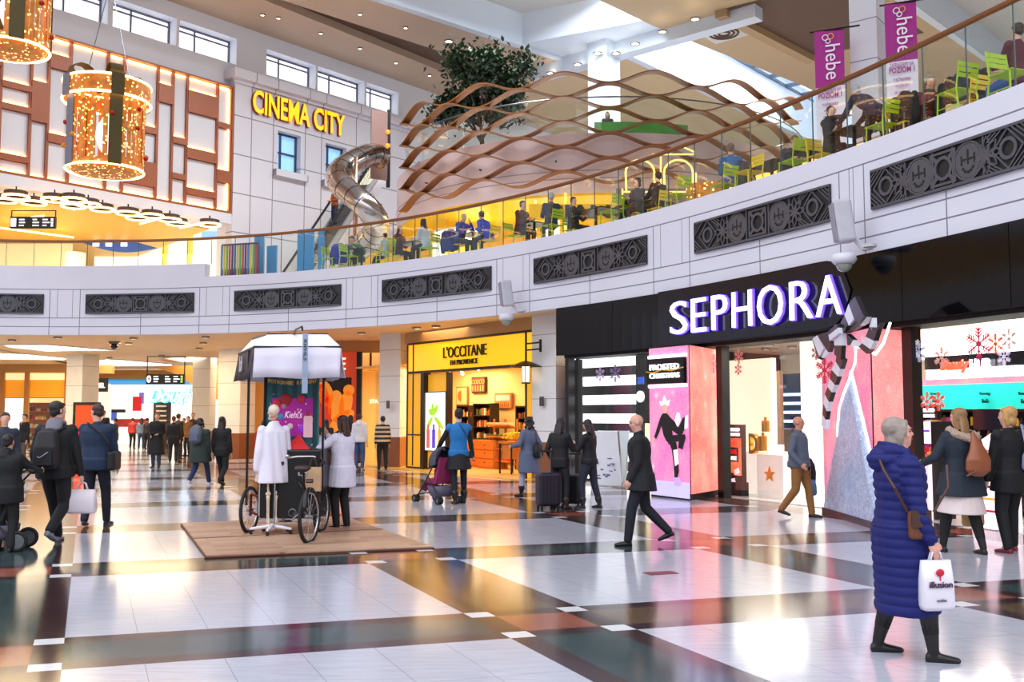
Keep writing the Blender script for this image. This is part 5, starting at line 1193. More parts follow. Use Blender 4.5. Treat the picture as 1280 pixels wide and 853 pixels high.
# lattice of wavy ribs
M_rib=mat('bronze_rib',(150,98,54),.35,.25,var=.08); lt=empty('wavy_lattice',DC+Vector((0,0,10.2)),0,'lattice of ten wavy bronze ribbons wrapped round the rose white drum','lattice'); o_=lt.location
RL=RD+.55; aL0,aL1=R(-153),R(-37); NW_=5.75; arc=(aL1-aL0)
def warp(t): return t  # even waves
for row in range(9):
    zc=14.35-.475*row; n=150; up,dn=[],[]; mb=MB(); vs=[]
    ph=0 if row%2==0 else PI
    n0=0; tend=1.0-.012*(row)
    for i in range(n+1):
        t=i/n*tend
        if row%2==1 and t<.0: continue
        wv=math.sin(2*PI*NW_*t-PI*.5+ph)*.235
        a=aL0+arc*t
        for rr,dz in((RL,0),(RL,.045),(RL-.36,.045),(RL-.36,0)): vs.append(dr(a,rr,zc+wv+dz)-o_)
    m_=len(vs)//4; fs=[(3,2,1,0),((m_-1)*4,(m_-1)*4+1,(m_-1)*4+2,(m_-1)*4+3)]
    for i in range(m_-1):
        for k in range(4): fs.append((i*4+k,i*4+(k+1)%4,(i+1)*4+(k+1)%4,(i+1)*4+k))
    mb.add(vs,fs); mb.build('wavy_ribbon',M_rib,lt,smooth=False)
mbk=MB()
for k in range(6):
    a=aL0+arc*(k+.5)/6; mbk=MB(); mbk.tube([dr(a,RL-.42,11.3)-o_,dr(a,RD,11.3)-o_],.03,6); mbk.build('bracket',M_dkb,lt)
# green bench and counter on the third level
o=drum('green_planter',RD-1.1,RD-1.6,12.1,13.1,mat('green_waves',(70,140,50),.5,emit=.15,var=.5,scale=.8),R(-96),R(-70),16); tag(o,'curved green planter wall with lighter waves on the third level','planter')
# tree
def leaftree(loc,H_,Rr,label,seed,n=2600):
    r=empty('indoor_tree',loc,0,label,'tree'); rnd=random.Random(seed); mb=MB()
    tips=[]
    mb.tube([(0,0,0),(.1,0,H_*.25),(.05,.1,H_*.45)],[.13,.1,.08],8)
    for k in range(11):
        a=k*2.4; h0=H_*rnd.uniform(.25,.5); l=Rr*rnd.uniform(.5,1.); t=Vector((math.cos(a)*l,math.sin(a)*l,H_*rnd.uniform(.5,.95))); mb.tube([(.05,.05,h0),Vector((.05,.05,h0)).lerp(t,.5)+Vector((0,0,.2)),t],[.06,.04,.02],6); tips.append(t)
    mb.build('trunk',mat('bark',(60,44,34),.8,var=.3),r)
    mb=MB()
    cl=tips+[t*.7+Vector((0,0,H_*.15)) for t in tips]+[Vector((0,0,H_*.85)),Vector((.3,0,H_*.95))]
    for k in range(n):
        c=rnd.choice(cl); p=c+Vector((rnd.gauss(0,.36),rnd.gauss(0,.36),rnd.gauss(0,.28)))
        s_=rnd.uniform(.12,.24); q=Matrix.Rotation(rnd.uniform(0,6.28),3,'Z')@Matrix.Rotation(rnd.uniform(-1.2,1.2),3,'X')
        mb.add([p+q@Vector(v)*s_ for v in((0,-.3,0),(.45,.3,0.05),(0,1.1,0),(-.45,.3,.05))],[(0,1,2,3)])
    f=mb.build('foliage',mat('dark_leaves',(28,52,26),.5,var=.4,scale=2),r); tag(f,kind='stuff')
    return r
p=PY(600,190,43); leaftree((p.x,p.y,12.1),5.3,2.4,'dark leafy indoor tree standing on the third level behind the lattice',4,7000)
bt=PY(660,150,42.5)
M_teal=mat('teal_wall',(20,110,150),.4,emit=.25,var=.3,scale=.8)
p=PY(575,150,47.5); o=MB().box((0,0,.9),(6.5,.2,1.8)).build('teal_mural_wall',M_teal,loc=(p.x+1.2,p.y,12.1)); tag(o,'teal blue decorated wall behind the indoor tree on the third level','wall panel')
# third-level wooden screen panel with red mark
e=empty('slide_entrance_panel',PY(474,190,42),R(28),'brownish panel with a dark edge and small orange lamps at the top of the slide','panel'); MB().box((0,0,.3),(.75,.1,3.)).build('board',mat('brown_panel',(150,118,110),.5),e); MB().box((.42,0,.2),(.12,.16,3.4)).build('dark_edge',M_blackm,e)
for z in(.9,.3): MB().ball((.36,-.08,z),.1).build('orange_lamp',E_('orange_lamp',(255,120,30),2.5,0),e)
# --- slide tube
def sp_pt(px,py,Y): return PY(px,py,Y)
path=[(478,198,41.5),(467,193,41),(452,197,40),(438,204,39.2),(427,212,38.6),(422,221,38),(427,231,37.4),(440,243,37),(455,256,36.6),(466,268,36.6),(471,280,36.9),(468,292,37.4),(458,303,37.8),(447,312,38)]
P3=[sp_pt(*q) for q in path]; sm=[]
for i in range(len(P3)-1):
    p0,p1,p2_,p3_=P3[max(i-1,0)],P3[i],P3[i+1],P3[min(i+2,len(P3)-1)]
    for k in range(5):
        t=k/5; sm.append(.5*((2*p1)+(-p0+p2_)*t+(2*p0-5*p1+4*p2_-p3_)*t*t+(-p0+3*p1-3*p2_+p3_)*t*t*t))
sm.append(P3[-1])
sl=empty('tube_slide',(PY(447,312,38).x,38,6),0,'shiny stainless steel spiral tube slide coming down to the food court','slide'); o_=sl.location
M_ss=mat('polished_steel',(186,180,178),.16,1,var=.12,scale=3)
MB().tube([p-o_ for p in sm],.47,18).build('tube',M_ss,sl,True)
for i in range(4,len(sm)-1,4):
    d=(sm[i+1]-sm[i-1]).normalized(); MB().tube([sm[i]-o_-d*.03,sm[i]-o_+d*.03],.50,18,cap=False).build('seam_ring',M_ss,sl,True)
for px,py in ((444.5,196),(447,190)):
    p=PY(px,250,38.3 if px<445 else 39.5); z1=PY(px,py,p.y).z; MB().tube([(p.x-o_.x,p.y-o_.y,0),(p.x-o_.x,p.y-o_.y,z1-6)],.09 if px<445 else .11,10).build('support_post',mat('post_copper_steel',(176,140,120),.25,.9),sl,True); break
# --- escalator behind, rising to the right
E0=PY(352,330,41.5); E0.z=6; E1=PY(470,205,45.5)
es=empty('escalator',E0,0,'escalator with glass sides and black handrails rising behind the slide','escalator')
ed=(E1-E0); eh=Vector((ed.x,ed.y,0)); el=eh.length; ea=math.atan2(eh.y,eh.x); es.rotation_euler=(0,0,ea); er=(E1.z-6)
for y,dz in ((-.65,.95),(.65,.95)):
    MB().tube([(-.6,y,dz-.15),(-.5,y,dz),(0,y,dz),(el,y,er+dz)],.055,8).build('handrail',M_rubber,es)
    mb=MB(); mb.slab([(0,y,.1),(el,y,er+.1),(el,y,er+dz-.05),(0,y,dz-.05)],(0,.02,0)); mb.build('glass_side',M_glass,es)
    mb=MB(); mb.slab([(0,y,-.25),(el,y,er-.25),(el,y,er+.12),(0,y,.12)],(0,.1,0)); mb.build('side_skirt',mat('skirt_steel',(176,178,186),.5,.1),es)
mb=MB(); ns_=int(er/.22)
for k in range(ns_):
    x=el*k/ns_; mb.box((x+el/ns_/2,0,er*k/ns_+.0),(el/ns_,1.2,.22))
o=mb.build('steps',mat('step_grey',(90,90,96),.5,.4),es)
mb=MB(); mb.slab([(0,-.7,-.3),(el,-.7,er-.3),(el,-.7,er-.8),(.9,-.7,-.3+.0)],(0,1.4,0)); mb.build('underside',M_wp,es)
# --- yellow food court interior under the drum
def dwall(name,px0,px1,py0,py1,Y,th,m,label,cat,**k): return box_Y(name,px0,px1,py0,py1,Y,th,m,label,cat,**k)
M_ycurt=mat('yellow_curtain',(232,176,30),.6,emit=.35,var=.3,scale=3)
zB=PY(600,300,44).z
def up_box(name,px0,px1,z0,z1,Y,th,m,label,cat,group=None):
    a,b_=PY(px0,300,Y).x,PY(px1,300,Y).x; o=MB().box(((b_-a)/2,th/2,(z1-z0)/2),(b_-a,th,z1-z0)).build(name,m,loc=(a,Y,z0)); tag(o,label,cat,group); return o
o=up_box('y',455,800,5.99,9.95,46,.2,M_ycurt,None,None); o.name='wall_food_court'; struct(o)
mb=MB()
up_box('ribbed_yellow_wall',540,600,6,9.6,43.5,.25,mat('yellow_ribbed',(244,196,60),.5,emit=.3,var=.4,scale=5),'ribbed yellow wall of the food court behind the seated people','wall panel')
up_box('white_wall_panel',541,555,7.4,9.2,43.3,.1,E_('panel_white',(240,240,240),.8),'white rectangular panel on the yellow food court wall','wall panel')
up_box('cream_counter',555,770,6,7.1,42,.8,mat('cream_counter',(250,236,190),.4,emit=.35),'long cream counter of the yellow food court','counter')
up_box('light_band',640,772,8.2,8.75,41.5,.2,E_('band_warm_white',(255,240,205),1.7,0),'long warm white light band over the cream counter','light band')
up_box('square_white_pillar',683,700,6,10,40,.7,mat('white_pillar_paint',(220,216,226),.5),'square white pillar in the food court behind the grey haired guest','pillar')
up_box('gold_lit_post',705.5,708.5,6,10,37,.1,E_('gold_post',(255,190,70),1.8,0),'slim glowing golden post right of the square white pillar','post')
up_box('pale_post',668,671,6,10,38,.1,E_('pale_post',(255,232,180),1.0,0),'slim pale glowing post left of the grey haired guest','post')
proto=None
for px,py,Y in ((607,258,41),(576,293,42),(655,257,41)):
    p=PY(px,py,Y)
    if proto is None: proto=empty('disc_lamp',p,0,'large round glowing disc lamp hanging over the yellow food court','lamp','disc lamps'); MB().lathe([(.1,.12),(1.15,.1),(1.25,0),(1.2,-.02)],n=30).build('rim',M_white,proto,True); MB().lathe([(1.15,-.03),(1.15,-.06)],n=30).build('diffuser',E_('disc_glow',(255,246,215),2.6,0),proto); MB().tube([(0,0,.1),(0,0,.9)],.02,6).build('cord',M_dkb,proto)
    else: copy_tree(proto,None,p)
area('food_court_lamp',(0,40,9.7),4,420,(1,.85,.45)); area('food_court_lamp',(5,38,9.7),3,220,(1,.88,.6))
# stall with arches on the right
stl=empty('arched_stall_front',PY(850,250,36),0,'food stall front with thin golden neon arches and dark lower panels','stall front'); o_=stl.location; o_.z=6; stl.location=o_
M_neon=E_('neon_gold',(255,214,110),1.8,0); M_stall=mat('stall_grey',(140,128,140),.5,var=.15)
def s3(px,py,Y=36): return PY(px,py,Y)-o_
MB().box(((PY(770,250,36.2).x+PY(905,250,36.2).x)/2-o_.x,.3,2.0),(PY(905,250,36).x-PY(770,250,36).x,.1,4.)).build('back_panel',M_stall,stl)
for c_ in (800,848):
    pts=[s3(c_-17+0*math.cos(0),240)]+[s3(c_+18*math.cos(t),216+16*-math.sin(t)) for t in [PI-PI*k/12 for k in range(13)]]
    MB().tube(pts+[s3(c_+18,240)],.035,6).build('neon_arch',M_neon,stl)
for a,b_ in (((778,240),(872,240)),((778,236),(778,275)),((826,196),(826,275)),((870,216),(870,270)),((850,182),(868,190)),((815,193),(868,193))):
    MB().tube([s3(*a),s3(*b_)],.03,6).build('neon_line',M_neon,stl)
fit_text('letters','GIANO',s3(792,260).x-s3(680,260).x,.5,mat('letters_dark_gold',(60,44,24),.4),stl,(s3(735,268).x,-.5,s3(735,268).z),bold=.04)
MB().box((s3(735,268).x,-.38,s3(735,268).z),(s3(812,262).x-s3(664,262).x,.05,.6)).build('letter_board',mat('letters_yellow_board',(236,180,40),.5,emit=.4),stl)
for px in (795,850): MB().box((s3(px,250).x,-.1,1.0),(1.2,.4,1.9)).build('dark_panel',mat('stall_dark',(44,34,44),.4),stl)
# warm wall behind on the right side of the upper level
o=up_box('w',770,1010,6,12.2,48,.3,mat('warm_grey_wall',(196,180,186),.5,var=.05),None,None); o.name='wall_upper_right'; struct(o)
pR=[PY(1000,200,36),PY(1290,200,24)]
area('upper_side_fill',(19,42,18.8),8,2600,(1,.84,.6))  # added area light, warms the ceiling by bounce off the upper floor
# glowing strip added in place of a ceiling lamp's reflection in the balustrade glass
sA,sB=S_at(905,7.1,2.4),SL-.3
refl=empty('bar_counter',C(sA,2.4,5.99),0,'long dark curved body with a warm glowing strip imitating a lamp reflection in the glass','counter'); o_=refl.location
o=curve_wall('counter_body',sA,sB,6.0,7.0,2.5,2.8,M_stall,refl); o.location=-o_
o=curve_wall('glowing_reflection',sA,sB,6.82,6.94,2.44,2.5,mat('warm_reflection_glow',(255,190,80),.5,emit=2.0,var=0,ecol=(255,170,60)),refl); o.location=-o_
# banners
M_purp=mat('banner_purple',(160,30,130),.6,emit=.15,var=.05); M_bwh=mat('banner_white',(236,228,240),.6,emit=.15,var=.02)
def banner(px,pyt,Y,w_px,H_,label):
    p=PY(px,pyt,Y); f_=Y/F; W_=w_px*f_; r=empty('hanging_banner',(p.x,p.y,p.z-H_),R(-24),label,'banner')
    mb=MB()
    def wave(z0,z1,m,nm,y=0):
        mb=MB(); n=8; vs=[]
        for i in range(n+1):
            for j in range(5):
                x=-W_/2+W_*j/4; z=z0+(z1-z0)*i/n; vs.append((x,y+.03*math.sin(z*1.6+j*.8),z))
        fs=[(i*5+j,i*5+j+1,(i+1)*5+j+1,(i+1)*5+j) for i in range(n) for j in range(4)]; mb.add(vs,fs); o=mb.build(nm,m,r); s=o.modifiers.new('s','SOLIDIFY'); s.thickness=.01; return o
    wave(H_*.56,H_,M_purp,'purple_cloth'); wave(0,H_*.56,M_bwh,'white_cloth')
    MB().tube([(-W_/2-.1,0,H_+.01),(W_/2+.35,0,H_+.01)],.02,6).build('rod',M_dkb,r)
    fit_text('letters','hebe',H_*.27,W_*.5,M_bwh,r,(.08,-.06,H_*.745),(PI/2,PI/2,0),ext=.005)
    MB().torus((-W_*.12,-.06,H_*.94),W_*.1,.012,12,5).build('flower_mark',M_bwh,r); MB().torus((W_*.06,-.06,H_*.945),W_*.1,.012,12,5).build('flower_mark',mat('gold_line2',(236,190,80),.5),r); MB().torus((-.02,-.06,H_*.91),W_*.08,.012,12,5).build('flower_mark',M_bwh,r)
    fit_text('letters_level','POZIOM 1',W_*.8,H_*.045,M_purp,r,(0,-.06,H_*.49),ext=.005,bold=.02); fit_text('letters_small','ZAPRASZAMY NA',W_*.75,H_*.03,M_purp,r,(0,-.06,H_*.53),ext=.004)
    fit_text('letters_small','najlepszy',W_*.55,H_*.035,M_purp,r,(0,-.06,H_*.42),ext=.004); fit_text('letters_small','wybór',W_*.45,H_*.03,M_purp,r,(0,-.06,H_*.37),ext=.004); fit_text('letters_small','drogerii',W_*.5,H_*.03,M_purp,r,(0,-.06,H_*.32),ext=.004)
banner(1036,38,22.2,36,3.0,'purple and white hanging banner reading hebe, left of the panelled column'); banner(1125,4,21.5,38,3.0,'purple and white hanging banner reading hebe, right of the panelled column')
# --- Christmas gift box lights
M_twk,Nn,bb,ntt=newmat('twinkle_mesh'); tc=ntt.nodes.new('ShaderNodeTexCoord'); v=ntt.nodes.new('ShaderNodeTexVoronoi'); v.inputs['Scale'].default_value=9; ntt.links.new(tc.outputs['Object'],v.inputs['Vector']); v2=ntt.nodes.new('ShaderNodeTexNoise'); v2.inputs['Scale'].default_value=5; ntt.links.new(tc.outputs['Object'],v2.inputs['Vector'])
lt1=Nn.m('LESS_THAN',v.outputs['Distance'],.25); cc=Nn.mix(v2.outputs['Fac'],rgb((150,60,10)),rgb((230,150,50))); ntt.links.new(Nn.mix(lt1,cc,rgb((255,215,130))),bb.inputs['Base Color']); ntt.links.new(Nn.mix(lt1,cc,rgb((255,200,110))),bb.inputs['Emission Color']); ntt.links.new(Nn.m('ADD',Nn.m('MULTIPLY',lt1,3.2),.35),bb.inputs['Emission Strength'])
M_rib2=mat('olive_ribbon',(84,70,26),.5,var=.1); M_ribs=mat('silver_ribbon',(110,112,128),.4,var=.05); M_rope=mat('light_rope',(255,225,170),.4,emit=5,var=0,ecol=(255,200,130))
def gift(px,pyt,pyb,wpx,Y,label):
    p=PY(px,pyb,Y); f_=Y/F; H_=(pyb-pyt)*f_; Rr=wpx*f_/2; r=empty('gift_box_light',p,0,label,'Christmas light')
    # open wire cylinder with hanging light strings: strips with gaps
    mb=MB(); n=40
    for k in range(n):
        a=2*PI*k/n; 
        if k%5==4 or (26<=k<=33 and k%2): continue
        w_=2*PI/n*.8; q=[(Rr*math.cos(a+e),Rr*math.sin(a+e),0) for e in(0,w_)]
        mb.add([(q[0][0],q[0][1],0.),(q[1][0],q[1][1],0.),(q[1][0],q[1][1],H_*.78),(q[0][0],q[0][1],H_*.78)],[(0,1,2,3)])
    mb.lathe([(Rr*.25,-.05),(Rr*.8,0),(Rr,.15),(Rr,.22)],(0,0,-.06),40,cap=True)
    mb.build('light_net',M_twk,r)
    MB().lathe([(Rr*1.13,H_*.78),(Rr*1.13,H_*.98),(Rr*.9,H_)],n=40,cap=False).build('lid_net',M_twk,r)
    for z,rr in ((0,Rr),(H_*.78,Rr*1.13),(H_*.98,Rr*1.13)): MB().torus((0,0,z),rr,.035,40,6,Matrix.Rotation(PI/2,4,'X')).build('light_rope',M_rope,r)
    for a in (-2.25,-.95,.8,2.4):
        x,y=math.cos(a),math.sin(a); mb=MB(); w_=.17
        for (r0,z0,z1) in ((Rr*1.02,0,H_*.78),(Rr*1.15,H_*.76,H_*1.0)): mb.box((x*r0,y*r0,(z0+z1)/2),(.03,w_*2,z1-z0),a)
        mb.build('ribbon',M_rib2 if a!=-2.25 else M_ribs,r)
        mb=MB(); prev=[]; pts=[]
        for k in range(10):
            t=2*PI*k/10; pts.append(Vector((x*(Rr*.75+.3*math.cos(t)),y*(Rr*.75+.3*math.cos(t)),H_*1.06+.2*math.sin(t))))
        for k in range(10):
            p0,p1=pts[k],pts[(k+1)%10]; s_=Vector((-y,x,0))*.17; mb.slab([p0-s_,p0+s_,p1+s_,p1-s_],(0,0,.01))
        mb.build('bow_loop',M_rib2,r)
    # star drop inside
    mb=MB(); mb.lathe([(.02,H_*.72),(.08,H_*.62),(.24,H_*.5),(.28,H_*.38),(.16,H_*.25),(.03,H_*.18)],n=16); mb.build('light_drop',mat('white_twinkle',(235,235,250),.5,emit=1.6,var=.5,scale=30),r)
    rnd=random.Random(2)
    for k in range(12):
        a=rnd.uniform(0,6.28); rr=Rr*1.05; c_=(rr*math.cos(a),rr*math.sin(a),rnd.uniform(.15,.7)*H_); MB().ball(c_,.07,8).build('bauble',mat('bauble_%d'%(k%2),((170,30,20),(220,150,40))[k%2],.2,.3),r,True)
    for x in(-.5,.5): MB().tube([(x*Rr*1.2,0,H_*1.05),(x*.1,0,H_*2.1)],.012,5).build('cable',M_steel,r)
    MB().tube([(0,0,H_*2.1),(0,0,H_*2.9)],.03,6).build('cable',M_steel,r)
    return r
gift(131,101,214,93,27,'gift box shaped Christmas light with twinkling gold net and olive bows hanging at the left')
gift(12,-60,62,94,24,'gift box shaped Christmas light cut off at the top left corner')
# small orange ones on the upper floor
for px,py,off,lab in ((1262,88,2.0,'orange twinkling ring ornament behind the balustrade at the top right corner'),(884,232,3.0,'red and orange twinkling ornament among the chairs of the food court')):
    s=S_at(px,7,off); p=C(s,off,6.0); r=empty('twinkling_ornament',p,0,lab,'Christmas light')
    z=PY(px,py,p.y).z-6 if px>1200 else .45
    if px>1200:
        MB().torus((0,0,z-.25),.3,.025,28,6,Matrix.Rotation(PI/2,4,'X')).build('light_rope',mat('orange_rope',(255,120,40),.4,emit=5,var=0),r); MB().lathe([(.1,z-.2),(.2,z),(.12,z+.22)],n=20).build('light_net',M_twk,r); MB().tube([(0,0,0),(0,0,z-.2)],.03,6).build('stand',M_dkb,r)
    else:
        MB().lathe([(.35,0),(.42,.3),(.5,.9),(.52,1.2)],n=24).build('light_net',M_twk,r)
# ================================================================ PEOPLE
def ik(a,b,l1,l2,pole):
    a,b=Vector(a),Vector(b); d=b-a; L=d.length; mx=(l1+l2)*.999
    if L>mx: b=a+d*(mx/L); L=mx; d=b-a
    u=d/L; x=(l1*l1-l2*l2+L*L)/(2*L); h=math.sqrt(max(0,l1*l1-x*x)); p=Vector(pole); p=p-u*p.dot(u)
    p=p.normalized() if p.length>1e-6 else Vector((0,1,0))
    return a+u*x+p*h,b
def skinm(c=(226,170,145)): return mat('skin_%d_%d_%d'%c,c,.5,var=.04,scale=20)
def clothm(c,rough=.75,var=.12,scale=14,bump=.15): return mat('cloth_%d_%d_%d'%c,c,rough,var=var,scale=scale,bump=bump)
def hairm(c): return mat('hair_%d_%d_%d'%c,c,.5,var=.35,scale=40,bump=.3)
def rotz(v,a): c,s=math.cos(a),math.sin(a); return Vector((v[0]*c-v[1]*s,v[0]*s+v[1]*c,v[2]))
def person(label,loc,face,H=1.72,vox=.014,feet=((-.09,.0,0),(.09,.0,0)),hands=None,lean=0.,leanx=0.,head=(0,0),hair='short',haircol=(40,28,22),skin=(226,170,145),
           top=(30,30,36),hem=.50,flare=1.0,bottom=(24,26,34),skirt=None,shoes=(20,18,20),sit=None,bulk=1.,puff=0,collar=None,hood=None,boots=0,bareleg=None,sleeve=None,detail=0,name='person',group=None,inner=None,twist=0,belly=0,fingers=True,twocol=None,hatm=None,foots=None,scarf=None):
    k=H/1.75; root=empty(name,loc,face,label,'person',group)
    thigh,shin=.245*H,.245*H; ank=.045*H
    if sit is None:
        hz=.53*H
        for fx_,fy,fz_ in feet:
            d=math.hypot(fx_*.5,fy); hz=min(hz,math.sqrt(max(.01,(thigh+shin)**2*.995-d*d))+ank+fz_)
    else: hz=sit+.1*k
    hip=Vector((0,0,hz)); hips=[hip+Vector((s*.052*H,0,0)) for s in(-1,1)]
    ld=Vector((math.sin(leanx),math.sin(lean),math.cos(lean)*math.cos(leanx))).normalized()
    sc_=hip+ld*.285*H; nb=hip+ld*.315*H
    tw=Vector((math.cos(twist),math.sin(twist),0))
    sh=[sc_+tw*(s*.098*H*min(1.12,.5+.5*bulk)) for s in(-1,1)]
    legs=[]
    for i,(fx_,fy,fz_) in enumerate(feet):
        s=-1 if i==0 else 1; an=Vector((fx_,fy,fz_+ank)); kn,an=ik(hips[i],an,thigh,shin,(s*.1,1,.15 if sit is None else .8)); legs.append((hips[i],kn,an))
    arms=[]; hands=hands or [None,None]
    for i in range(2):
        s=-1 if i==0 else 1; t=hands[i]
        t=sh[i]+Vector((s*.05,.05,-.315*H)) if t is None else Vector(t)
        el,wr=ik(sh[i],t,.172*H,.15*H,(s*.45,-1,-.35)); arms.append((sh[i],el,wr))
    hyaw,hp=head; HR=Matrix.Rotation(hyaw,3,'Z')@Matrix.Rotation(hp,3,'X')
    hc=nb+ld*.055*H+HR@Vector((0,.012,.045*H))
    def hp_(x,y,z): return hc+HR@(Vector((x,y,z))*k)
    # ---- body
    mb=MB()
    def torso(mb,g,zs=(0,1)):
        pr=[(-.03,.088,.066),(.0,.096,.072),(.07,.088,.064),(.13,.082,.058),(.2,.093,.066),(.255,.1,.062),(.285,.088,.05),(.305,.05,.036)]
        mb.loft([hip+ld*(t*H) for t,_,_ in pr],[((a*H+g)*bulk,(b_*H+g)*bulk+belly*(1 if .02<t<.2 else 0)) for t,a,b_ in pr],16,tw,2.3)
    torso(mb,-.012)
    mb.limb([sc_-ld*.01*H,nb,hp_(0,0,-.06)],[.04*H,.032*H,.034*H],10)
    mb.ball(hp_(0,-.012,.022),(.076*k,.094*k,.088*k),16,HR); mb.ball(hp_(0,.018,-.045),(.058*k,.066*k,.066*k),14,HR); mb.ball(hp_(0,.05,-.088),(.028*k,.026*k,.022*k),8,HR)
    mb.limb([hp_(0,.078,.018),hp_(0,.094,-.02)],[.008*k,.0125*k],8); mb.ball(hp_(0,.07,.028),(.05*k,.02*k,.014*k),8,HR)
    for s in(-1,1): mb.ball(hp_(s*.078,-.008,-.005),(.012*k,.022*k,.032*k),8,HR); mb.ball(hp_(s*.036,.05,-.025),(.026*k,.024*k,.024*k),8,HR)
    for i,(a,el,wr) in enumerate(arms):
        s=-1 if i==0 else 1
        mb.limb([a,el,wr],[.024*H,.021*H,.014*H],10)
        d=(wr-el).normalized(); sd=d.cross(Vector((0,1,0)) if abs(d.y)<.8 else Vector((0,0,1))).normalized(); pl=wr+d*.045*H
        fw=sd.cross(d).normalized()
        mb.loft([wr-d*.005,wr+d*.02*H,pl],[(.014*H,.014*H),(.023*H,.012*H),(.024*H,.012*H)],10,fw)
        if fingers:
            for j in range(4):
                b0=pl+fw*(.0155*(j-1.5)*k)-d*.004; L_=(.066,.076,.07,.055)[j]*k; cu=sd*(-s)*.35
                m1=b0+(d+cu*.5).normalized()*L_*.5; m2=m1+(d+cu*2.).normalized()*L_*.5; mb.limb([b0,m1,m2],[.0088*k,.0084*k,.007*k],6)
            t0=wr+d*.012*H+fw*.018*H; mb.limb([t0,t0+(d+fw*.9-sd*s*.3).normalized()*.036*k,t0+(d*1.4+fw*.55-sd*s*.5).normalized()*.066*k],[.011*k,.010*k,.008*k],6)
        else: mb.ball(pl+d*.03*H,(.018*H,.014*H,.034*H),8,d.to_track_quat('Z','Y').to_matrix())
    for (h_,kn,an) in legs:
        mb.limb([h_,h_.lerp(kn,.5),kn],[.043*H,.038*H,.029*H],10); mb.limb([kn,kn.lerp(an,.3),an],[.029*H,.031*H,.019*H],10)
    body=remesh(mb,'body',skinm(skin),root,vox if not detail else min(vox,.009),3)
    # ---- eyes, mouth
    if detail:
        for s in(-1,1):
            e=MB().ball(hp_(s*.03,.078,.006),(.011*k,.006*k,.006*k),8,HR).build('eye',mat('eye_white_dark',(60,44,40),.3),root,True)
            MB().limb([hp_(s*.018,.09,.028),hp_(s*.044,.08,.03)],[.004*k,.003*k],6).build('eyebrow',hairm(haircol),root)
        MB().ball(hp_(0,.082,-.052),(.022*k,.008*k,.008*k),8,HR).build('mouth',mat('lips',(176,70,70),.4),root,True)
    # ---- hair
    if hair!='bald':
        mb=MB(); hm=hairm(haircol)
        mb.ball(hp_(0,-.026,.042),(.084*k,.094*k,.084*k),16,HR)
        for s in(-1,1): mb.ball(hp_(s*.05,-.02,.0),(.036*k,.06*k,.05*k),10,HR)
        mb.ball(hp_(0,-.06,-.02),(.07*k,.05*k,.06*k),12,HR)
        if hair=='short': mb.ball(hp_(.01,.045,.078),(.055*k,.035*k,.022*k),10,HR)
        if hair in('bob','long','curly','bun'): mb.ball(hp_(0,.03,.07),(.06*k,.045*k,.03*k),10,HR)
        if hair=='bob':
            for s in(-1,1): mb.limb([hp_(s*.066,-.005,.04),hp_(s*.078,-.012,-.04),hp_(s*.068,-.02,-.105)],[.03*k,.032*k,.026*k],8)
            mb.ball(hp_(0,-.06,-.06),(.084*k,.055*k,.066*k),12,HR); mb.ball(hp_(0,-.036,.042),(.092*k,.09*k,.088*k),14,HR); mb.limb([hp_(-.06,.03,.075),hp_(0,.056,.078),hp_(.062,.04,.055),hp_(.08,.03,-.01)],[.022*k,.02*k,.018*k,.014*k],8)
        if hair=='long':
            mb.loft([hp_(0,-.04,.05),hp_(0,-.065,-.05),nb+ld*(-.0*H)+Vector((0,-.085*k*bulk,0)),nb-ld*.11*H+Vector((0,-.1*k*bulk,0)),nb-ld*.17*H+Vector((0,-.1*k,0))],[(.07*k,.05*k),(.082*k,.045*k),(.09*k,.035*k),(.08*k,.03*k),(.035*k,.015*k)],12,HR@Vector((1,0,0)))
            for s in(-1,1): mb.limb([hp_(s*.07,-.01,.03),hp_(s*.078,.0,-.06),hp_(s*.08,-.02,-.15)],[.026*k,.028*k,.02*k],8)
        if hair=='curly':
            rnd=random.Random(3)
            for _ in range(46):
                a=rnd.uniform(0,6.28); z=rnd.uniform(-.15,.09); rr=.088 if z<.04 else .055
                p=(rr*math.cos(a),-.03+rr*math.sin(a),z)
                if p[1]>.045 : continue
                mb.ball(hp_(*p),.034*k,8)
        if hair=='bun': mb.ball(hp_(0,-.08,.09),.042*k,10)
        remesh(mb,'hair',hm,root,max(vox*.8,.009),2)
    else:
        if detail==0 or True:
            pass
    # ---- top garment
    tm=clothm(top); mb=MB(); g=.018*bulk+(.02 if hem<.42 else 0)
    torso(mb,g)
    mb.limb([sh[0]-ld*.012*H,sh[1]-ld*.012*H],[.042*H+g*.4]*2,10)
    mb.limb([sc_,nb-ld*.004*H],[.055*H,.04*H+.004],10)
    hz_=hem*H
    if sit is None:
        kx=(legs[0][1]+legs[1][1])/2; n=6
        if hz_<hz-.02:
            cs=[];rd=[]
            for j in range(n+1):
                t=j/n; z=hz+.03*H+(hz_-(hz+.03*H))*t; ff=max(0,(hz-z)/(hz-legs[0][1].z+1e-6)); y=(kx.y)*.8*min(ff,1.2)
                sp_y=abs(legs[0][1].y-legs[1][1].y)*.5*min(1.15,ff)
                cs.append((0,y*.6,z)); rd.append(((.105*H*bulk+g*.8)*(1+(flare-1)*t)*1.0,max((.078*H*bulk+g)*(1+(flare-1)*t)+belly*.7,.05*H+sp_y)))
            mb.loft(cs,rd,18,(1,0,0),2.3)
    else:
        mb.loft([hip+Vector((0,0,-.05*H)),hip+Vector((0,0,.05*H))],[(.11*H,.085*H),(.1*H,.08*H)],14)
        if hem<.5:
            for (h_,kn,an) in legs: mb.limb([h_,h_.lerp(kn,.6)],[.062*H,.052*H],10)
    sl_end=.97 if sleeve is None else sleeve
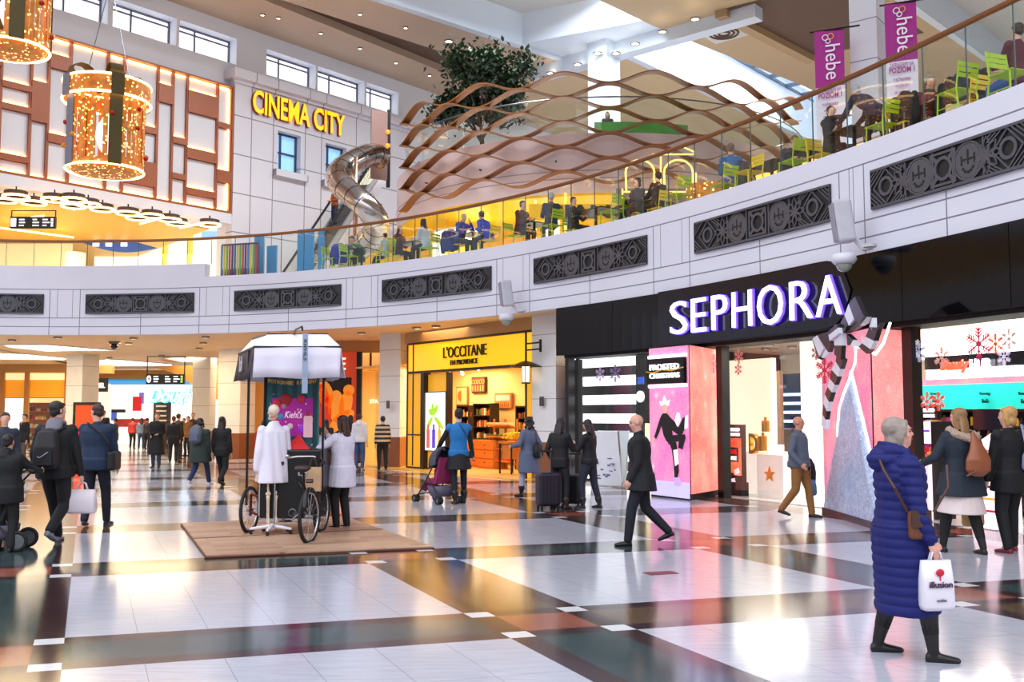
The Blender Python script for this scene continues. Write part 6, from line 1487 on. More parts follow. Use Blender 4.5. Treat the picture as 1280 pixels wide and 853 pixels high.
    for (a,el,wr) in arms:
        r0,r1,r2=(.036*H+g*.25,.031*H+g*.2,.025*H+g*.15)
        if sleeve is not None and sleeve<=.5: mb.limb([a,a.lerp(el,sleeve*2)],[r0,r1],10)
        elif sleeve==0: pass
        else: mb.limb([a,el,el.lerp(wr,(sl_end-.5)*2)],[r0,r1,r2],10)
    if hood:
        mb2=mb if hood==True or hood==tuple(top) else MB()
        hk=1.6 if puff else 1.
        mb2.loft([nb+Vector((0,.0,.035*H)),nb+Vector((0,-.055*k,.02*H)),nb+Vector((0,-.105*k,-.03*H)),nb+Vector((0,-.09*k,-.07*H))],[(.082*k*hk,.045*k),(.1*k*hk,.075*k*hk),(.1*k*hk,.06*k*hk),(.05*k,.025*k)],14)
        mb2.limb([nb+Vector((-.085*k*hk,.0,.02*H)),nb+Vector((-.06*k,.08*k,-.01*H)),nb+Vector((0,.115*k,-.045*H)),nb+Vector((.06*k,.08*k,-.01*H)),nb+Vector((.085*k*hk,.0,.02*H))],[.032*k]*5,8)
        if puff: mb2.ball(nb+Vector((0,-.14*k,-.012*H)),(.125*k,.09*k,.085*k),14)
        if mb2 is not mb: remesh(mb2,'hood',clothm(hood),root,vox,3)
    if collar: mb.loft([nb-ld*.02*H,nb+ld*.022*H+Vector((0,-.005,0)),nb+ld*.034*H],[(.062*k*1.15,.062*k*1.15),(.066*k*1.1,.07*k*1.1),(.06*k,.066*k)],14)
    tv=vox if not puff else .008
    to=remesh(mb,'coat' if hem<.47 else 'jacket',tm,root,tv,3 if not puff else 4)
    if puff:
        # quilting: horizontal stitched tubes pressed along the normals
        me=to.data; A_=puff
        nn=[v.normal.copy() for v in me.vertices]
        for v,n_ in zip(me.vertices,nn):
            q=v.co; da=min(((q-a.lerp(el,t)).length,t*.172*H) for a,el,wr in arms for t in (0,.25,.5,.75,1)); db=min(((q-el.lerp(wr,t)).length,(.172+.15*t)*H) for a,el,wr in arms for t in(0,.25,.5,.75,1))
            arm=min(da,db); w_=q.z
            if arm[0]<.085 and abs(q.x)>.1*H*.9: 
                seg=[(a,el) for a,el,wr in arms if (q-a).length<.5]+[(el,wr) for a,el,wr in arms]
                w_=q.z*1.02+.02*q.y
            ph=abs(math.sin(PI*w_/.062)); q+=n_*((ph**.6)*.011-.006+.004*math.sin(q.x*23+q.z*9)*math.cos(q.y*19)); v.co=q
        me.update()
    # ---- trousers / legs
    bm_=clothm(bottom); mb=MB()
    if skirt:
        ms_=clothm(skirt[0]); m2=MB(); z1=skirt[1]*H; sy=abs(legs[0][1].y-legs[1][1].y)*.4
        m2.loft([(0,0,hz+.09*H),(0,0,hz+.0*H),(0,(legs[0][1].y+legs[1][1].y)*.25,z1)],[(.08*H,.066*H),(.11*H,.09*H),(.13*H*skirt[2],.1*H*skirt[2]+sy)],20); remesh(m2,'skirt',ms_,root,vox,3)
    lr=.013 if not bareleg else .004
    mb.loft([hip+Vector((0,0,-.045*H)),hip,hip+ld*.06*H],[(.088*H*bulk+.01,.072*H*bulk+.006),(.1*H*bulk+.01,.078*H*bulk+.006),(.088*H*bulk+.008,.07*H*bulk)],14)
    for (h_,kn,an) in legs:
        mb.limb([h_,h_.lerp(kn,.5),kn],[.052*H+lr*.5,.044*H+lr,.034*H+lr],12)
        e=kn.lerp(an,.99 if not boots else .7); mb.limb([kn,kn.lerp(an,.35),e],[.034*H+lr,.032*H+lr,.024*H+lr*1.1],12)
    remesh(mb,'tights' if bareleg else 'trousers',bm_,root,vox,3)
    # ---- shoes
    shm=mat('shoe_%d_%d_%d'%tuple(shoes),shoes,.4,var=.1)
    for i,(h_,kn,an) in enumerate(legs):
        mb=MB(); sd=an-kn; pitch=0
        lift=feet[i][2]; 
        fr=Vector((0,1,0)); yaw=(foots[i] if foots else (0.12 if i==0 else -.12)); fr=rotz(fr,yaw)
        drop=Vector((0,0,-ank*.52)); dn=-min(.9,lift*4.) if feet[i][1]<0 else min(.35,lift*2.5)
        def fp(y,z): # rotate about ball of the foot for lifted heels
            v=Vector((0,y,z)); v=Matrix.Rotation(dn,3,'X')@v; return an+rotz(v,yaw)
        zb=-ank+.018
        mb.loft([fp(-.055*k,zb+.012),fp(-.03*k,zb+.01),fp(.04*k,zb+.008),fp(.1*k,zb+.004),fp(.165*k,zb-.002),fp(.185*k,zb-.004)],[(.026*k,.026*k),(.034*k,.036*k),(.036*k,.038*k),(.044*k,.03*k),(.038*k,.022*k),(.018*k,.012*k)],12,rotz((1,0,0),yaw))
        mb.limb([fp(-.005,zb+.02),an+(kn-an).normalized()*.02],[.036*k,.034*k],10)
        if boots: mb.limb([an,an.lerp(kn,boots)],[.042*k,.03*H+.018],10)
        mb.box(fp(-.03*k,zb-.008),(.055*k,.05*k,.02),yaw)
        remesh(mb,'boot' if boots else 'shoe',shm,root,max(.009,vox*.8),2)
    if scarf:
        mb=MB(); mb.torus(nb+Vector((0,.0,.006*H)),.075*k,.034*k,20,8,Matrix.Rotation(PI/2,4,'X')); mb.limb([nb+Vector((.03,.085*k,-.02)),nb+Vector((.04,.1*k,-.2))],[.035,.03],8); remesh(mb,'scarf',clothm(scarf),root,vox,2)
    root['_j']=0; del root['_j']
    J=dict(hip=hip,nb=nb,sh=sh,arms=arms,legs=legs,hc=hc,k=k,root=root,face=face,loc=Vector(loc))
    return J
def wpt(J,p): return J['loc']+rotz(Vector(p),J['face'])
def handpt(J,i,d=.08):
    a,el,wr=J['arms'][i]; return wr+(wr-el).normalized()*d
def bag_tote(J,pos,w,h,d,m,label,cat='bag',handle=.16,name='shopping_bag',rz=0,hm=None,extra=None):
    p=wpt(J,pos); r=empty(name,(p.x,p.y,p.z-h-handle),J['face']+rz,label,cat)
    mb=MB(); mb.loft([(0,0,0),(0,0,.03),(0,0,h*.6),(0,0,h)],[(w/2*.9,d/2*.8),(w/2,d/2),(w/2*.97,d/2*.9),(w/2*.92,d/2*.35)],20,(1,0,0),6.); mb.build('bag_body',m,r,True)
    for s in(-1,1): MB().tube([(-w*.2,s*d*.12,h-.01),(-w*.12,s*d*.1,h+handle*.8),(0,0,h+handle),(w*.12,s*d*.1,h+handle*.8),(w*.2,s*d*.12,h-.01)],.006,6).build('handle',hm or m,r,True)
    if extra: extra(r)
    return r
# ---- cast on the lower floor
def G2(px,py): p=PZ(px,py,0); return (p.x,p.y,0)
def HT(py,px,pyf): p=PZ(px,pyf,0); return PY(px,py,p.y).z
D_=math.radians
WALKL=((-.09,.30,0),(.09,-.30,.07)); WALKR=((-.09,-.30,.07),(.09,.30,0)); STAND=((-.1,.02,0),(.1,-.02,0))
# woman in the blue quilted coat
JB=person('grey haired woman in a long blue quilted coat carrying a white bag',G2(1131,822),D_(-90),1.60,vox=.010,
  feet=((-.16,-.12,0),(.13,.14,0)),hands=[(-.2,.10,.80),(.25,.10,.80)],head=(D_(-12),D_(6)),hair='bob',haircol=(150,138,128),skin=(228,168,148),top=(6,18,98),hem=.19,flare=1.1,bulk=1.12,puff=1,hood=(6,18,98),bottom=(18,16,20),boots=.62,shoes=(16,14,16),detail=1,foots=(D_(-8),D_(-14)))
person('bald man in a black knee length coat and dark trousers walking left across the hall',G2(802,682),D_(84),HT(518,800,683),vox=.011,
  feet=((-.09,.17,0),(.09,-.34,.10)),hands=[(-.2,.14,.82),(.24,-.12,.82)],lean=D_(3),head=(D_(8),D_(-10)),hair='bald',top=(12,12,20),hem=.42,flare=1.22,bulk=1.18,collar=1,bottom=(18,20,34),shoes=(14,13,14),detail=1,skin=(216,160,140))
JG=person('bald man in a grey blue sweater and tan trousers walking right beside the glitter tree',G2(1000,647),D_(-125),HT(521,1000,648),vox=.013,
  feet=((-.1,.16,0),(.1,-.26,.06)),hands=[(-.3,.02,.93),(.24,.12,.86)],head=(D_(12),0),hair='bald',top=(88,94,110),hem=.5,bulk=1.12,bottom=(140,92,42),shoes=(16,14,14),collar=1,detail=1,skin=(206,140,110),belly=.02)
JH=person('long haired blond woman in a dark parka with fur hood and pale skirt',G2(1205,692),D_(14),HT(511,1205,693),vox=.011,
  feet=((-.16,.16,0),(.14,-.16,.0)),hands=[(-.3,.3,1.05),(.26,.1,.9)],head=(D_(25),D_(-6)),hair='long',haircol=(150,112,74),top=(30,40,54),hem=.40,flare=1.25,bulk=1.15,skirt=((224,206,204),.28,1.25),bottom=(14,13,16),boots=.75,shoes=(14,12,14),hood=None)
JR=person('blond woman in black with a pale lilac shoulder bag at the right edge',G2(1266,691),D_(20),HT(510,1266,692),vox=.012,
  feet=((-.12,-.05,0),(.14,.12,0)),hands=[(-.26,.1,.84),(.25,.1,.85)],head=(D_(30),0),hair='bob',haircol=(196,150,90),top=(14,14,18),hem=.42,flare=1.1,bulk=1.1,bottom=(14,14,18),shoes=(120,30,50))
JW=person('brown haired woman in a white lab coat raising both hands beside the cart',G2(427,662),D_(60),HT(521,427,663),vox=.011,
  feet=((-.07,.04,0),(.09,-.02,0)),hands=[(-.14,.27,1.30),(.03,.30,1.34)],head=(D_(6),D_(-8)),hair='long',haircol=(66,38,26),top=(226,222,240),hem=.38,flare=1.12,bulk=1.02,bottom=(14,14,18),shoes=(18,14,16),foots=(D_(12),D_(2)))
JS=person('dark haired woman in a blue vest and black skirt pushing the stroller',G2(573,630),D_(12),HT(512,573,630),vox=.013,
  feet=((-.08,-.12,0),(.12,.08,0)),hands=[(-.36,.26,.98),(.28,.1,.86)],head=(D_(10),0),hair='short',haircol=(30,20,20),top=(28,112,178),hem=.5,sleeve=0,skirt=((22,20,26),.37,1.12),bottom=(20,18,22),bareleg=1,boots=.3,shoes=(16,14,16),skin=(230,180,160))
# long black sleeves of that woman
mb=MB(); [mb.limb([a,el,wr],[.035*1.6,.05,.04],10) for a,el,wr in JS['arms']]; remesh(mb,'sleeves',clothm((20,18,24)),JS['root'],.013,2)
JC=person('woman with dark curls in a grey blue coat by the yellow shop',G2(661,621),D_(50),HT(522,660,622),vox=.014,
  feet=((-.09,.12,0),(.09,-.36,.10)),hands=[(-.22,.26,1.0),(.22,.05,.86)],hair='curly',haircol=(24,16,18),top=(92,102,128),hem=.30,flare=1.15,bulk=1.02,bottom=(176,170,190),shoes=(18,16,20),boots=.3)
JL=person('long haired woman in black, left of the two with suitcases by the pillar',G2(700,636),D_(-35),HT(524,697,637),vox=.013,
  feet=((-.2,.05,0),(.14,-.05,0)),hands=[(-.22,.1,.84),(.12,.3,1.1)],head=(0,D_(-20)),hair='long',haircol=(30,20,22),top=(18,16,20),hem=.46,bottom=(20,20,28),shoes=(50,36,30),boots=.25)
JL2=person('long haired woman holding a phone, right of the two with suitcases',G2(737,636),D_(60),HT(525,733,636),vox=.013,
  feet=((-.1,.08,0),(.16,-.12,0)),hands=[(-.1,.32,1.12),(.1,.32,1.12)],head=(0,D_(-22)),hair='long',haircol=(34,20,26),top=(20,18,24),hem=.5,bottom=(38,40,56),shoes=(30,26,28),boots=.25)
JM=person('man in black jacket and black trousers walking away at the left with a black backpack',G2(66,680),D_(2),HT(499,66,684),vox=.011,
  feet=((-.06,.30,0),(.08,-.30,.12)),hands=[(-.28,.12,.90),(.30,.08,.84)],head=(D_(-40),0),hair='short',haircol=(26,18,18),top=(14,13,17),hem=.46,bulk=1.15,bottom=(14,14,17),shoes=(120,124,140),hood=(120,116,128))
JN=person('man in dark blue jacket with a black shoulder bag walking away, looking left',G2(118,658),D_(4),HT(506,118,660),vox=.012,
  feet=((-.1,-.14,.03),(.12,.16,0)),hands=[(-.25,.12,.86),(.27,.1,.88)],head=(D_(62),D_(-8)),hair='short',haircol=(60,42,36),top=(20,42,70),hem=.47,bulk=1.2,bottom=(20,24,40),shoes=(20,18,20),detail=1)
JE=person('person in a puffy black coat pushing a buggy at the far left edge',G2(5,690),D_(-8),HT(545,5,690),vox=.013,feet=STAND,hands=[(-.2,.3,.95),(.22,.34,.95)],hair='short',haircol=(20,16,18),top=(12,12,15),hem=.42,bulk=1.25,bottom=(14,14,16),hood=(12,12,15))
person('person with light face behind the dark coated one at the far left edge',G2(2,640),D_(-150),HT(517,2,640),vox=.016,feet=STAND,hair='short',haircol=(60,40,34),top=(40,44,60),bottom=(20,20,24),fingers=False)
# middle distance and far people
FAR=[
 ((195,585),517,180,'woman in a long black coat facing the camera in the middle of the hall',dict(hair='bun',haircol=(120,80,60),top=(16,14,18),hem=.24,flare=1.3,bottom=(40,60,90),hands=[(-.12,.2,1.05),(.1,.24,1.0)])),
 ((249,607),521,-10,'woman in a dark jacket and green padded coat with a grey backpack walking away',dict(hair='curly',haircol=(30,20,20),top=(40,52,46),hem=.34,flare=1.2,bulk=1.15,bottom=(30,44,80),shoes=(210,210,220),feet=WALKR)),
 ((276,607),519,-6,'long haired woman in black walking away beside the green coated woman',dict(hair='long',haircol=(34,22,20),top=(16,15,18),hem=.42,bottom=(18,18,22),feet=WALKL)),
 ((216,578),521,10,'person in black with a reddish bun standing in the crowd by the information totem',dict(hair='bun',haircol=(110,60,40),top=(18,16,20),hem=.4)),
 ((222,574),518,-30,'tall person in black in the crowd behind the one with the reddish bun',dict(hair='short',top=(20,18,22),hem=.4)),
 ((234,570),521,160,'person in a brown and ochre jacket in the crowd left of the warm pillar',dict(hair='short',haircol=(60,40,30),top=(120,80,40),hem=.45)),
 ((240,568),517,200,'fair haired person in a brown jacket at the right of the crowd',dict(hair='short',haircol=(150,110,40),top=(70,50,50),hem=.45)),
 ((229,567),524,170,'person in a red brown top at the back of the crowd',dict(hair='short',haircol=(90,50,40),top=(150,60,50))),
 ((29,582),518,150,'person in a black open jacket and pale scarf in front of the far left shop',dict(hair='short',haircol=(60,40,34),top=(20,18,18),hem=.45,bottom=(90,80,70),scarf=(200,150,60))),
 ((128,568),514,185,'dark haired man with a white collar standing near the red screen',dict(hair='short',haircol=(26,20,20),top=(30,26,34),inner=None,bottom=(30,26,30),scarf=(230,226,236))),
 ((143,567),524,95,'person in an olive coat in front of the bright perfume shop',dict(hair='short',haircol=(60,44,34),top=(70,66,40),hem=.36,bottom=(30,26,26))),
 ((176,562),524,20,'slim person in a blue grey top by the perfume shop display',dict(hair='long',haircol=(60,40,34),top=(110,130,160),bottom=(60,80,120))),
 ((183,562),524,-20,'person in dark clothes beside the slim one at the perfume shop',dict(hair='short',top=(40,36,44),bottom=(30,30,40))),
 ((165,561),527,0,'person in a red top among the red display boxes',dict(hair='short',haircol=(80,50,40),top=(170,50,50))),
 ((449,588),518,-10,'man in a white hooded top and blue jeans behind the woman in the lab coat',dict(hair='short',haircol=(60,40,34),top=(220,216,222),hood=(220,216,222),bottom=(60,84,130),shoes=(200,200,210))),
 ((478,588),521,15,'man in a black and beige striped sweater in front of the white pillar',dict(hair='short',haircol=(34,24,22),top=(190,170,140),bottom=(18,18,22),stripes=1)),
 ((437,587),520,60,'long haired woman in black behind the woman in the lab coat',dict(hair='long',haircol=(24,16,18),top=(20,18,22),hem=.4)),
 ((407,590),526,20,'dark haired person in black just right of the cart poster',dict(hair='long',haircol=(30,20,20),top=(16,14,18),hem=.4)),
 ((329,608),537,0,'person in a red jacket partly hidden behind the left side of the cart',dict(hair='short',haircol=(60,30,26),top=(170,30,34),bottom=(30,26,34))),
]
m,N,b,nt=newmat('striped_knit'); tc=nt.nodes.new('ShaderNodeTexCoord'); sx=nt.nodes.new('ShaderNodeSeparateXYZ'); nt.links.new(tc.outputs['Object'],sx.inputs[0])
nt.links.new(N.mix(N.m('GREATER_THAN',N.m('FRACT',N.m('DIVIDE',sx.outputs[2],.13)),.5),rgb((30,24,24)),rgb((196,172,140))),b.inputs['Base Color']); b.inputs['Roughness'].default_value=.8; M_str=m
for (px,py),hd,ang,lab,kw in FAR:
    st_r=kw.pop('stripes',None); kw.pop('inner',None); kw.setdefault('feet',STAND)
    J=person(lab,G2(px,py),D_(ang),max(1.5,min(1.9,HT(hd,px,py))),vox=.02,fingers=False,**kw)
    if st_r:
        for c in J['root'].children:
            if c.name.startswith('jacket'): c.data.materials[0]=M_str
# ---- bags and held things
JBp=handpt(JB,1,.06)
def ill(r):
    fit_text('letters','illusion',.16,.04,mat('print_dark_violet',(70,40,70),.5),r,(0,-.059,.17),ext=.003,bold=.02)
    MB().ball((0,-.052,.245),(.03,.006,.025),10).build('red_emblem',mat('print_red',(200,30,50),.5),r,True); MB().box((0,-.052,.215),(.006,.005,.04)).build('emblem_stem',mat('print_red',(200,30,50),.5),r)
    fit_text('letters_small','outlet',.07,.02,mat('print_dark_violet',(70,40,70),.5),r,(0,-.062,.07),ext=.002)
M_plastic=mat('white_plastic',(232,226,236),.3,var=.03,bump=.15,scale=12)
b=bag_tote(JB,JBp,.22,.32,.11,M_plastic,'white plastic carrier bag with a red emblem held by the woman in blue',handle=.06,rz=D_(98)); 
ill(b)
# brown shoulder bag + strap of blue woman
M_lea=mat('brown_leather',(112,64,40),.45,var=.15)
pl=wpt(JB,(.225,.03,.93)); r=empty('shoulder_bag',pl-Vector((0,0,.14)),JB['face'],'brown leather shoulder bag at the hip of the woman in blue','bag')
bevel(MB().box((0,0,.12),(.07,.14,.2)).build('bag_body',M_lea,r),.03,3); MB().box((.048,0,.16),(.012,.13,.11)).build('flap',mat('brown_leather_dark',(74,44,34),.45),r)
ho=Vector((.255,-.02,.84)); S_=[(.0+.25-.255,-.12+.02,.2),(.20-.255,-.18,.42),(.05-.255,-.22,.62),(-.10-.255,-.10,.64)]
MB().tube([(0,-.07,.2),(.02,-.16,.36),(-.05,-.2,.47),(-.2,-.19,.58),(-.3,-.06,.62)],.010,6).build('strap',mat('brown_leather_dark',(74,44,34),.45),r); MB().tube([(0,.1,.2),(.0,.2,.36),(-.1,.24,.5)],.010,6).build('strap',mat('brown_leather_dark',(74,44,34),.45),r)
# paper bag of the man at the left
bag_tote(JM,handpt(JM,1,.1),.36,.3,.16,mat('white_paper_bag',(226,214,222),.5,var=.04),'white paper carrier bag carried by the man with the backpack at the left',handle=.1)
# backpack
r=empty('backpack',wpt(JM,(0,-.24,.98)),JM['face'],'black backpack with a grey stripe mark worn by the man at the left','backpack')
mb=MB(); mb.loft([(0,0,0),(0,-.03,.06),(0,-.04,.25),(0,-.02,.42),(0,.03,.47)],[(.13,.07),(.16,.1),(.155,.1),(.12,.08),(.05,.03)],16,(1,0,0),3.); remesh(mb,'pack_body',mat('backpack_black',(24,22,28),.6,bump=.2),r,.012,2); MB().box((0,-.135,.12),(.22,.05,.18)).build('front_pocket',mat('backpack_black',(24,22,28),.6),r)
MB().tube([(-.06,-.168,.14),(-.03,-.17,.12),(.07,-.168,.19)],.006,5).build('stripe_mark',mat('silver_print',(150,150,165),.4),r)
for s in(-1,1): MB().tube([(s*.09,.06,.45),(s*.13,.16,.5),(s*.14,.2,.42)],.018,6).build('strap',mat('backpack_black',(24,22,28),.6),r)
# grey backpack on green coat woman
fw=None
for c in list(col.objects):
    if c.get('label','').startswith('woman in a dark jacket and green'): fw=c
r=empty('backpack',fw.location+rotz((0,-.2,1.0),fw.rotation_euler.z),fw.rotation_euler.z,'grey backpack worn by the woman in the green padded coat','backpack'); mb=MB(); mb.loft([(0,0,0),(0,-.03,.05),(0,-.03,.3),(0,.02,.4)],[(.12,.06),(.15,.09),(.14,.09),(.06,.03)],14,(1,0,0),3.); mb.build('pack_body',mat('backpack_grey',(90,96,112),.6),r,True); MB().box((0,-.12,.12),(.2,.04,.14)).build('front_pocket',mat('backpack_grey',(90,96,112),.6),r)
# black shoulder bag of blue jacket man
r=empty('shoulder_bag',wpt(JN,(.26,-.02,.82)),JN['face'],'black shoulder bag of the man in the dark blue jacket','bag'); bevel(MB().box((0,0,.14),(.12,.34,.28)).build('bag_body',M_blackm,r),.04,3)
MB().tube([(0,-.12,.26),(-.02,-.2,.4),(-.14,-.2,.55),(-.34,-.12,.68),(-.4,.0,.7)],.022,6,flat=.4).build('strap',M_blackm,r)
# hood woman: fur collar, back bag, paper bag
mb=MB(); nb=JH['nb']; rnd=random.Random(6)
mb.limb([nb+Vector((-.13,.02,.02)),nb+Vector((-.13,-.1,-.03)),nb+Vector((0,-.2,-.08)),nb+Vector((.13,-.12,-.06)),nb+Vector((.17,.0,-.03)),nb+Vector((.12,.1,-.02))],[.05]*6,10)
for _ in range(260):
    t=rnd.random()*5; i=int(min(4,t)); P_=[(-.13,.02,.02),(-.13,-.1,-.03),(0,-.2,-.08),(.13,-.12,-.06),(.17,.0,-.03),(.12,.1,-.02)]; c_=nb+Vector(P_[i]).lerp(Vector(P_[i+1]),t-i); d=Vector((rnd.gauss(0,1),rnd.gauss(0,1),rnd.gauss(0,1))).normalized(); mb.tube([c_+d*.035,c_+d*.072],[.012,.002],5)
remesh(mb,'fur_hood',mat('beige_fur',(176,150,132),.9,var=.4,scale=60,bump=.6),JH['root'],.008,0)
r=empty('hobo_bag',wpt(JH,(.0,-.27,.93)),JH['face']+.1,'slouchy brown leather bag on the back of the parka woman','bag')
mb=MB(); mb.loft([(0,0,0),(0,-.02,.06),(0,-.03,.18),(.0,-.02,.3),(0,.02,.42),(-.0,.05,.5)],[(.1,.05),(.17,.09),(.17,.09),(.11,.06),(.05,.03),(.02,.015)],16); remesh(mb,'bag_body',mat('tan_leather',(150,84,52),.42,var=.15,bump=.1),r,.012,3); MB().tube([(0,.05,.48),(.02,.0,.3),(-.12,-.1,.05),(-.2,-.05,.0)],.012,6).build('strap',M_lea,r)
JHp=handpt(JH,1,.08); bag_tote(JH,Vector(JHp)+Vector((0,0,-.02)),.26,.42,.12,mat('kraft_paper',(190,146,96),.6,var=.05),'tall brown paper bag held by the parka woman at her right side',handle=.1)
r=empty('shoulder_bag',wpt(JR,(.2,-.14,.95)),JR['face']+.35,'pale lilac leather shoulder bag of the woman at the right edge','bag')
mb=MB(); mb.loft([(0,0,0),(0,0,.06),(0,0,.2),(0,0,.28)],[(.14,.04),(.2,.07),(.18,.06),(.12,.02)],16,(1,0,0),3.); mb.build('bag_body',mat('lilac_leather',(160,164,200),.4,var=.05),r,True); MB().tube([(-.12,0,.26),(-.1,.05,.5),(-.02,.1,.56),(.06,.05,.5),(.1,0,.26)],.014,6).build('strap',mat('lilac_leather',(160,164,200),.4),r)
# jacket and blue bag of sweater man
hp0=handpt(JG,0,.06)
r=empty('carried_jacket',wpt(JG,hp0+Vector((0,0,-.42))),JG['face'],'black jacket hanging over the arm of the bald man in grey','jacket'); mb=MB(); mb.loft([(0,0,.45),(-.03,.02,.34),(-.1,.0,.2),(-.16,-.02,.05),(-.2,-.03,-.08)],[(.05,.04),(.1,.06),(.14,.07),(.14,.06),(.07,.03)],14); remesh(mb,'cloth',clothm((18,17,24)),r,.014,2)
bag_tote(JG,hp0+Vector((.0,.03,.0)),.34,.26,.1,mat('teal_bag',(40,120,160),.5),'teal blue carrier bag held low by the bald man in grey',handle=.3,hm=mat('orange_wood',(206,122,48)))
# black shoulder bag of curly woman
r=empty('shoulder_bag',wpt(JC,(.03,-.2,.78)),JC['face'],'small black backpack style bag of the woman in the grey blue coat','bag'); mb=MB(); mb.loft([(0,0,0),(0,-.02,.06),(0,-.02,.22),(0,.02,.3)],[(.09,.04),(.13,.07),(.12,.06),(.05,.02)],14,(1,0,0),3.); mb.build('bag_body',M_blackm,r,True); MB().tube([(0,.02,.3),(.03,.06,.5),(.06,.12,.56)],.008,5).build('strap',M_blackm,r)
# thin strap of stroller woman
r=empty('shoulder_strap_bag',wpt(JS,(.2,.0,.84)),JS['face'],'small black bag with a thin strap across the back of the stroller woman','bag'); MB().box((.03,0,.05),(.05,.16,.12)).build('bag_body',M_blackm,r); MB().tube([(.03,-.05,.1),(-.02,-.14,.3),(-.12,-.15,.5),(-.2,-.09,.62)],.008,5).build('strap',M_blackm,r)
# phone
r=bevel(MB().box((0,0,0),(.075,.01,.15),M=Matrix.Rotation(-.7,4,'X')).build('smartphone',M_black,loc=wpt(JL2,(0,.42,1.13))),.004); tag(r,'dark smartphone in the hands of the right luggage woman','phone')
# suitcases
def suitcase(loc,rz,label,c_,H_=.6):
    r=empty('suitcase',loc,rz,label,'suitcase')
    o=bevel(MB().box((0,0,H_/2+.06),(.4,.26,H_)).build('shell',mat('case_%d_%d_%d'%c_,c_,.4,var=.06),r),.05,3)
    for k in range(5): MB().box((-.14+.07*k,-.133,H_/2+.06),(.012,.012,H_*.8)).build('rib',M_blackm,r)
    for x in(-.15,.15):
        for y in(-.09,.09): MB().lathe([(.03,-.015),(.03,.015)],(x,y,.03),12,M=Matrix.Rotation(PI/2,3,'Y')).build('wheel',M_rubber,r)
    for x in(-.09,.09): MB().tube([(x,.1,H_+.06),(x,.1,H_+.42)],.009,6).build('telescopic_rod',M_steel,r)
    MB().tube([(-.11,.1,H_+.42),(.11,.1,H_+.42)],.018,8).build('handle',M_blackm,r); return r
suitcase(G2(685,637),D_(20),'dark purple suitcase in front of the left luggage woman',(34,26,46),.58); suitcase(G2(716,634),D_(-30),'black suitcase with a raised handle between the two women by the pillar',(22,20,24),.52)
# ---- stroller
def stroller(loc,rz,label,sc_,hoodc,seatc,big=False):
    r=empty('stroller',loc,rz,label,'stroller')
    def V(x,y,z): return Vector((x,y,z))*sc_
    fr=mat('stroller_frame',(40,40,46),.4,.5)
    for s in(-1,1):
        MB().tube([V(s*.22,.42,.1),V(s*.22,.12,.42),V(s*.22,-.22,.82),V(s*.22,-.38,1.0),V(s*.22,-.44,1.02)],.014*sc_,8).build('side_tube',fr,r); MB().tube([V(s*.22,-.32,.1),V(s*.22,.05,.5)],.013*sc_,8).build('rear_leg',fr,r)
        MB().tube([V(s*.22,-.44,1.02),V(s*.21,-.5,1.0)],.022*sc_,8).build('grip',M_rubber,r)
        for y in(.44,-.34):
            for dx in ((-.035,.035) if not big else (0,)):
                rr=.075 if not big else .13
                w_=MB().torus(V(s*.23+dx,y,rr),(rr-.02)*sc_,.022*sc_,18,8,Matrix.Rotation(PI/2,4,'Z')).build('wheel',M_rubber,r,True)
                MB().lathe([(.045*sc_ if not big else .09*sc_,-.012),(.045*sc_ if not big else .09*sc_,.012)],V(s*.23+dx,y,rr),14,M=Matrix.Rotation(PI/2,3,'Y')).build('hub',M_steel,w_)
    MB().tube([V(-.22,.42,.14),V(0,.46,.16),V(.22,.42,.14)],.012*sc_,6).build('cross_bar',fr,r)
    mb=MB(); mb.slab([V(-.18,.2,.38),V(.18,.2,.38),V(.18,-.12,.36),V(-.18,-.12,.36)],(0,0,.05)); mb.slab([V(-.18,-.1,.38),V(.18,-.1,.38),V(.18,-.26,.85),V(-.18,-.26,.85)],V(0,-.04,0)); mb.slab([V(-.16,.2,.4),V(.16,.2,.4),V(.16,.36,.22),V(-.16,.36,.22)],V(0,0,.04)); mb.build('seat',seatc,r)
    mb=MB(); rs=[]
    for i in range(9):
        a=-.25+1.9*i/8; c_=V(0,-.2,.72); ring=[]
        for k in range(9):
            t=PI*k/8; x=.24*math.cos(t); q=.36*math.sin(t)**.6; ring.append(c_+V(x,q*math.cos(a)*1.1,q*math.sin(a)*.95))
        rs.append(ring)
    n=9; vs=[p for q in rs for p in q]; fs=[(i*n+k,i*n+k+1,(i+1)*n+k+1,(i+1)*n+k) for i in range(8) for k in range(8)]; mb.add(vs,fs)
    h=mb.build('hood',hoodc,r,True); s_=h.modifiers.new('s','SOLIDIFY'); s_.thickness=.02
    mb=MB(); mb.loft([V(0,-.05,.13),V(0,-.05,.2),V(0,-.05,.32)],[(.15*sc_,.18*sc_),(.19*sc_,.22*sc_),(.2*sc_,.24*sc_)],14,(1,0,0),4.); mb.build('basket',mat('basket_mesh',(90,84,104),.7),r,True)
    return r
sp_=G2(549,629); J_st=stroller(sp_,D_(38),'dark grey stroller with a pink lined seat pushed by the woman in blue and black',1.0,mat('hood_slate',(58,66,84),.7),mat('seat_pink_grey',(150,40,90),.7,var=.5,scale=5))
mb=MB(); mb.loft([Vector((0,.02,.42)),Vector((0,.0,.6)),Vector((0,-.04,.7))],[(.1,.08),(.11,.08),(.06,.05)],12); mb.ball((0,-.02,.78),.085,12); mb.limb([(-.06,.1,.42),(-.07,.3,.4),(-.07,.36,.22)],[.05,.045,.035],8); mb.limb([(.06,.1,.42),(.07,.3,.4),(.07,.36,.22)],[.05,.045,.035],8)
r=empty('person',sp_,D_(38),'small child in pink and grey sitting in the stroller','person'); remesh(mb,'body',clothm((150,50,100)),r,.014,2)
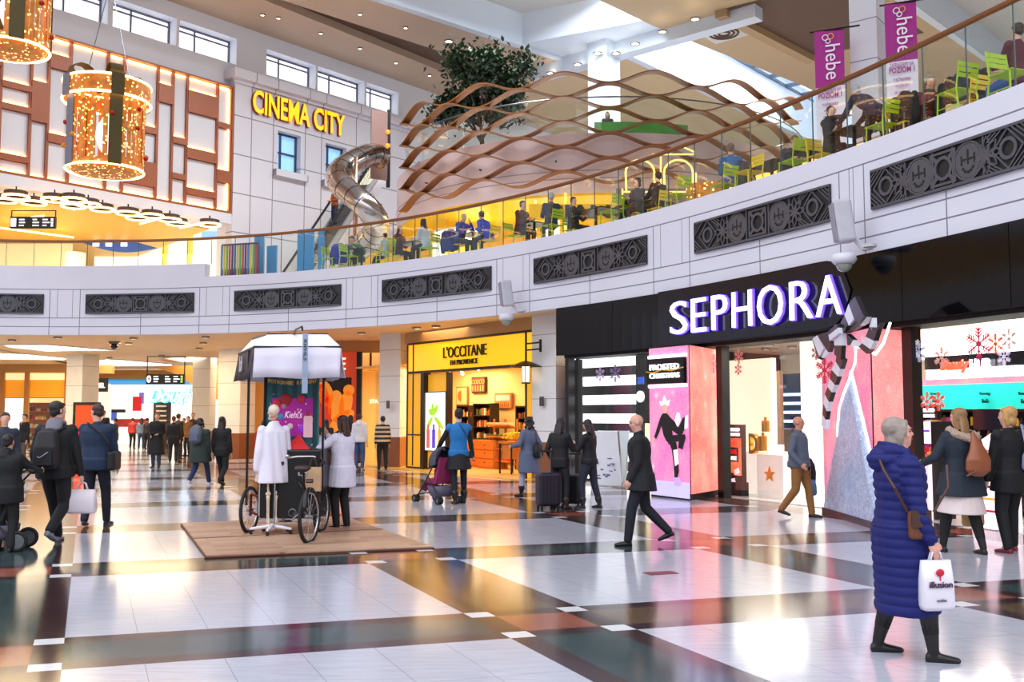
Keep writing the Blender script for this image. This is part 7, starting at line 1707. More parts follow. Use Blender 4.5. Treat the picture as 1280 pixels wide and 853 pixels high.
stroller(G2(-8,688),D_(100),'black buggy with large spoked wheels at the bottom left edge',.95,mat('hood_black',(18,18,24),.7),mat('seat_black',(20,20,26),.7),True)
# ================================================================ CART, SKELETON, MAT
mt=[PZ(227,657,0),PZ(258,698.5,0),PZ(541,687,0),PZ(430,648,0)]
m,N,b,nt=newmat('laminate_planks'); tc=nt.nodes.new('ShaderNodeTexCoord'); br=nt.nodes.new('ShaderNodeTexBrick'); mp_=nt.nodes.new('ShaderNodeMapping'); mp_.inputs['Rotation'].default_value=(0,0,-.40+PI/2*0); nt.links.new(tc.outputs['Object'],mp_.inputs[0]); nt.links.new(mp_.outputs[0],br.inputs['Vector'])
br.inputs['Scale'].default_value=1.; br.inputs['Brick Width'].default_value=.75; br.inputs['Row Height'].default_value=.19; br.inputs['Mortar Size'].default_value=.003; br.inputs['Color1'].default_value=rgb((168,128,104)); br.inputs['Color2'].default_value=rgb((206,170,140)); br.inputs['Mortar'].default_value=rgb((120,84,66))
nf=N.noise(N.mapv(mp_.outputs[0],(1,12,1)),3,5); nt.links.new(N.mix(N.m('MULTIPLY',nf,.35),br.outputs[0],rgb((120,82,62))),b.inputs['Base Color']); b.inputs['Roughness'].default_value=.35
o=sum(mt,Vector())/4; mb=MB(); mb.prism([(p.x-o.x,p.y-o.y) for p in mt],0,.035); mo=mb.build('wooden_floor_mat',m,loc=(o.x,o.y,0)); tag(mo,'wood plank patterned platform mat under the black cart','floor mat')
mb=MB(); n4=[p-o for p in mt]; mb.tube([p*1.004+Vector((0,0,.012)) for p in n4],.016,6,close=True); mb.build('edge_strip',mat('brown_edge',(96,52,34),.5),mo)
a_,b_=(mt[0]*.45+mt[1]*.55)-o,(mt[3]*.5+mt[2]*.5)-o; MB().tube([a_+Vector((0,0,.036)),b_+Vector((0,0,.036))],.006,4).build('seam',mat('brown_edge',(96,52,34),.5),mo)
# cart local frame: origin on floor under the box, +x right along the picture, y away
co_=PZ(362,664,0); CY=13.75; cpx=lambda px,y=0: PY(px,500,CY+y).x-co_.x
cart=empty('vending_tricycle',(co_.x,CY,.0),0,'black cargo tricycle stall with white canopy, poster and bicycle saddle, on the wood mat','cargo tricycle'); cart['label']='black cargo tricycle stall with a white canopy standing on the wood mat'
ZC_=lambda py,y=0.: PY(362,py,CY+y).z
K=CY/F
fm=mat('cart_black',(16,14,16),.35,.2)
bx0,bx1=cpx(330),cpx(404); zb0,zb1=ZC_(647),ZC_(562)
bevel(MB().box(((bx0+bx1)/2,.35,(zb0+zb1)/2),(bx1-bx0,1.0,zb1-zb0)).build('cargo_box',mat('cargo_black',(10,9,12),.3),cart),.02)
MB().box((bx0-.02,.35,(zb0+ZC_(580))/2),(.03,.8,ZC_(580)-zb0-.05)).build('side_poster',mat('side_print',(210,190,180),.5,var=.6,scale=4),cart)
for k,c_ in enumerate(((60,130,150),(200,60,60))): MB().box((bx0-.04,.1+.4*k,zb0+.2),(.02,.25,.25)).build('side_sticker',mat('sticker_%d'%k,c_,.5,var=.2),cart)
# poster backboard
px0,px1=cpx(333,.5),cpx(399,.5); zt_=ZC_(462,.5); zp0=ZC_(560,.5)
m,N,b,nt=newmat('teal_striped_board'); tc=nt.nodes.new('ShaderNodeTexCoord'); sx=nt.nodes.new('ShaderNodeSeparateXYZ'); nt.links.new(tc.outputs['Object'],sx.inputs[0])
sn=N.m('GREATER_THAN',N.m('SINE',N.m('MULTIPLY',sx.outputs[0],44.)),0.); vo=nt.nodes.new('ShaderNodeTexVoronoi'); vo.inputs['Scale'].default_value=9; nt.links.new(tc.outputs['Object'],vo.inputs['Vector'])
c=N.mix(sn,rgb((26,104,108)),rgb((14,72,82))); c=N.mix(N.m('LESS_THAN',vo.outputs['Distance'],.09),c,rgb((225,235,235))); nt.links.new(c,b.inputs['Base Color']); b.inputs['Roughness'].default_value=.4
pb=MB().box(((px0+px1)/2,.5,(zt_+zp0)/2),(px1-px0,.05,zt_-zp0)).build('poster_board',m,cart); MB().box((px0-.012,.49,(zt_+zp0)/2),(.03,.07,zt_-zp0)).build('poster_edge',fm,cart)
def cpic(x0,x1,y0,y1,mm,nm,d=.47,par=pb):
    a,b__=cpx(x0,.5),cpx(x1,.5); z1,z0=ZC_(y0,.5),ZC_(y1,.5); return MB().box(((a+b__)/2,d,(z0+z1)/2),(b__-a,.015,z1-z0)).build(nm,mm,par)
m,N,b,nt=newmat('violet_print'); tc=nt.nodes.new('ShaderNodeTexCoord'); n1=N.noise(tc.outputs['Object'],3.,3); n2_=N.noise(tc.outputs['Object'],7.,3); c=N.mix(n1,rgb((30,10,90)),rgb((210,30,170))); vo=nt.nodes.new('ShaderNodeTexVoronoi'); vo.inputs['Scale'].default_value=11; nt.links.new(tc.outputs['Object'],vo.inputs['Vector']); c=N.mix(N.m('LESS_THAN',vo.outputs['Distance'],.13),c,rgb((230,180,220))); nt.links.new(c,b.inputs['Base Color']); nt.links.new(c,b.inputs['Emission Color']); b.inputs['Emission Strength'].default_value=.25
cpic(341,392,498,546,m,'violet_picture',.465)
def cball(px,py,r_px,c_,nm='ornament_print'):
    p=(cpx(px,.5),.455,ZC_(py,.5)); MB().ball(p,(r_px*K,.012,r_px*K),12).build(nm,mat('orn_%d_%d_%d'%c_,c_,.4,var=.1,emit=.1),pb,True)
for px,py,r_,c_ in ((347,505,5,(220,40,40)),(346,515,5,(190,30,60)),(358,500,8,(170,20,40)),(377,499,5.5,(200,30,70)),(344,524,4.5,(240,90,60)),(352,521,4,(60,150,200)),(364,533,4,(220,200,210)),(356,508,3.5,(180,140,130)),(358,543,4,(230,60,120)),(348,535,6,(240,90,200)),(380,536,6,(170,60,240))): cball(px,py,r_,c_)
cpic(381,392,522,547,mat('pink_bottle',(242,190,200),.4,emit=.15),'bottle_print',.45); cpic(384,389,515,523,mat('red_cap',(190,20,30),.4),'bottle_cap_print',.45); MB().ball((cpx(386.5,.5),.45,ZC_(522,.5)),(5.5*K,.01,3*K),12).build('bottle_shoulder_print',mat('pink_bottle',(242,190,200),.4,emit=.15),pb)
fit_text('letters',"Kiehl's",.25,.10,mat('white_print',(245,240,245),.5,emit=.3),pb,(cpx(368,.5),.45,ZC_(518.5,.5)),ext=.004,shear=.3)
M_gpr=mat('gold_print',(214,160,70),.4,emit=.1)
for k,ch_ in enumerate('POTWORNIE RADOSNY'):
    t=(k-8)/8; 
    if ch_==' ': continue
    fit_text('letter',ch_,.038,.055,M_gpr,pb,(cpx(366,.5)+t*.33,.46,ZC_(479,.5)+.03*(1-t*t)*-1+.03),(PI/2,-t*-.12,0),ext=.004,bold=.02)
# red tetrahedral box on top
mb=MB(); rx0,rx1,ry=cpx(356,.0),cpx(388,.0),ZC_(564,0.); mb.add([(rx0,-.05,ry),(rx1,-.05,ry),(rx1-.04,.3,ry),(rx0+.04,.3,ry),((rx0+rx1)/2,.1,ZC_(546,.1))],[(0,1,4),(1,2,4),(2,3,4),(3,0,4),(3,2,1,0)]); o=mb.build('red_pyramid_box',mat('red_card',(214,24,28),.35,var=.08)); 
for v in o.data.vertices: v.co.z-=ry
o.location=(cart.location.x,cart.location.y,zb1+.002)
for v in o.data.vertices: pass
tag(o,'red pyramid shaped gift box on top of the black cargo box','gift box')
# posts and canopy
for px,y in ((313,0.1),(334,1.05),(406,0.1),(399,1.05)):
    p=cpx(px,y); MB().box((p,y-.1,(ZC_(470,y)+.35)/2+.2),(.03,.03,ZC_(470,y)-.35+.3)).build('canopy_post',fm,cart)
x0,x1=cpx(318,-.3),cpx(426,-.3); zl,zm=ZC_(473,-.3),ZC_(434,-.3); xb0=cpx(296,.9)
M_can=mat('white_canvas',(222,216,232),.75,var=.04,bump=.2,scale=3); M_canr=mat('white_canvas_roof',(236,236,244),.6,var=.03)
yf,yb_=-.35,1.25
fl=[(x0,yf),(x1,yf),(cpx(403,yb_),yb_),(cpx(297,yb_),yb_)]
tp=[(cpx(333),yf+.35),(cpx(408),yf+.35),(cpx(394,.9),.9),(cpx(314,.9),.9)]; zt2=ZC_(418,0)
mb=MB(); mb.add([(x,y,zm) for x,y in fl]+[(x,y,zt2) for x,y in tp],[(0,1,5,4),(1,2,6,5),(2,3,7,6),(3,0,4,7),(4,5,6,7)]); o=mb.build('canopy_roof',M_canr,cart); q=o.modifiers.new('s','SOLIDIFY'); q.thickness=.01
def valance(P,Q,nm,mm,z0=zl,z1=zm,n=24,amp=.02):
    mb=MB(); P,Q=Vector((P[0],P[1],0)),Vector((Q[0],Q[1],0)); d=(Q-P).normalized(); n_=Vector((d.y,-d.x,0)); vs=[]
    for i in range(n+1):
        for j in range(4):
            t=i/n; u=j/3; w_=amp*u*math.sin(t*19+u*1.3)+.05*u
            p=P.lerp(Q,t)+n_*w_; vs.append((p.x,p.y,z1+(z0-z1)*u+.012*u*math.sin(t*8)))
    mb.add(vs,[(i*4+j,i*4+j+1,(i+1)*4+j+1,(i+1)*4+j) for i in range(n) for j in range(3)]); o=mb.build(nm,mm,cart,True); q=o.modifiers.new('s','SOLIDIFY'); q.thickness=.008; return o
valance(fl[0],fl[1],'valance_front',M_can); valance(fl[1],fl[2],'valance_right',M_can); valance(fl[2],fl[3],'valance_back',M_can); valance(fl[3],fl[0],'valance_left',mat('charcoal_canvas',(62,50,54),.7,bump=.2,scale=3))
for tpz in ((fl,zm),(tp,zt2)): MB().tube([(x,y,tpz[1]) for x,y in tpz[0]],.016,6,close=True).build('canopy_piping',fm,cart)
fit_text('letters','Lab',.3,.22,mat('print_grey_white',(200,190,196),.5),cart,((fl[3][0]+fl[0][0])/2-.075,(fl[3][1]+fl[0][1])/2,(zl+zm)/2+.02),(PI/2,0,math.atan2(fl[0][1]-fl[3][1],fl[0][0]-fl[3][0])),ext=.004,shear=.3)
# hanging strip banner from hook
MB().tube([(cpx(366),0,zt2),(cpx(372),-.2,ZC_(414)),(cpx(384),-.42,ZC_(412)),(cpx(385),-.42,ZC_(417))],.014,6).build('hook',fm,cart)
hbn=empty('strip_banner',(co_.x+cpx(381,-.45),CY-.47,ZC_(492,-.45)),0,'narrow grey blue strip banner hanging in front of the cart canopy','banner'); hh_=ZC_(417,-.45)-ZC_(492,-.45)
MB().box((0,0,hh_/2),(.075,.006,hh_)).build('cloth',mat('strip_grey_blue',(150,165,190),.5,var=.3,scale=6),hbn)
fit_text('letters','KIEHLS',hh_*.35,.04,M_blackm,hbn,(0,-.008,hh_*.72),(PI/2,PI/2,0),ext=.002)
# wheels
def bwheel(c,Rr,rz,nm='wheel'):
    M_=Matrix.Rotation(rz,3,'Z'); w_=MB().torus(c,Rr,.025,36,8,M_).build(nm,M_rubber,cart,True)
    MB().torus(c,Rr-.03,.012,36,6,M_).build('rim',M_chrome,w_,True)
    for k in range(14):
        a=2*PI*k/14; MB().tube([c,Vector(c)+M_@Vector(((Rr-.03)*math.cos(a),0,(Rr-.03)*math.sin(a)))],.003,4).build('spoke',M_chrome,w_)
    ax=M_@Vector((0,.05,0)); MB().tube([Vector(c)-ax,Vector(c)+ax],.022,8).build('hub',M_steel,w_)
bwheel(Vector((cpx(313.5,.0),.05,.33)),.30,D_(82)); bwheel(Vector((cpx(401),.15,.33)),.30,D_(82)); bwheel(Vector((cpx(389,-1.05),-1.05,.35)),.325,D_(80))
# rear bicycle half, coming towards the camera
fx0=cpx(386,-.4)
P_=lambda px,py,y: Vector((cpx(px,y),y,ZC_(py,y)))
for pts,r_ in (([P_(381,640,-.3),P_(381,606,-.45),P_(381,592,-.5)],.022),([P_(378,648,-.1),P_(381,640,-.3),Vector((cpx(389,-1.05),-1.05,.35))],.018),([P_(381,603,-.45),Vector((cpx(389,-1.05)-.06,-1.05,.35))],.011),([P_(381,603,-.45),Vector((cpx(389,-1.05)+.06,-1.05,.35))],.011),([P_(381,612,-.4),P_(372,600,.0),P_(371,570,.0)],.02)): MB().tube(pts,r_,8).build('frame_tube',fm,cart,True)
MB().tube([Vector((cpx(389,-1.05)+math.sin(D_(80-90))*0,-1.05+.36*math.cos(t),.35+.36*math.sin(t))) for t in [D_(a) for a in range(20,165,12)]],.03,6,flat=.35).build('mudguard',fm,cart,True)
mb=MB(); sc0=P_(381,587,-.55); mb.loft([sc0+Vector((0,-.14,0)),sc0+Vector((0,-.05,.02)),sc0+Vector((0,.06,0)),sc0+Vector((0,.16,.0))],[(.09,.035),(.11,.04),(.05,.03),(.02,.02)],14); mb.build('saddle',mat('dark_brown_saddle',(48,30,30),.4),cart,True)
for x in(-.05,.05): MB().tube([sc0+Vector((x,-.05,-.02)),sc0+Vector((x,-.05,-.07)),sc0+Vector((x*.5,.0,-.08))],.014,6).build('saddle_spring',M_chrome,cart)
MB().tube([P_(383,600,-.75),P_(392,600,-.95),P_(392,603,-1.2),P_(384,603,-1.2)],.012,6).build('luggage_rack',fm,cart)
MB().tube([P_(357,578,-.1),P_(358,573,-.15),P_(374,571,-.15),P_(393,571,-.15),P_(403,575,-.1)],.016,8).build('handlebar',M_chrome,cart,True)
for px,py in ((356,577),(404,576)): MB().tube([P_(px,py,-.1),P_(px+(-2 if px<380 else 2),py+3,-.25)],.026,8).build('grip',mat('brown_grip',(50,32,30),.6),cart)
MB().lathe([(.05,0),(.045,.03),(.01,.05)],P_(360,572,-.15),14).build('bell',M_chrome,cart,True)
MB().tube([P_(381,640,-.3)+Vector((-.16,0,-.12)),P_(381,640,-.3)+Vector((-.02,0,0)),P_(381,640,-.3)+Vector((.02,0,0)),P_(381,640,-.3)+Vector((.16,0,.12))],.012,6).build('crank',M_steel,cart)
for sgn in(-1,1): MB().box(P_(381,640,-.3)+Vector((sgn*.2,0,sgn*.12)),(.09,.07,.025)).build('pedal',M_rubber,cart)
for a,b__ in ((P_(316,618,0),P_(330,622,0)),(P_(316,640,0),P_(332,647,0)),(P_(404,640,.1),P_(398,647,.1)),(P_(316,618,0),P_(316,645,0))): MB().tube([a,b__],.018,6).build('side_rail',mat('rail_red_black',(90,24,26),.4,.3),cart)
MB().box(((bx0+bx1)/2,.1,zb0-.05),(bx1-bx0,.06,.05)).build('footboard',M_chrome,cart)
MB().torus((cpx(367,-.2),-.16,ZC_(640)),.05,.008,16,5).build('round_logo',M_steel,cart); fit_text('letters','DM',.07,.04,M_steel,cart,(cpx(371,-.2),-.16,ZC_(641)),ext=.003)
# kraft bag hanging on the handlebar
r=empty('shopping_bag',(co_.x+cpx(396,-.1),CY-.28,ZC_(612,-.1)),0,'brown paper bag hanging from the handlebar of the cargo tricycle','bag'); MB().box((0,0,.15),(.22,.09,.32)).build('bag_body',mat('kraft_paper2',(196,160,124),.6,var=.06),r); MB().tube([(-.06,-.0,.3),(-.02,0,.42),(.02,0,.42),(.06,0,.3)],.006,5).build('handle',mat('cord_brown',(90,60,40),.6),r)
# ---- skeleton in a lab coat on a white castor base
sk0=PZ(340,667,.04); M_bone=mat('bone',(236,214,190),.5,var=.08,scale=12); SY=sk0.y
sk=empty('skeleton_model',(sk0.x,sk0.y,.035),D_(38),'anatomical skeleton model wearing a white lab coat on a white castor stand','skeleton')
HS=PY(332,505,SY).z-.035
def bone(pts,r,nm,par=sk): 
    mb=MB(); mb.limb(pts,[q*1.25 for q in r],8); return remesh(mb,nm,M_bone,par,.008,1)
hz_=HS*.5+.03
for s in(-1,1):
    h_=(s*.08,0,hz_); kn=(s*.06,.01,hz_*.545+.02); an=(s*.055,.0,.14)
    bone([(s*.11,0,hz_-.01),(s*.1,0,hz_-.08),(s*.07,.0,hz_*.75),(s*.06,.01,kn[2]+.06),(s*.045,.01,kn[2]+.02)],[.02,.016,.011,.014,.021],'femur'); bone([(s*.075,.01,kn[2]+.02),(s*.06,.012,kn[2]+.035)],[.02,.018],'knee_joint')
    bone([(s*.06,.01,kn[2]-.02),(s*.058,.005,kn[2]-.08),(s*.056,0,.25),(s*.054,0,.15)],[.024,.014,.009,.016],'tibia'); bone([(s*.08,-.01,kn[2]-.05),(s*.082,-.012,.3),(s*.075,0,.15)],[.008,.006,.009],'fibula')
    mb=MB(); mb.limb([(s*.055,-.04,.1),(s*.055,.02,.12),(s*.06,.06,.09)],[.018,.02,.016],8)
    for t in range(5): mb.limb([(s*(.04+.012*t),.06,.085),(s*(.035+.018*t),.13,.06),(s*(.033+.02*t),.19-.008*t,.05)],[.007,.006,.005],5)
    remesh(mb,'foot_bones',M_bone,sk,.006,0)
mb=MB(); mb.torus((0,0,hz_+.03),.09,.024,18,6,Matrix.Rotation(.4,4,'X')); mb.ball((0,-.03,hz_+.05),(.06,.03,.05),8); remesh(mb,'pelvis',M_bone,sk,.009,1)
mb=MB(); zs=HS*.8
mb.limb([(0,-.02,hz_+.05),(0,.0,HS*.6),(0,-.03,HS*.72),(0,-.01,HS*.86)],[.02,.018,.016,.014],8)
for k in range(9): z=HS*.64+.025*k*1.3; mb.torus((0,.02,z),.10+.012*math.sin(k/8*PI)*2,.008,18,5,Matrix.Rotation(PI/2-.25,4,'X'))
remesh(mb,'rib_cage',M_bone,sk,.009,0)
# skull
hc=Vector((0,.02,HS-.105)); mb=MB(); mb.ball(hc+Vector((0,-.01,.02)),(.073,.092,.08),16); mb.ball(hc+Vector((0,.055,-.03)),(.05,.035,.045),10); mb.limb([hc+Vector((-.05,.0,-.06)),hc+Vector((-.035,.055,-.1)),hc+Vector((.035,.055,-.1)),hc+Vector((.05,0,-.06))],[.014,.016,.016,.014],8); mb.limb([hc+Vector((-.06,.045,-.02)),hc+Vector((-.065,.0,-.02))],[.01,.008],6); mb.limb([hc+Vector((.06,.045,-.02)),hc+Vector((.065,.0,-.02))],[.01,.008],6)
sku=remesh(mb,'skull',M_bone,sk,.006,1); dk=mat('socket_dark',(60,34,30),.8)
for s in(-1,1): MB().ball(hc+Vector((s*.03,.076,.0)),(.018,.012,.016),10).build('eye_socket',dk,sku)
MB().ball(hc+Vector((0,.09,-.03)),(.009,.008,.014),8).build('nose_hole',dk,sku); MB().box(hc+Vector((0,.078,-.075)),(.05,.014,.018)).build('teeth',mat('teeth',(244,236,220),.4),sku)
for s in(-1,1):
    bone([(s*.17,0,HS*.8),(s*.2,-.01,HS*.62),(s*.2,.04,HS*.48)],[.016,.012,.012],'arm_bones')
    mb=MB()
    for t in range(5): mb.limb([(s*.2,.045,HS*.475),(s*(.18+.012*t),.05,HS*.44),(s*(.175+.014*t),.055,HS*.40)],[.009,.006,.005],5)
    remesh(mb,'hand_bones',M_bone,sk,.006,0)
mb=MB(); mb.loft([(0,-.01,HS*.845),(0,-.01,HS*.82),(0,0,HS*.79),(0,0,HS*.7),(0,.0,HS*.6),(0,0,HS*.5),(0,0,HS*.39)],[(.06,.06),(.12,.07),(.19,.10),(.19,.12),(.19,.13),(.2,.14),(.215,.155)],20,(1,0,0),2.4)
for s in(-1,1): mb.limb([(s*.17,0,HS*.8),(s*.21,-.01,HS*.64),(s*.215,.03,HS*.5)],[.06,.055,.055],12)
mb.torus((0,0,HS*.85),.06,.018,18,6,Matrix.Rotation(PI/2-.3,4,'X'))
lc=remesh(mb,'lab_coat',mat('lab_coat_white',(232,228,244),.7,var=.03,bump=.25,scale=7),sk,.012,3)
for v in lc.data.vertices:
    if v.co.z<HS*.78: a=math.atan2(v.co.y,v.co.x); v.co.x*=1+.035*math.sin(a*7+v.co.z*5); v.co.y*=1+.035*math.sin(a*7+v.co.z*5)
MB().box((-.02,.145,HS*.56),(.008,.01,HS*.3)).build('coat_placket',mat('lab_coat_seam',(190,184,206),.7),sk)
M_bwp=mat('white_enamel',(226,226,238),.35)
for k in range(5):
    a=2*PI*k/5+.3; e=Vector((math.cos(a)*.28,math.sin(a)*.28,.075)); MB().limb([(0,0,.105),e],[.028,.018],8).build('base_leg',M_bwp,sk); MB().lathe([(.026,-.014),(.026,.014)],e-Vector((0,0,.046)),12,M=Matrix.Rotation(PI/2,3,'Y')).build('castor',M_rubber,sk)
MB().lathe([(.045,.06),(.045,.12),(.02,.14)],n=14).build('hub',M_bwp,sk); MB().tube([(0,-.06,.1),(0,-.07,hz_)],.011,8).build('stand_rod',M_chrome,sk)
# ================================================================ FOOD COURT FURNITURE AND GUESTS
ZF=5.99; M_lime=mat('lime_lacquer',(176,206,24),.4,.1,var=.04); M_yell=mat('yellow_lacquer',(244,206,20),.4,.1,var=.04); M_tt=mat('table_black',(30,34,38),.25); M_ttg=mat('table_teal',(30,90,84),.25)
def chair(m,name='cafe_chair'):
    r=empty(name,(0,0,0),0,'x','chair','cafe chairs behind the balustrade')
    for s in(-1,1):
        MB().tube([(s*.2,.2,0),(s*.19,.18,.44)],.013,6).build('front_leg',m,r); MB().tube([(s*.2,-.24,0),(s*.19,-.18,.44),(s*.185,-.24,.84)],.013,6).build('rear_leg',m,r)
        MB().tube([(s*.2,.19,.2),(s*.2,-.22,.2)],.009,5).build('side_stretcher',m,r)
    mb=MB(); 
    for k in range(6): mb.box((0,-.17+.072*k,.45),(.4,.06,.012))
    mb.box((-.17,0,.44),(.02,.4,.01)); mb.box((.17,0,.44),(.02,.4,.01)); mb.build('seat',m,r)
    mb=MB(); 
    for k in range(3): mb.box((0,-.215-.012*k,.64+.08*k),(.38,.012,.065))
    mb.build('backrest',m,r); return r
ch_l=chair(M_lime); ch_y=chair(M_yell); used={'l':False,'y':False}; n_ch={'l':0,'y':0}
DIR={'R':0,'L':PI,'B':PI/2,'F':-PI/2}
def place(px,off): s=S_at(px,6.5,off); return C(s,off,ZF),CT(s)
def put_chair(px,off,d,c_,lab,tilt=0):
    p,t=place(px,off); rz=t+DIR[d]-PI/2+tilt; src=ch_l if c_=='l' else ch_y
    if not used[c_]: used[c_]=True; o=src; o.location=p; o.rotation_euler=(0,0,rz)
    else: o=copy_tree(src,None,p,rz)
    o['label']=lab; return o
def table(px,off,lab,m=M_tt,W_=.75,round_=False):
    p,t=place(px,off); r=empty('cafe_table',p,t,lab,'table'); 
    bevel(MB().box((0,0,.735),(W_,.7,.03)).build('tabletop',m,r),.008); MB().tube([(0,0,.03),(0,0,.72)],.035,10).build('pedestal',M_blackm,r)
    mb=MB(); 
    for k in range(4): mb.tube([(0,0,.05),(.28*math.cos(k*PI/2+.78),.28*math.sin(k*PI/2+.78),.015)],.02,6)
    mb.build('foot_cross',M_blackm,r); return r
for px,off,lab,m_,w_ in ((452,1.3,'black cafe table in front of the slide, leftmost of the tables',M_tt,.9),(516,1.2,'black cafe table between the maroon woman and the white shirted woman',M_tt,.8),(591,1.2,'teal cafe table between the two guests in blue',M_ttg,.7),(668,1.3,'teal topped cafe table in front of the man in a dark red shirt',M_ttg,.7),(745,1.3,'long black cafe table beside the young man in black',M_tt,1.1),(815,1.8,'black cafe table in front of the arched stall',M_tt,.8),(965,1.5,'black cafe table beside the glowing yellow chairs, right of the man in blue',M_tt,.9),(1012,1.4,'black cafe table between the lime chair and the man in a suit',M_tt,.7),(1068,1.2,'black cafe table between the seated and the bending man in suits',M_tt,.6),(1188,1.5,'black cafe table in front of the woman in a maroon sweater',M_tt,.8)): table(px,off,lab,m_,w_)
for a in ((414,.8,'R','l','lime chair right of the blue partition panels, leftmost of all'),(430,1.2,'R','y','yellow chair under the royal blue jacket'),(436,.6,'R','l','lime chair low in front of the blue jacket'),(474,1.1,'L','y','yellow chair behind the man in green, facing left'),(482,.6,'L','l','lime green chair beside the child in a white shirt'),(497,1.4,'R','y','yellow chair of the woman with maroon top'),(537,.8,'L','l','lime chair with the white shirted woman'),(574,1.,'R','y','yellow chair of the man in the blue shirt'),(612,1.,'L','y','yellow chair of the man in the royal blue sweater'),(642,1.,'R','l','lime chair of the man in a dark red shirt'),(690,.7,'L','l','lime chair of the grey haired man'),(717,1.6,'R','l','lime chair of the young man in black'),(765,.7,'L','l','lime chair facing the young man in black'),(778,1.4,'L','l','second lime chair just right of the long black table'),(797,1.4,'F','y','yellow chair of the dark haired woman before the arches'),(824,1.4,'L','y','yellow chair under the arch between the two stall guests'),(847,.8,'L','l','lime chair in front of the right arch'),(905,1.,'L','l','small lime chair by the red twinkling ornament'),(936,.7,'F','y','yellow chair right of the man in blue with slatted back'),(992,.9,'L','l','lime chair left of the man in a suit'),(1028,1.1,'R','y','yellow chair of the man in a suit'),(1104,.7,'L','l','lime chair behind the bending man'),(1130,1.,'R','y','yellow chair under the black jacket'),(1163,1.5,'R','y','yellow chair of the woman in maroon'),(1196,.5,'L','l','lime chair in front of the dark coats'),(1212,1.1,'L','y','yellow chair under the pile of dark coats'),(1262,.6,'R','l','large lime chair at the top right corner')): put_chair(*a)
SIT=((-.1,.42,0),(.1,.4,0))
def guest(px,off,d,lab,hands=((-.12,.36,.80),(.12,.36,.80)),tilt=0,H=1.72,sit=.45,**kw):
    p,t=place(px,off); kw.setdefault('feet',SIT)
    return person(lab,p,t+DIR[d]-PI/2+tilt,H,vox=.017,sit=sit,hands=list(hands),fingers=False,hem=kw.pop('hem',.5),**kw)
guest(450,1.8,'F','man in a green sweater bending over the leftmost cafe table',lean=D_(38),head=(0,D_(-20)),haircol=(24,18,18),top=(40,120,70),hands=((-.2,.42,.8),(.2,.42,.8)))
guest(481,1.1,'L','child in a white shirt sitting beside the maroon woman',H=1.35,sit=.42,hair='short',haircol=(40,26,22),top=(190,200,220),hands=((-.1,.25,.72),(.1,.25,.72)))
guest(497,1.4,'R','long haired woman in a maroon top sitting at the second table',hair='long',haircol=(60,30,24),top=(90,34,44),bottom=(24,22,34),lean=D_(8))
guest(533,.9,'L','woman with black hair in a white shirt seated facing left',hair='long',haircol=(20,16,20),top=(196,204,224),bottom=(24,24,34),lean=D_(12))
guest(574,1.,'R','balding man in a blue shirt seated facing right at the teal table',hair='bald',top=(24,70,170),bottom=(24,28,40),lean=D_(14),head=(0,D_(-14)),hands=((-.1,.34,1.05),(.1,.38,.82)))
guest(611,1.,'L','man in a royal blue sweater leaning on the teal table',haircol=(30,22,22),top=(30,74,200),bottom=(28,36,60),lean=D_(26),head=(0,D_(-10)))
guest(650,1.,'R','dark haired man in a dark red checked shirt seated facing right',haircol=(24,18,18),top=(96,32,40),bottom=(22,22,32),lean=D_(10))
guest(689,.9,'L','grey haired man in a dark coat seated with his back turned',tilt=-.5,haircol=(176,180,186),top=(40,52,76),bottom=(26,28,38))
guest(717,1.7,'R','young man with black hair in a black jacket seated facing right',haircol=(18,16,18),top=(26,36,44),bottom=(24,24,30),head=(D_(-10),0))
guest(797,1.5,'F','dark haired woman in grey seated in front of the left arch',haircol=(34,24,24),hair='bob',top=(70,60,76),bottom=(30,30,36))
guest(823,1.5,'L','dark haired guest in black seated under the right side of the left arch',haircol=(20,16,18),top=(26,24,32),bottom=(24,24,30))
guest(914,1.2,'L','short haired man in a blue jacket with his back to the balustrade',tilt=-.7,haircol=(110,84,74),top=(36,96,150),bottom=(50,44,54))
guest(981,1.8,'R','guest in a dark jacket bending behind the lime chair left of the suited man',haircol=(110,70,50),top=(50,40,80),lean=D_(24),head=(0,D_(-30)))
guest(1040,1.2,'R','man in a black suit and white collar seated with a hand at his chin',haircol=(40,30,28),top=(20,24,38),bottom=(20,22,30),collar=None,scarf=None,head=(D_(-20),0),hands=((-.05,.22,1.12),(.12,.36,.8)))
p,t=place(1097,1.1); person('grey haired man in a dark suit bending over a table towards the left',p,t+PI-PI/2,1.74,vox=.017,fingers=False,lean=D_(48),feet=((-.1,.1,0),(.1,-.2,0)),hands=[(-.2,.75,.85),(.2,.75,.85)],haircol=(170,170,176),top=(26,38,66),bottom=(22,26,38),hem=.46,head=(0,D_(-20)))
guest(1161,1.6,'R','woman with short grey hair in a maroon sweater looking down',tilt=-.5,hair='bob',haircol=(150,140,138),top=(104,24,50),bottom=(150,120,110),lean=D_(8),head=(0,D_(-18)),scarf=(40,40,50))
guest(1274,1.1,'L','guest in a maroon sweater and jeans at the top right corner',top=(90,26,40),bottom=(50,90,160),haircol=(60,40,36))
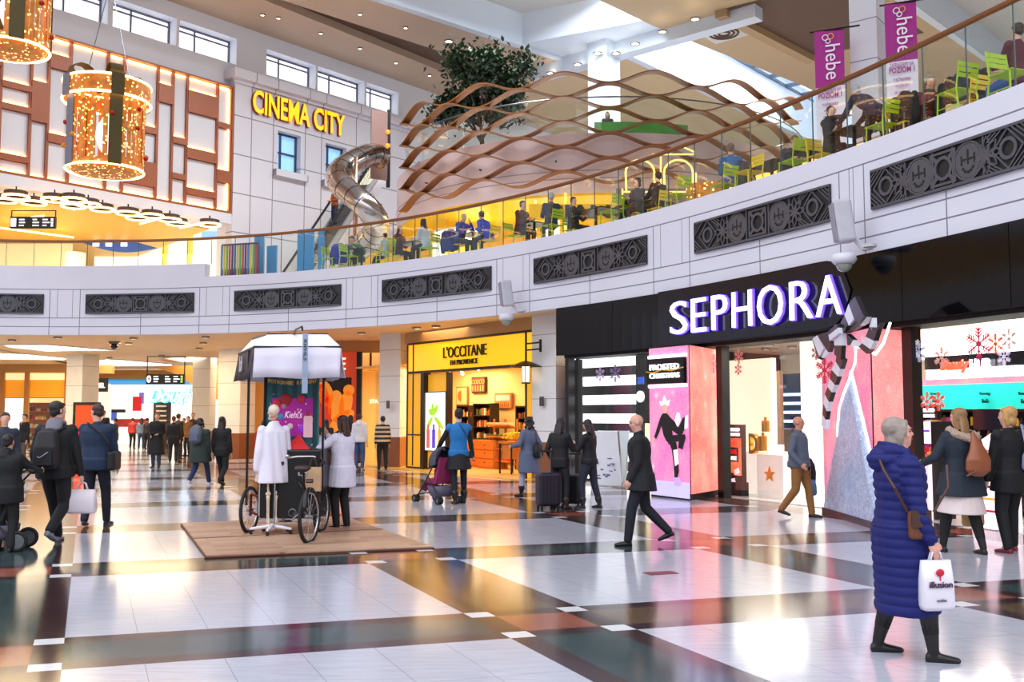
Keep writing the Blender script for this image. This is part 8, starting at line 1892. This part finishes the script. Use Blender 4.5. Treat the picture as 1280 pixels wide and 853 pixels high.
# clothes over chairs
def drape(px,off,c_,lab,H0=.95,W_=.52,dep=.42,tilt=0):
    p,t=place(px,off); r=empty('draped_jacket',p,t+tilt,lab,'jacket'); mb=MB(); mb.loft([(0,.02,.3),(0,0,.55),(0,-.0,.8),(0,.0,H0)],[(W_*.42,dep*.4),(W_*.52,dep*.55),(W_*.5,dep*.42),(W_*.3,dep*.2)],18,(1,0,0),2.6)
    mb.limb([(-W_*.45,0,H0-.1),(-W_*.6,.05,.5),(-W_*.5,.0,.3)],[.08,.07,.05],8); mb.limb([(W_*.45,0,H0-.1),(W_*.55,.05,.55)],[.08,.06],8)
    o=remesh(mb,'cloth',clothm(c_,bump=.3),r,.02,3)
    for v in o.data.vertices: v.co+=v.normal*.02*math.sin(v.co.x*26+v.co.z*7)
    return r
drape(424,.9,(24,40,150),'royal blue jacket hung over the chair at the leftmost table',.92); drape(562,.9,(24,44,120),'dark blue jacket hung behind the man in the blue shirt',.9); drape(1131,1.,(14,14,18),'black jacket hung over a chair right of the bending man',1.0,.45,.35)
drape(1205,1.3,(18,20,26),'big dark coats piled over a chair left of the top right corner',1.05,.9,.6); drape(930,1.4,(60,52,60),'dark grey coat hung behind the man in the blue jacket',.95,.4)
# glass cup & box on tables
p,t=place(513,1.2); o=MB().lathe([(.05,0),(.06,.14),(.05,.14)],n=14).build('striped_cup',mat('cup_stripe',(230,230,236),.4,var=.6,scale=20),loc=(p.x,p.y,ZF+.75)); tag(o,'striped cup on the table of the maroon woman','cup')
p,t=place(1192,.5); o=MB().box((0,0,.14),(.22,.1,.28)).build('paper_bag',mat('cream_bag',(236,206,160),.6),loc=(p.x,p.y,ZF)); tag(o,'small cream paper bag on the floor behind the balustrade','bag')
# escalator rider and third level guest
pE=PY(449,306,42.6); xe=(Vector((pE.x,pE.y,0))-Vector((E0.x,E0.y,0))).dot(Vector((math.cos(ea),math.sin(ea),0)))
zE=6+er*max(0,xe)/el+.12; q=E0+Vector((math.cos(ea),math.sin(ea),0))*xe; 
person('woman in an orange brown jacket riding the escalator behind the slide',(q.x,q.y,zE),ea+PI/2,1.7,vox=.02,fingers=False,feet=STAND,hair='long',haircol=(60,30,24),top=(150,76,30),bottom=(28,36,60),hands=[(-.1,.3,1.05),(.1,.3,1.05)])
pp=dr(R(-92),RD-2.2,12.1); person('dark haired person with a laptop above the green planter on the third level',pp,D_(185),1.72,vox=.022,fingers=False,feet=STAND,haircol=(24,18,18),top=(50,34,44),hands=[(-.1,.3,1.1),(.1,.3,1.1)],hair='long')
bpy.data.scenes.remove(_ts)
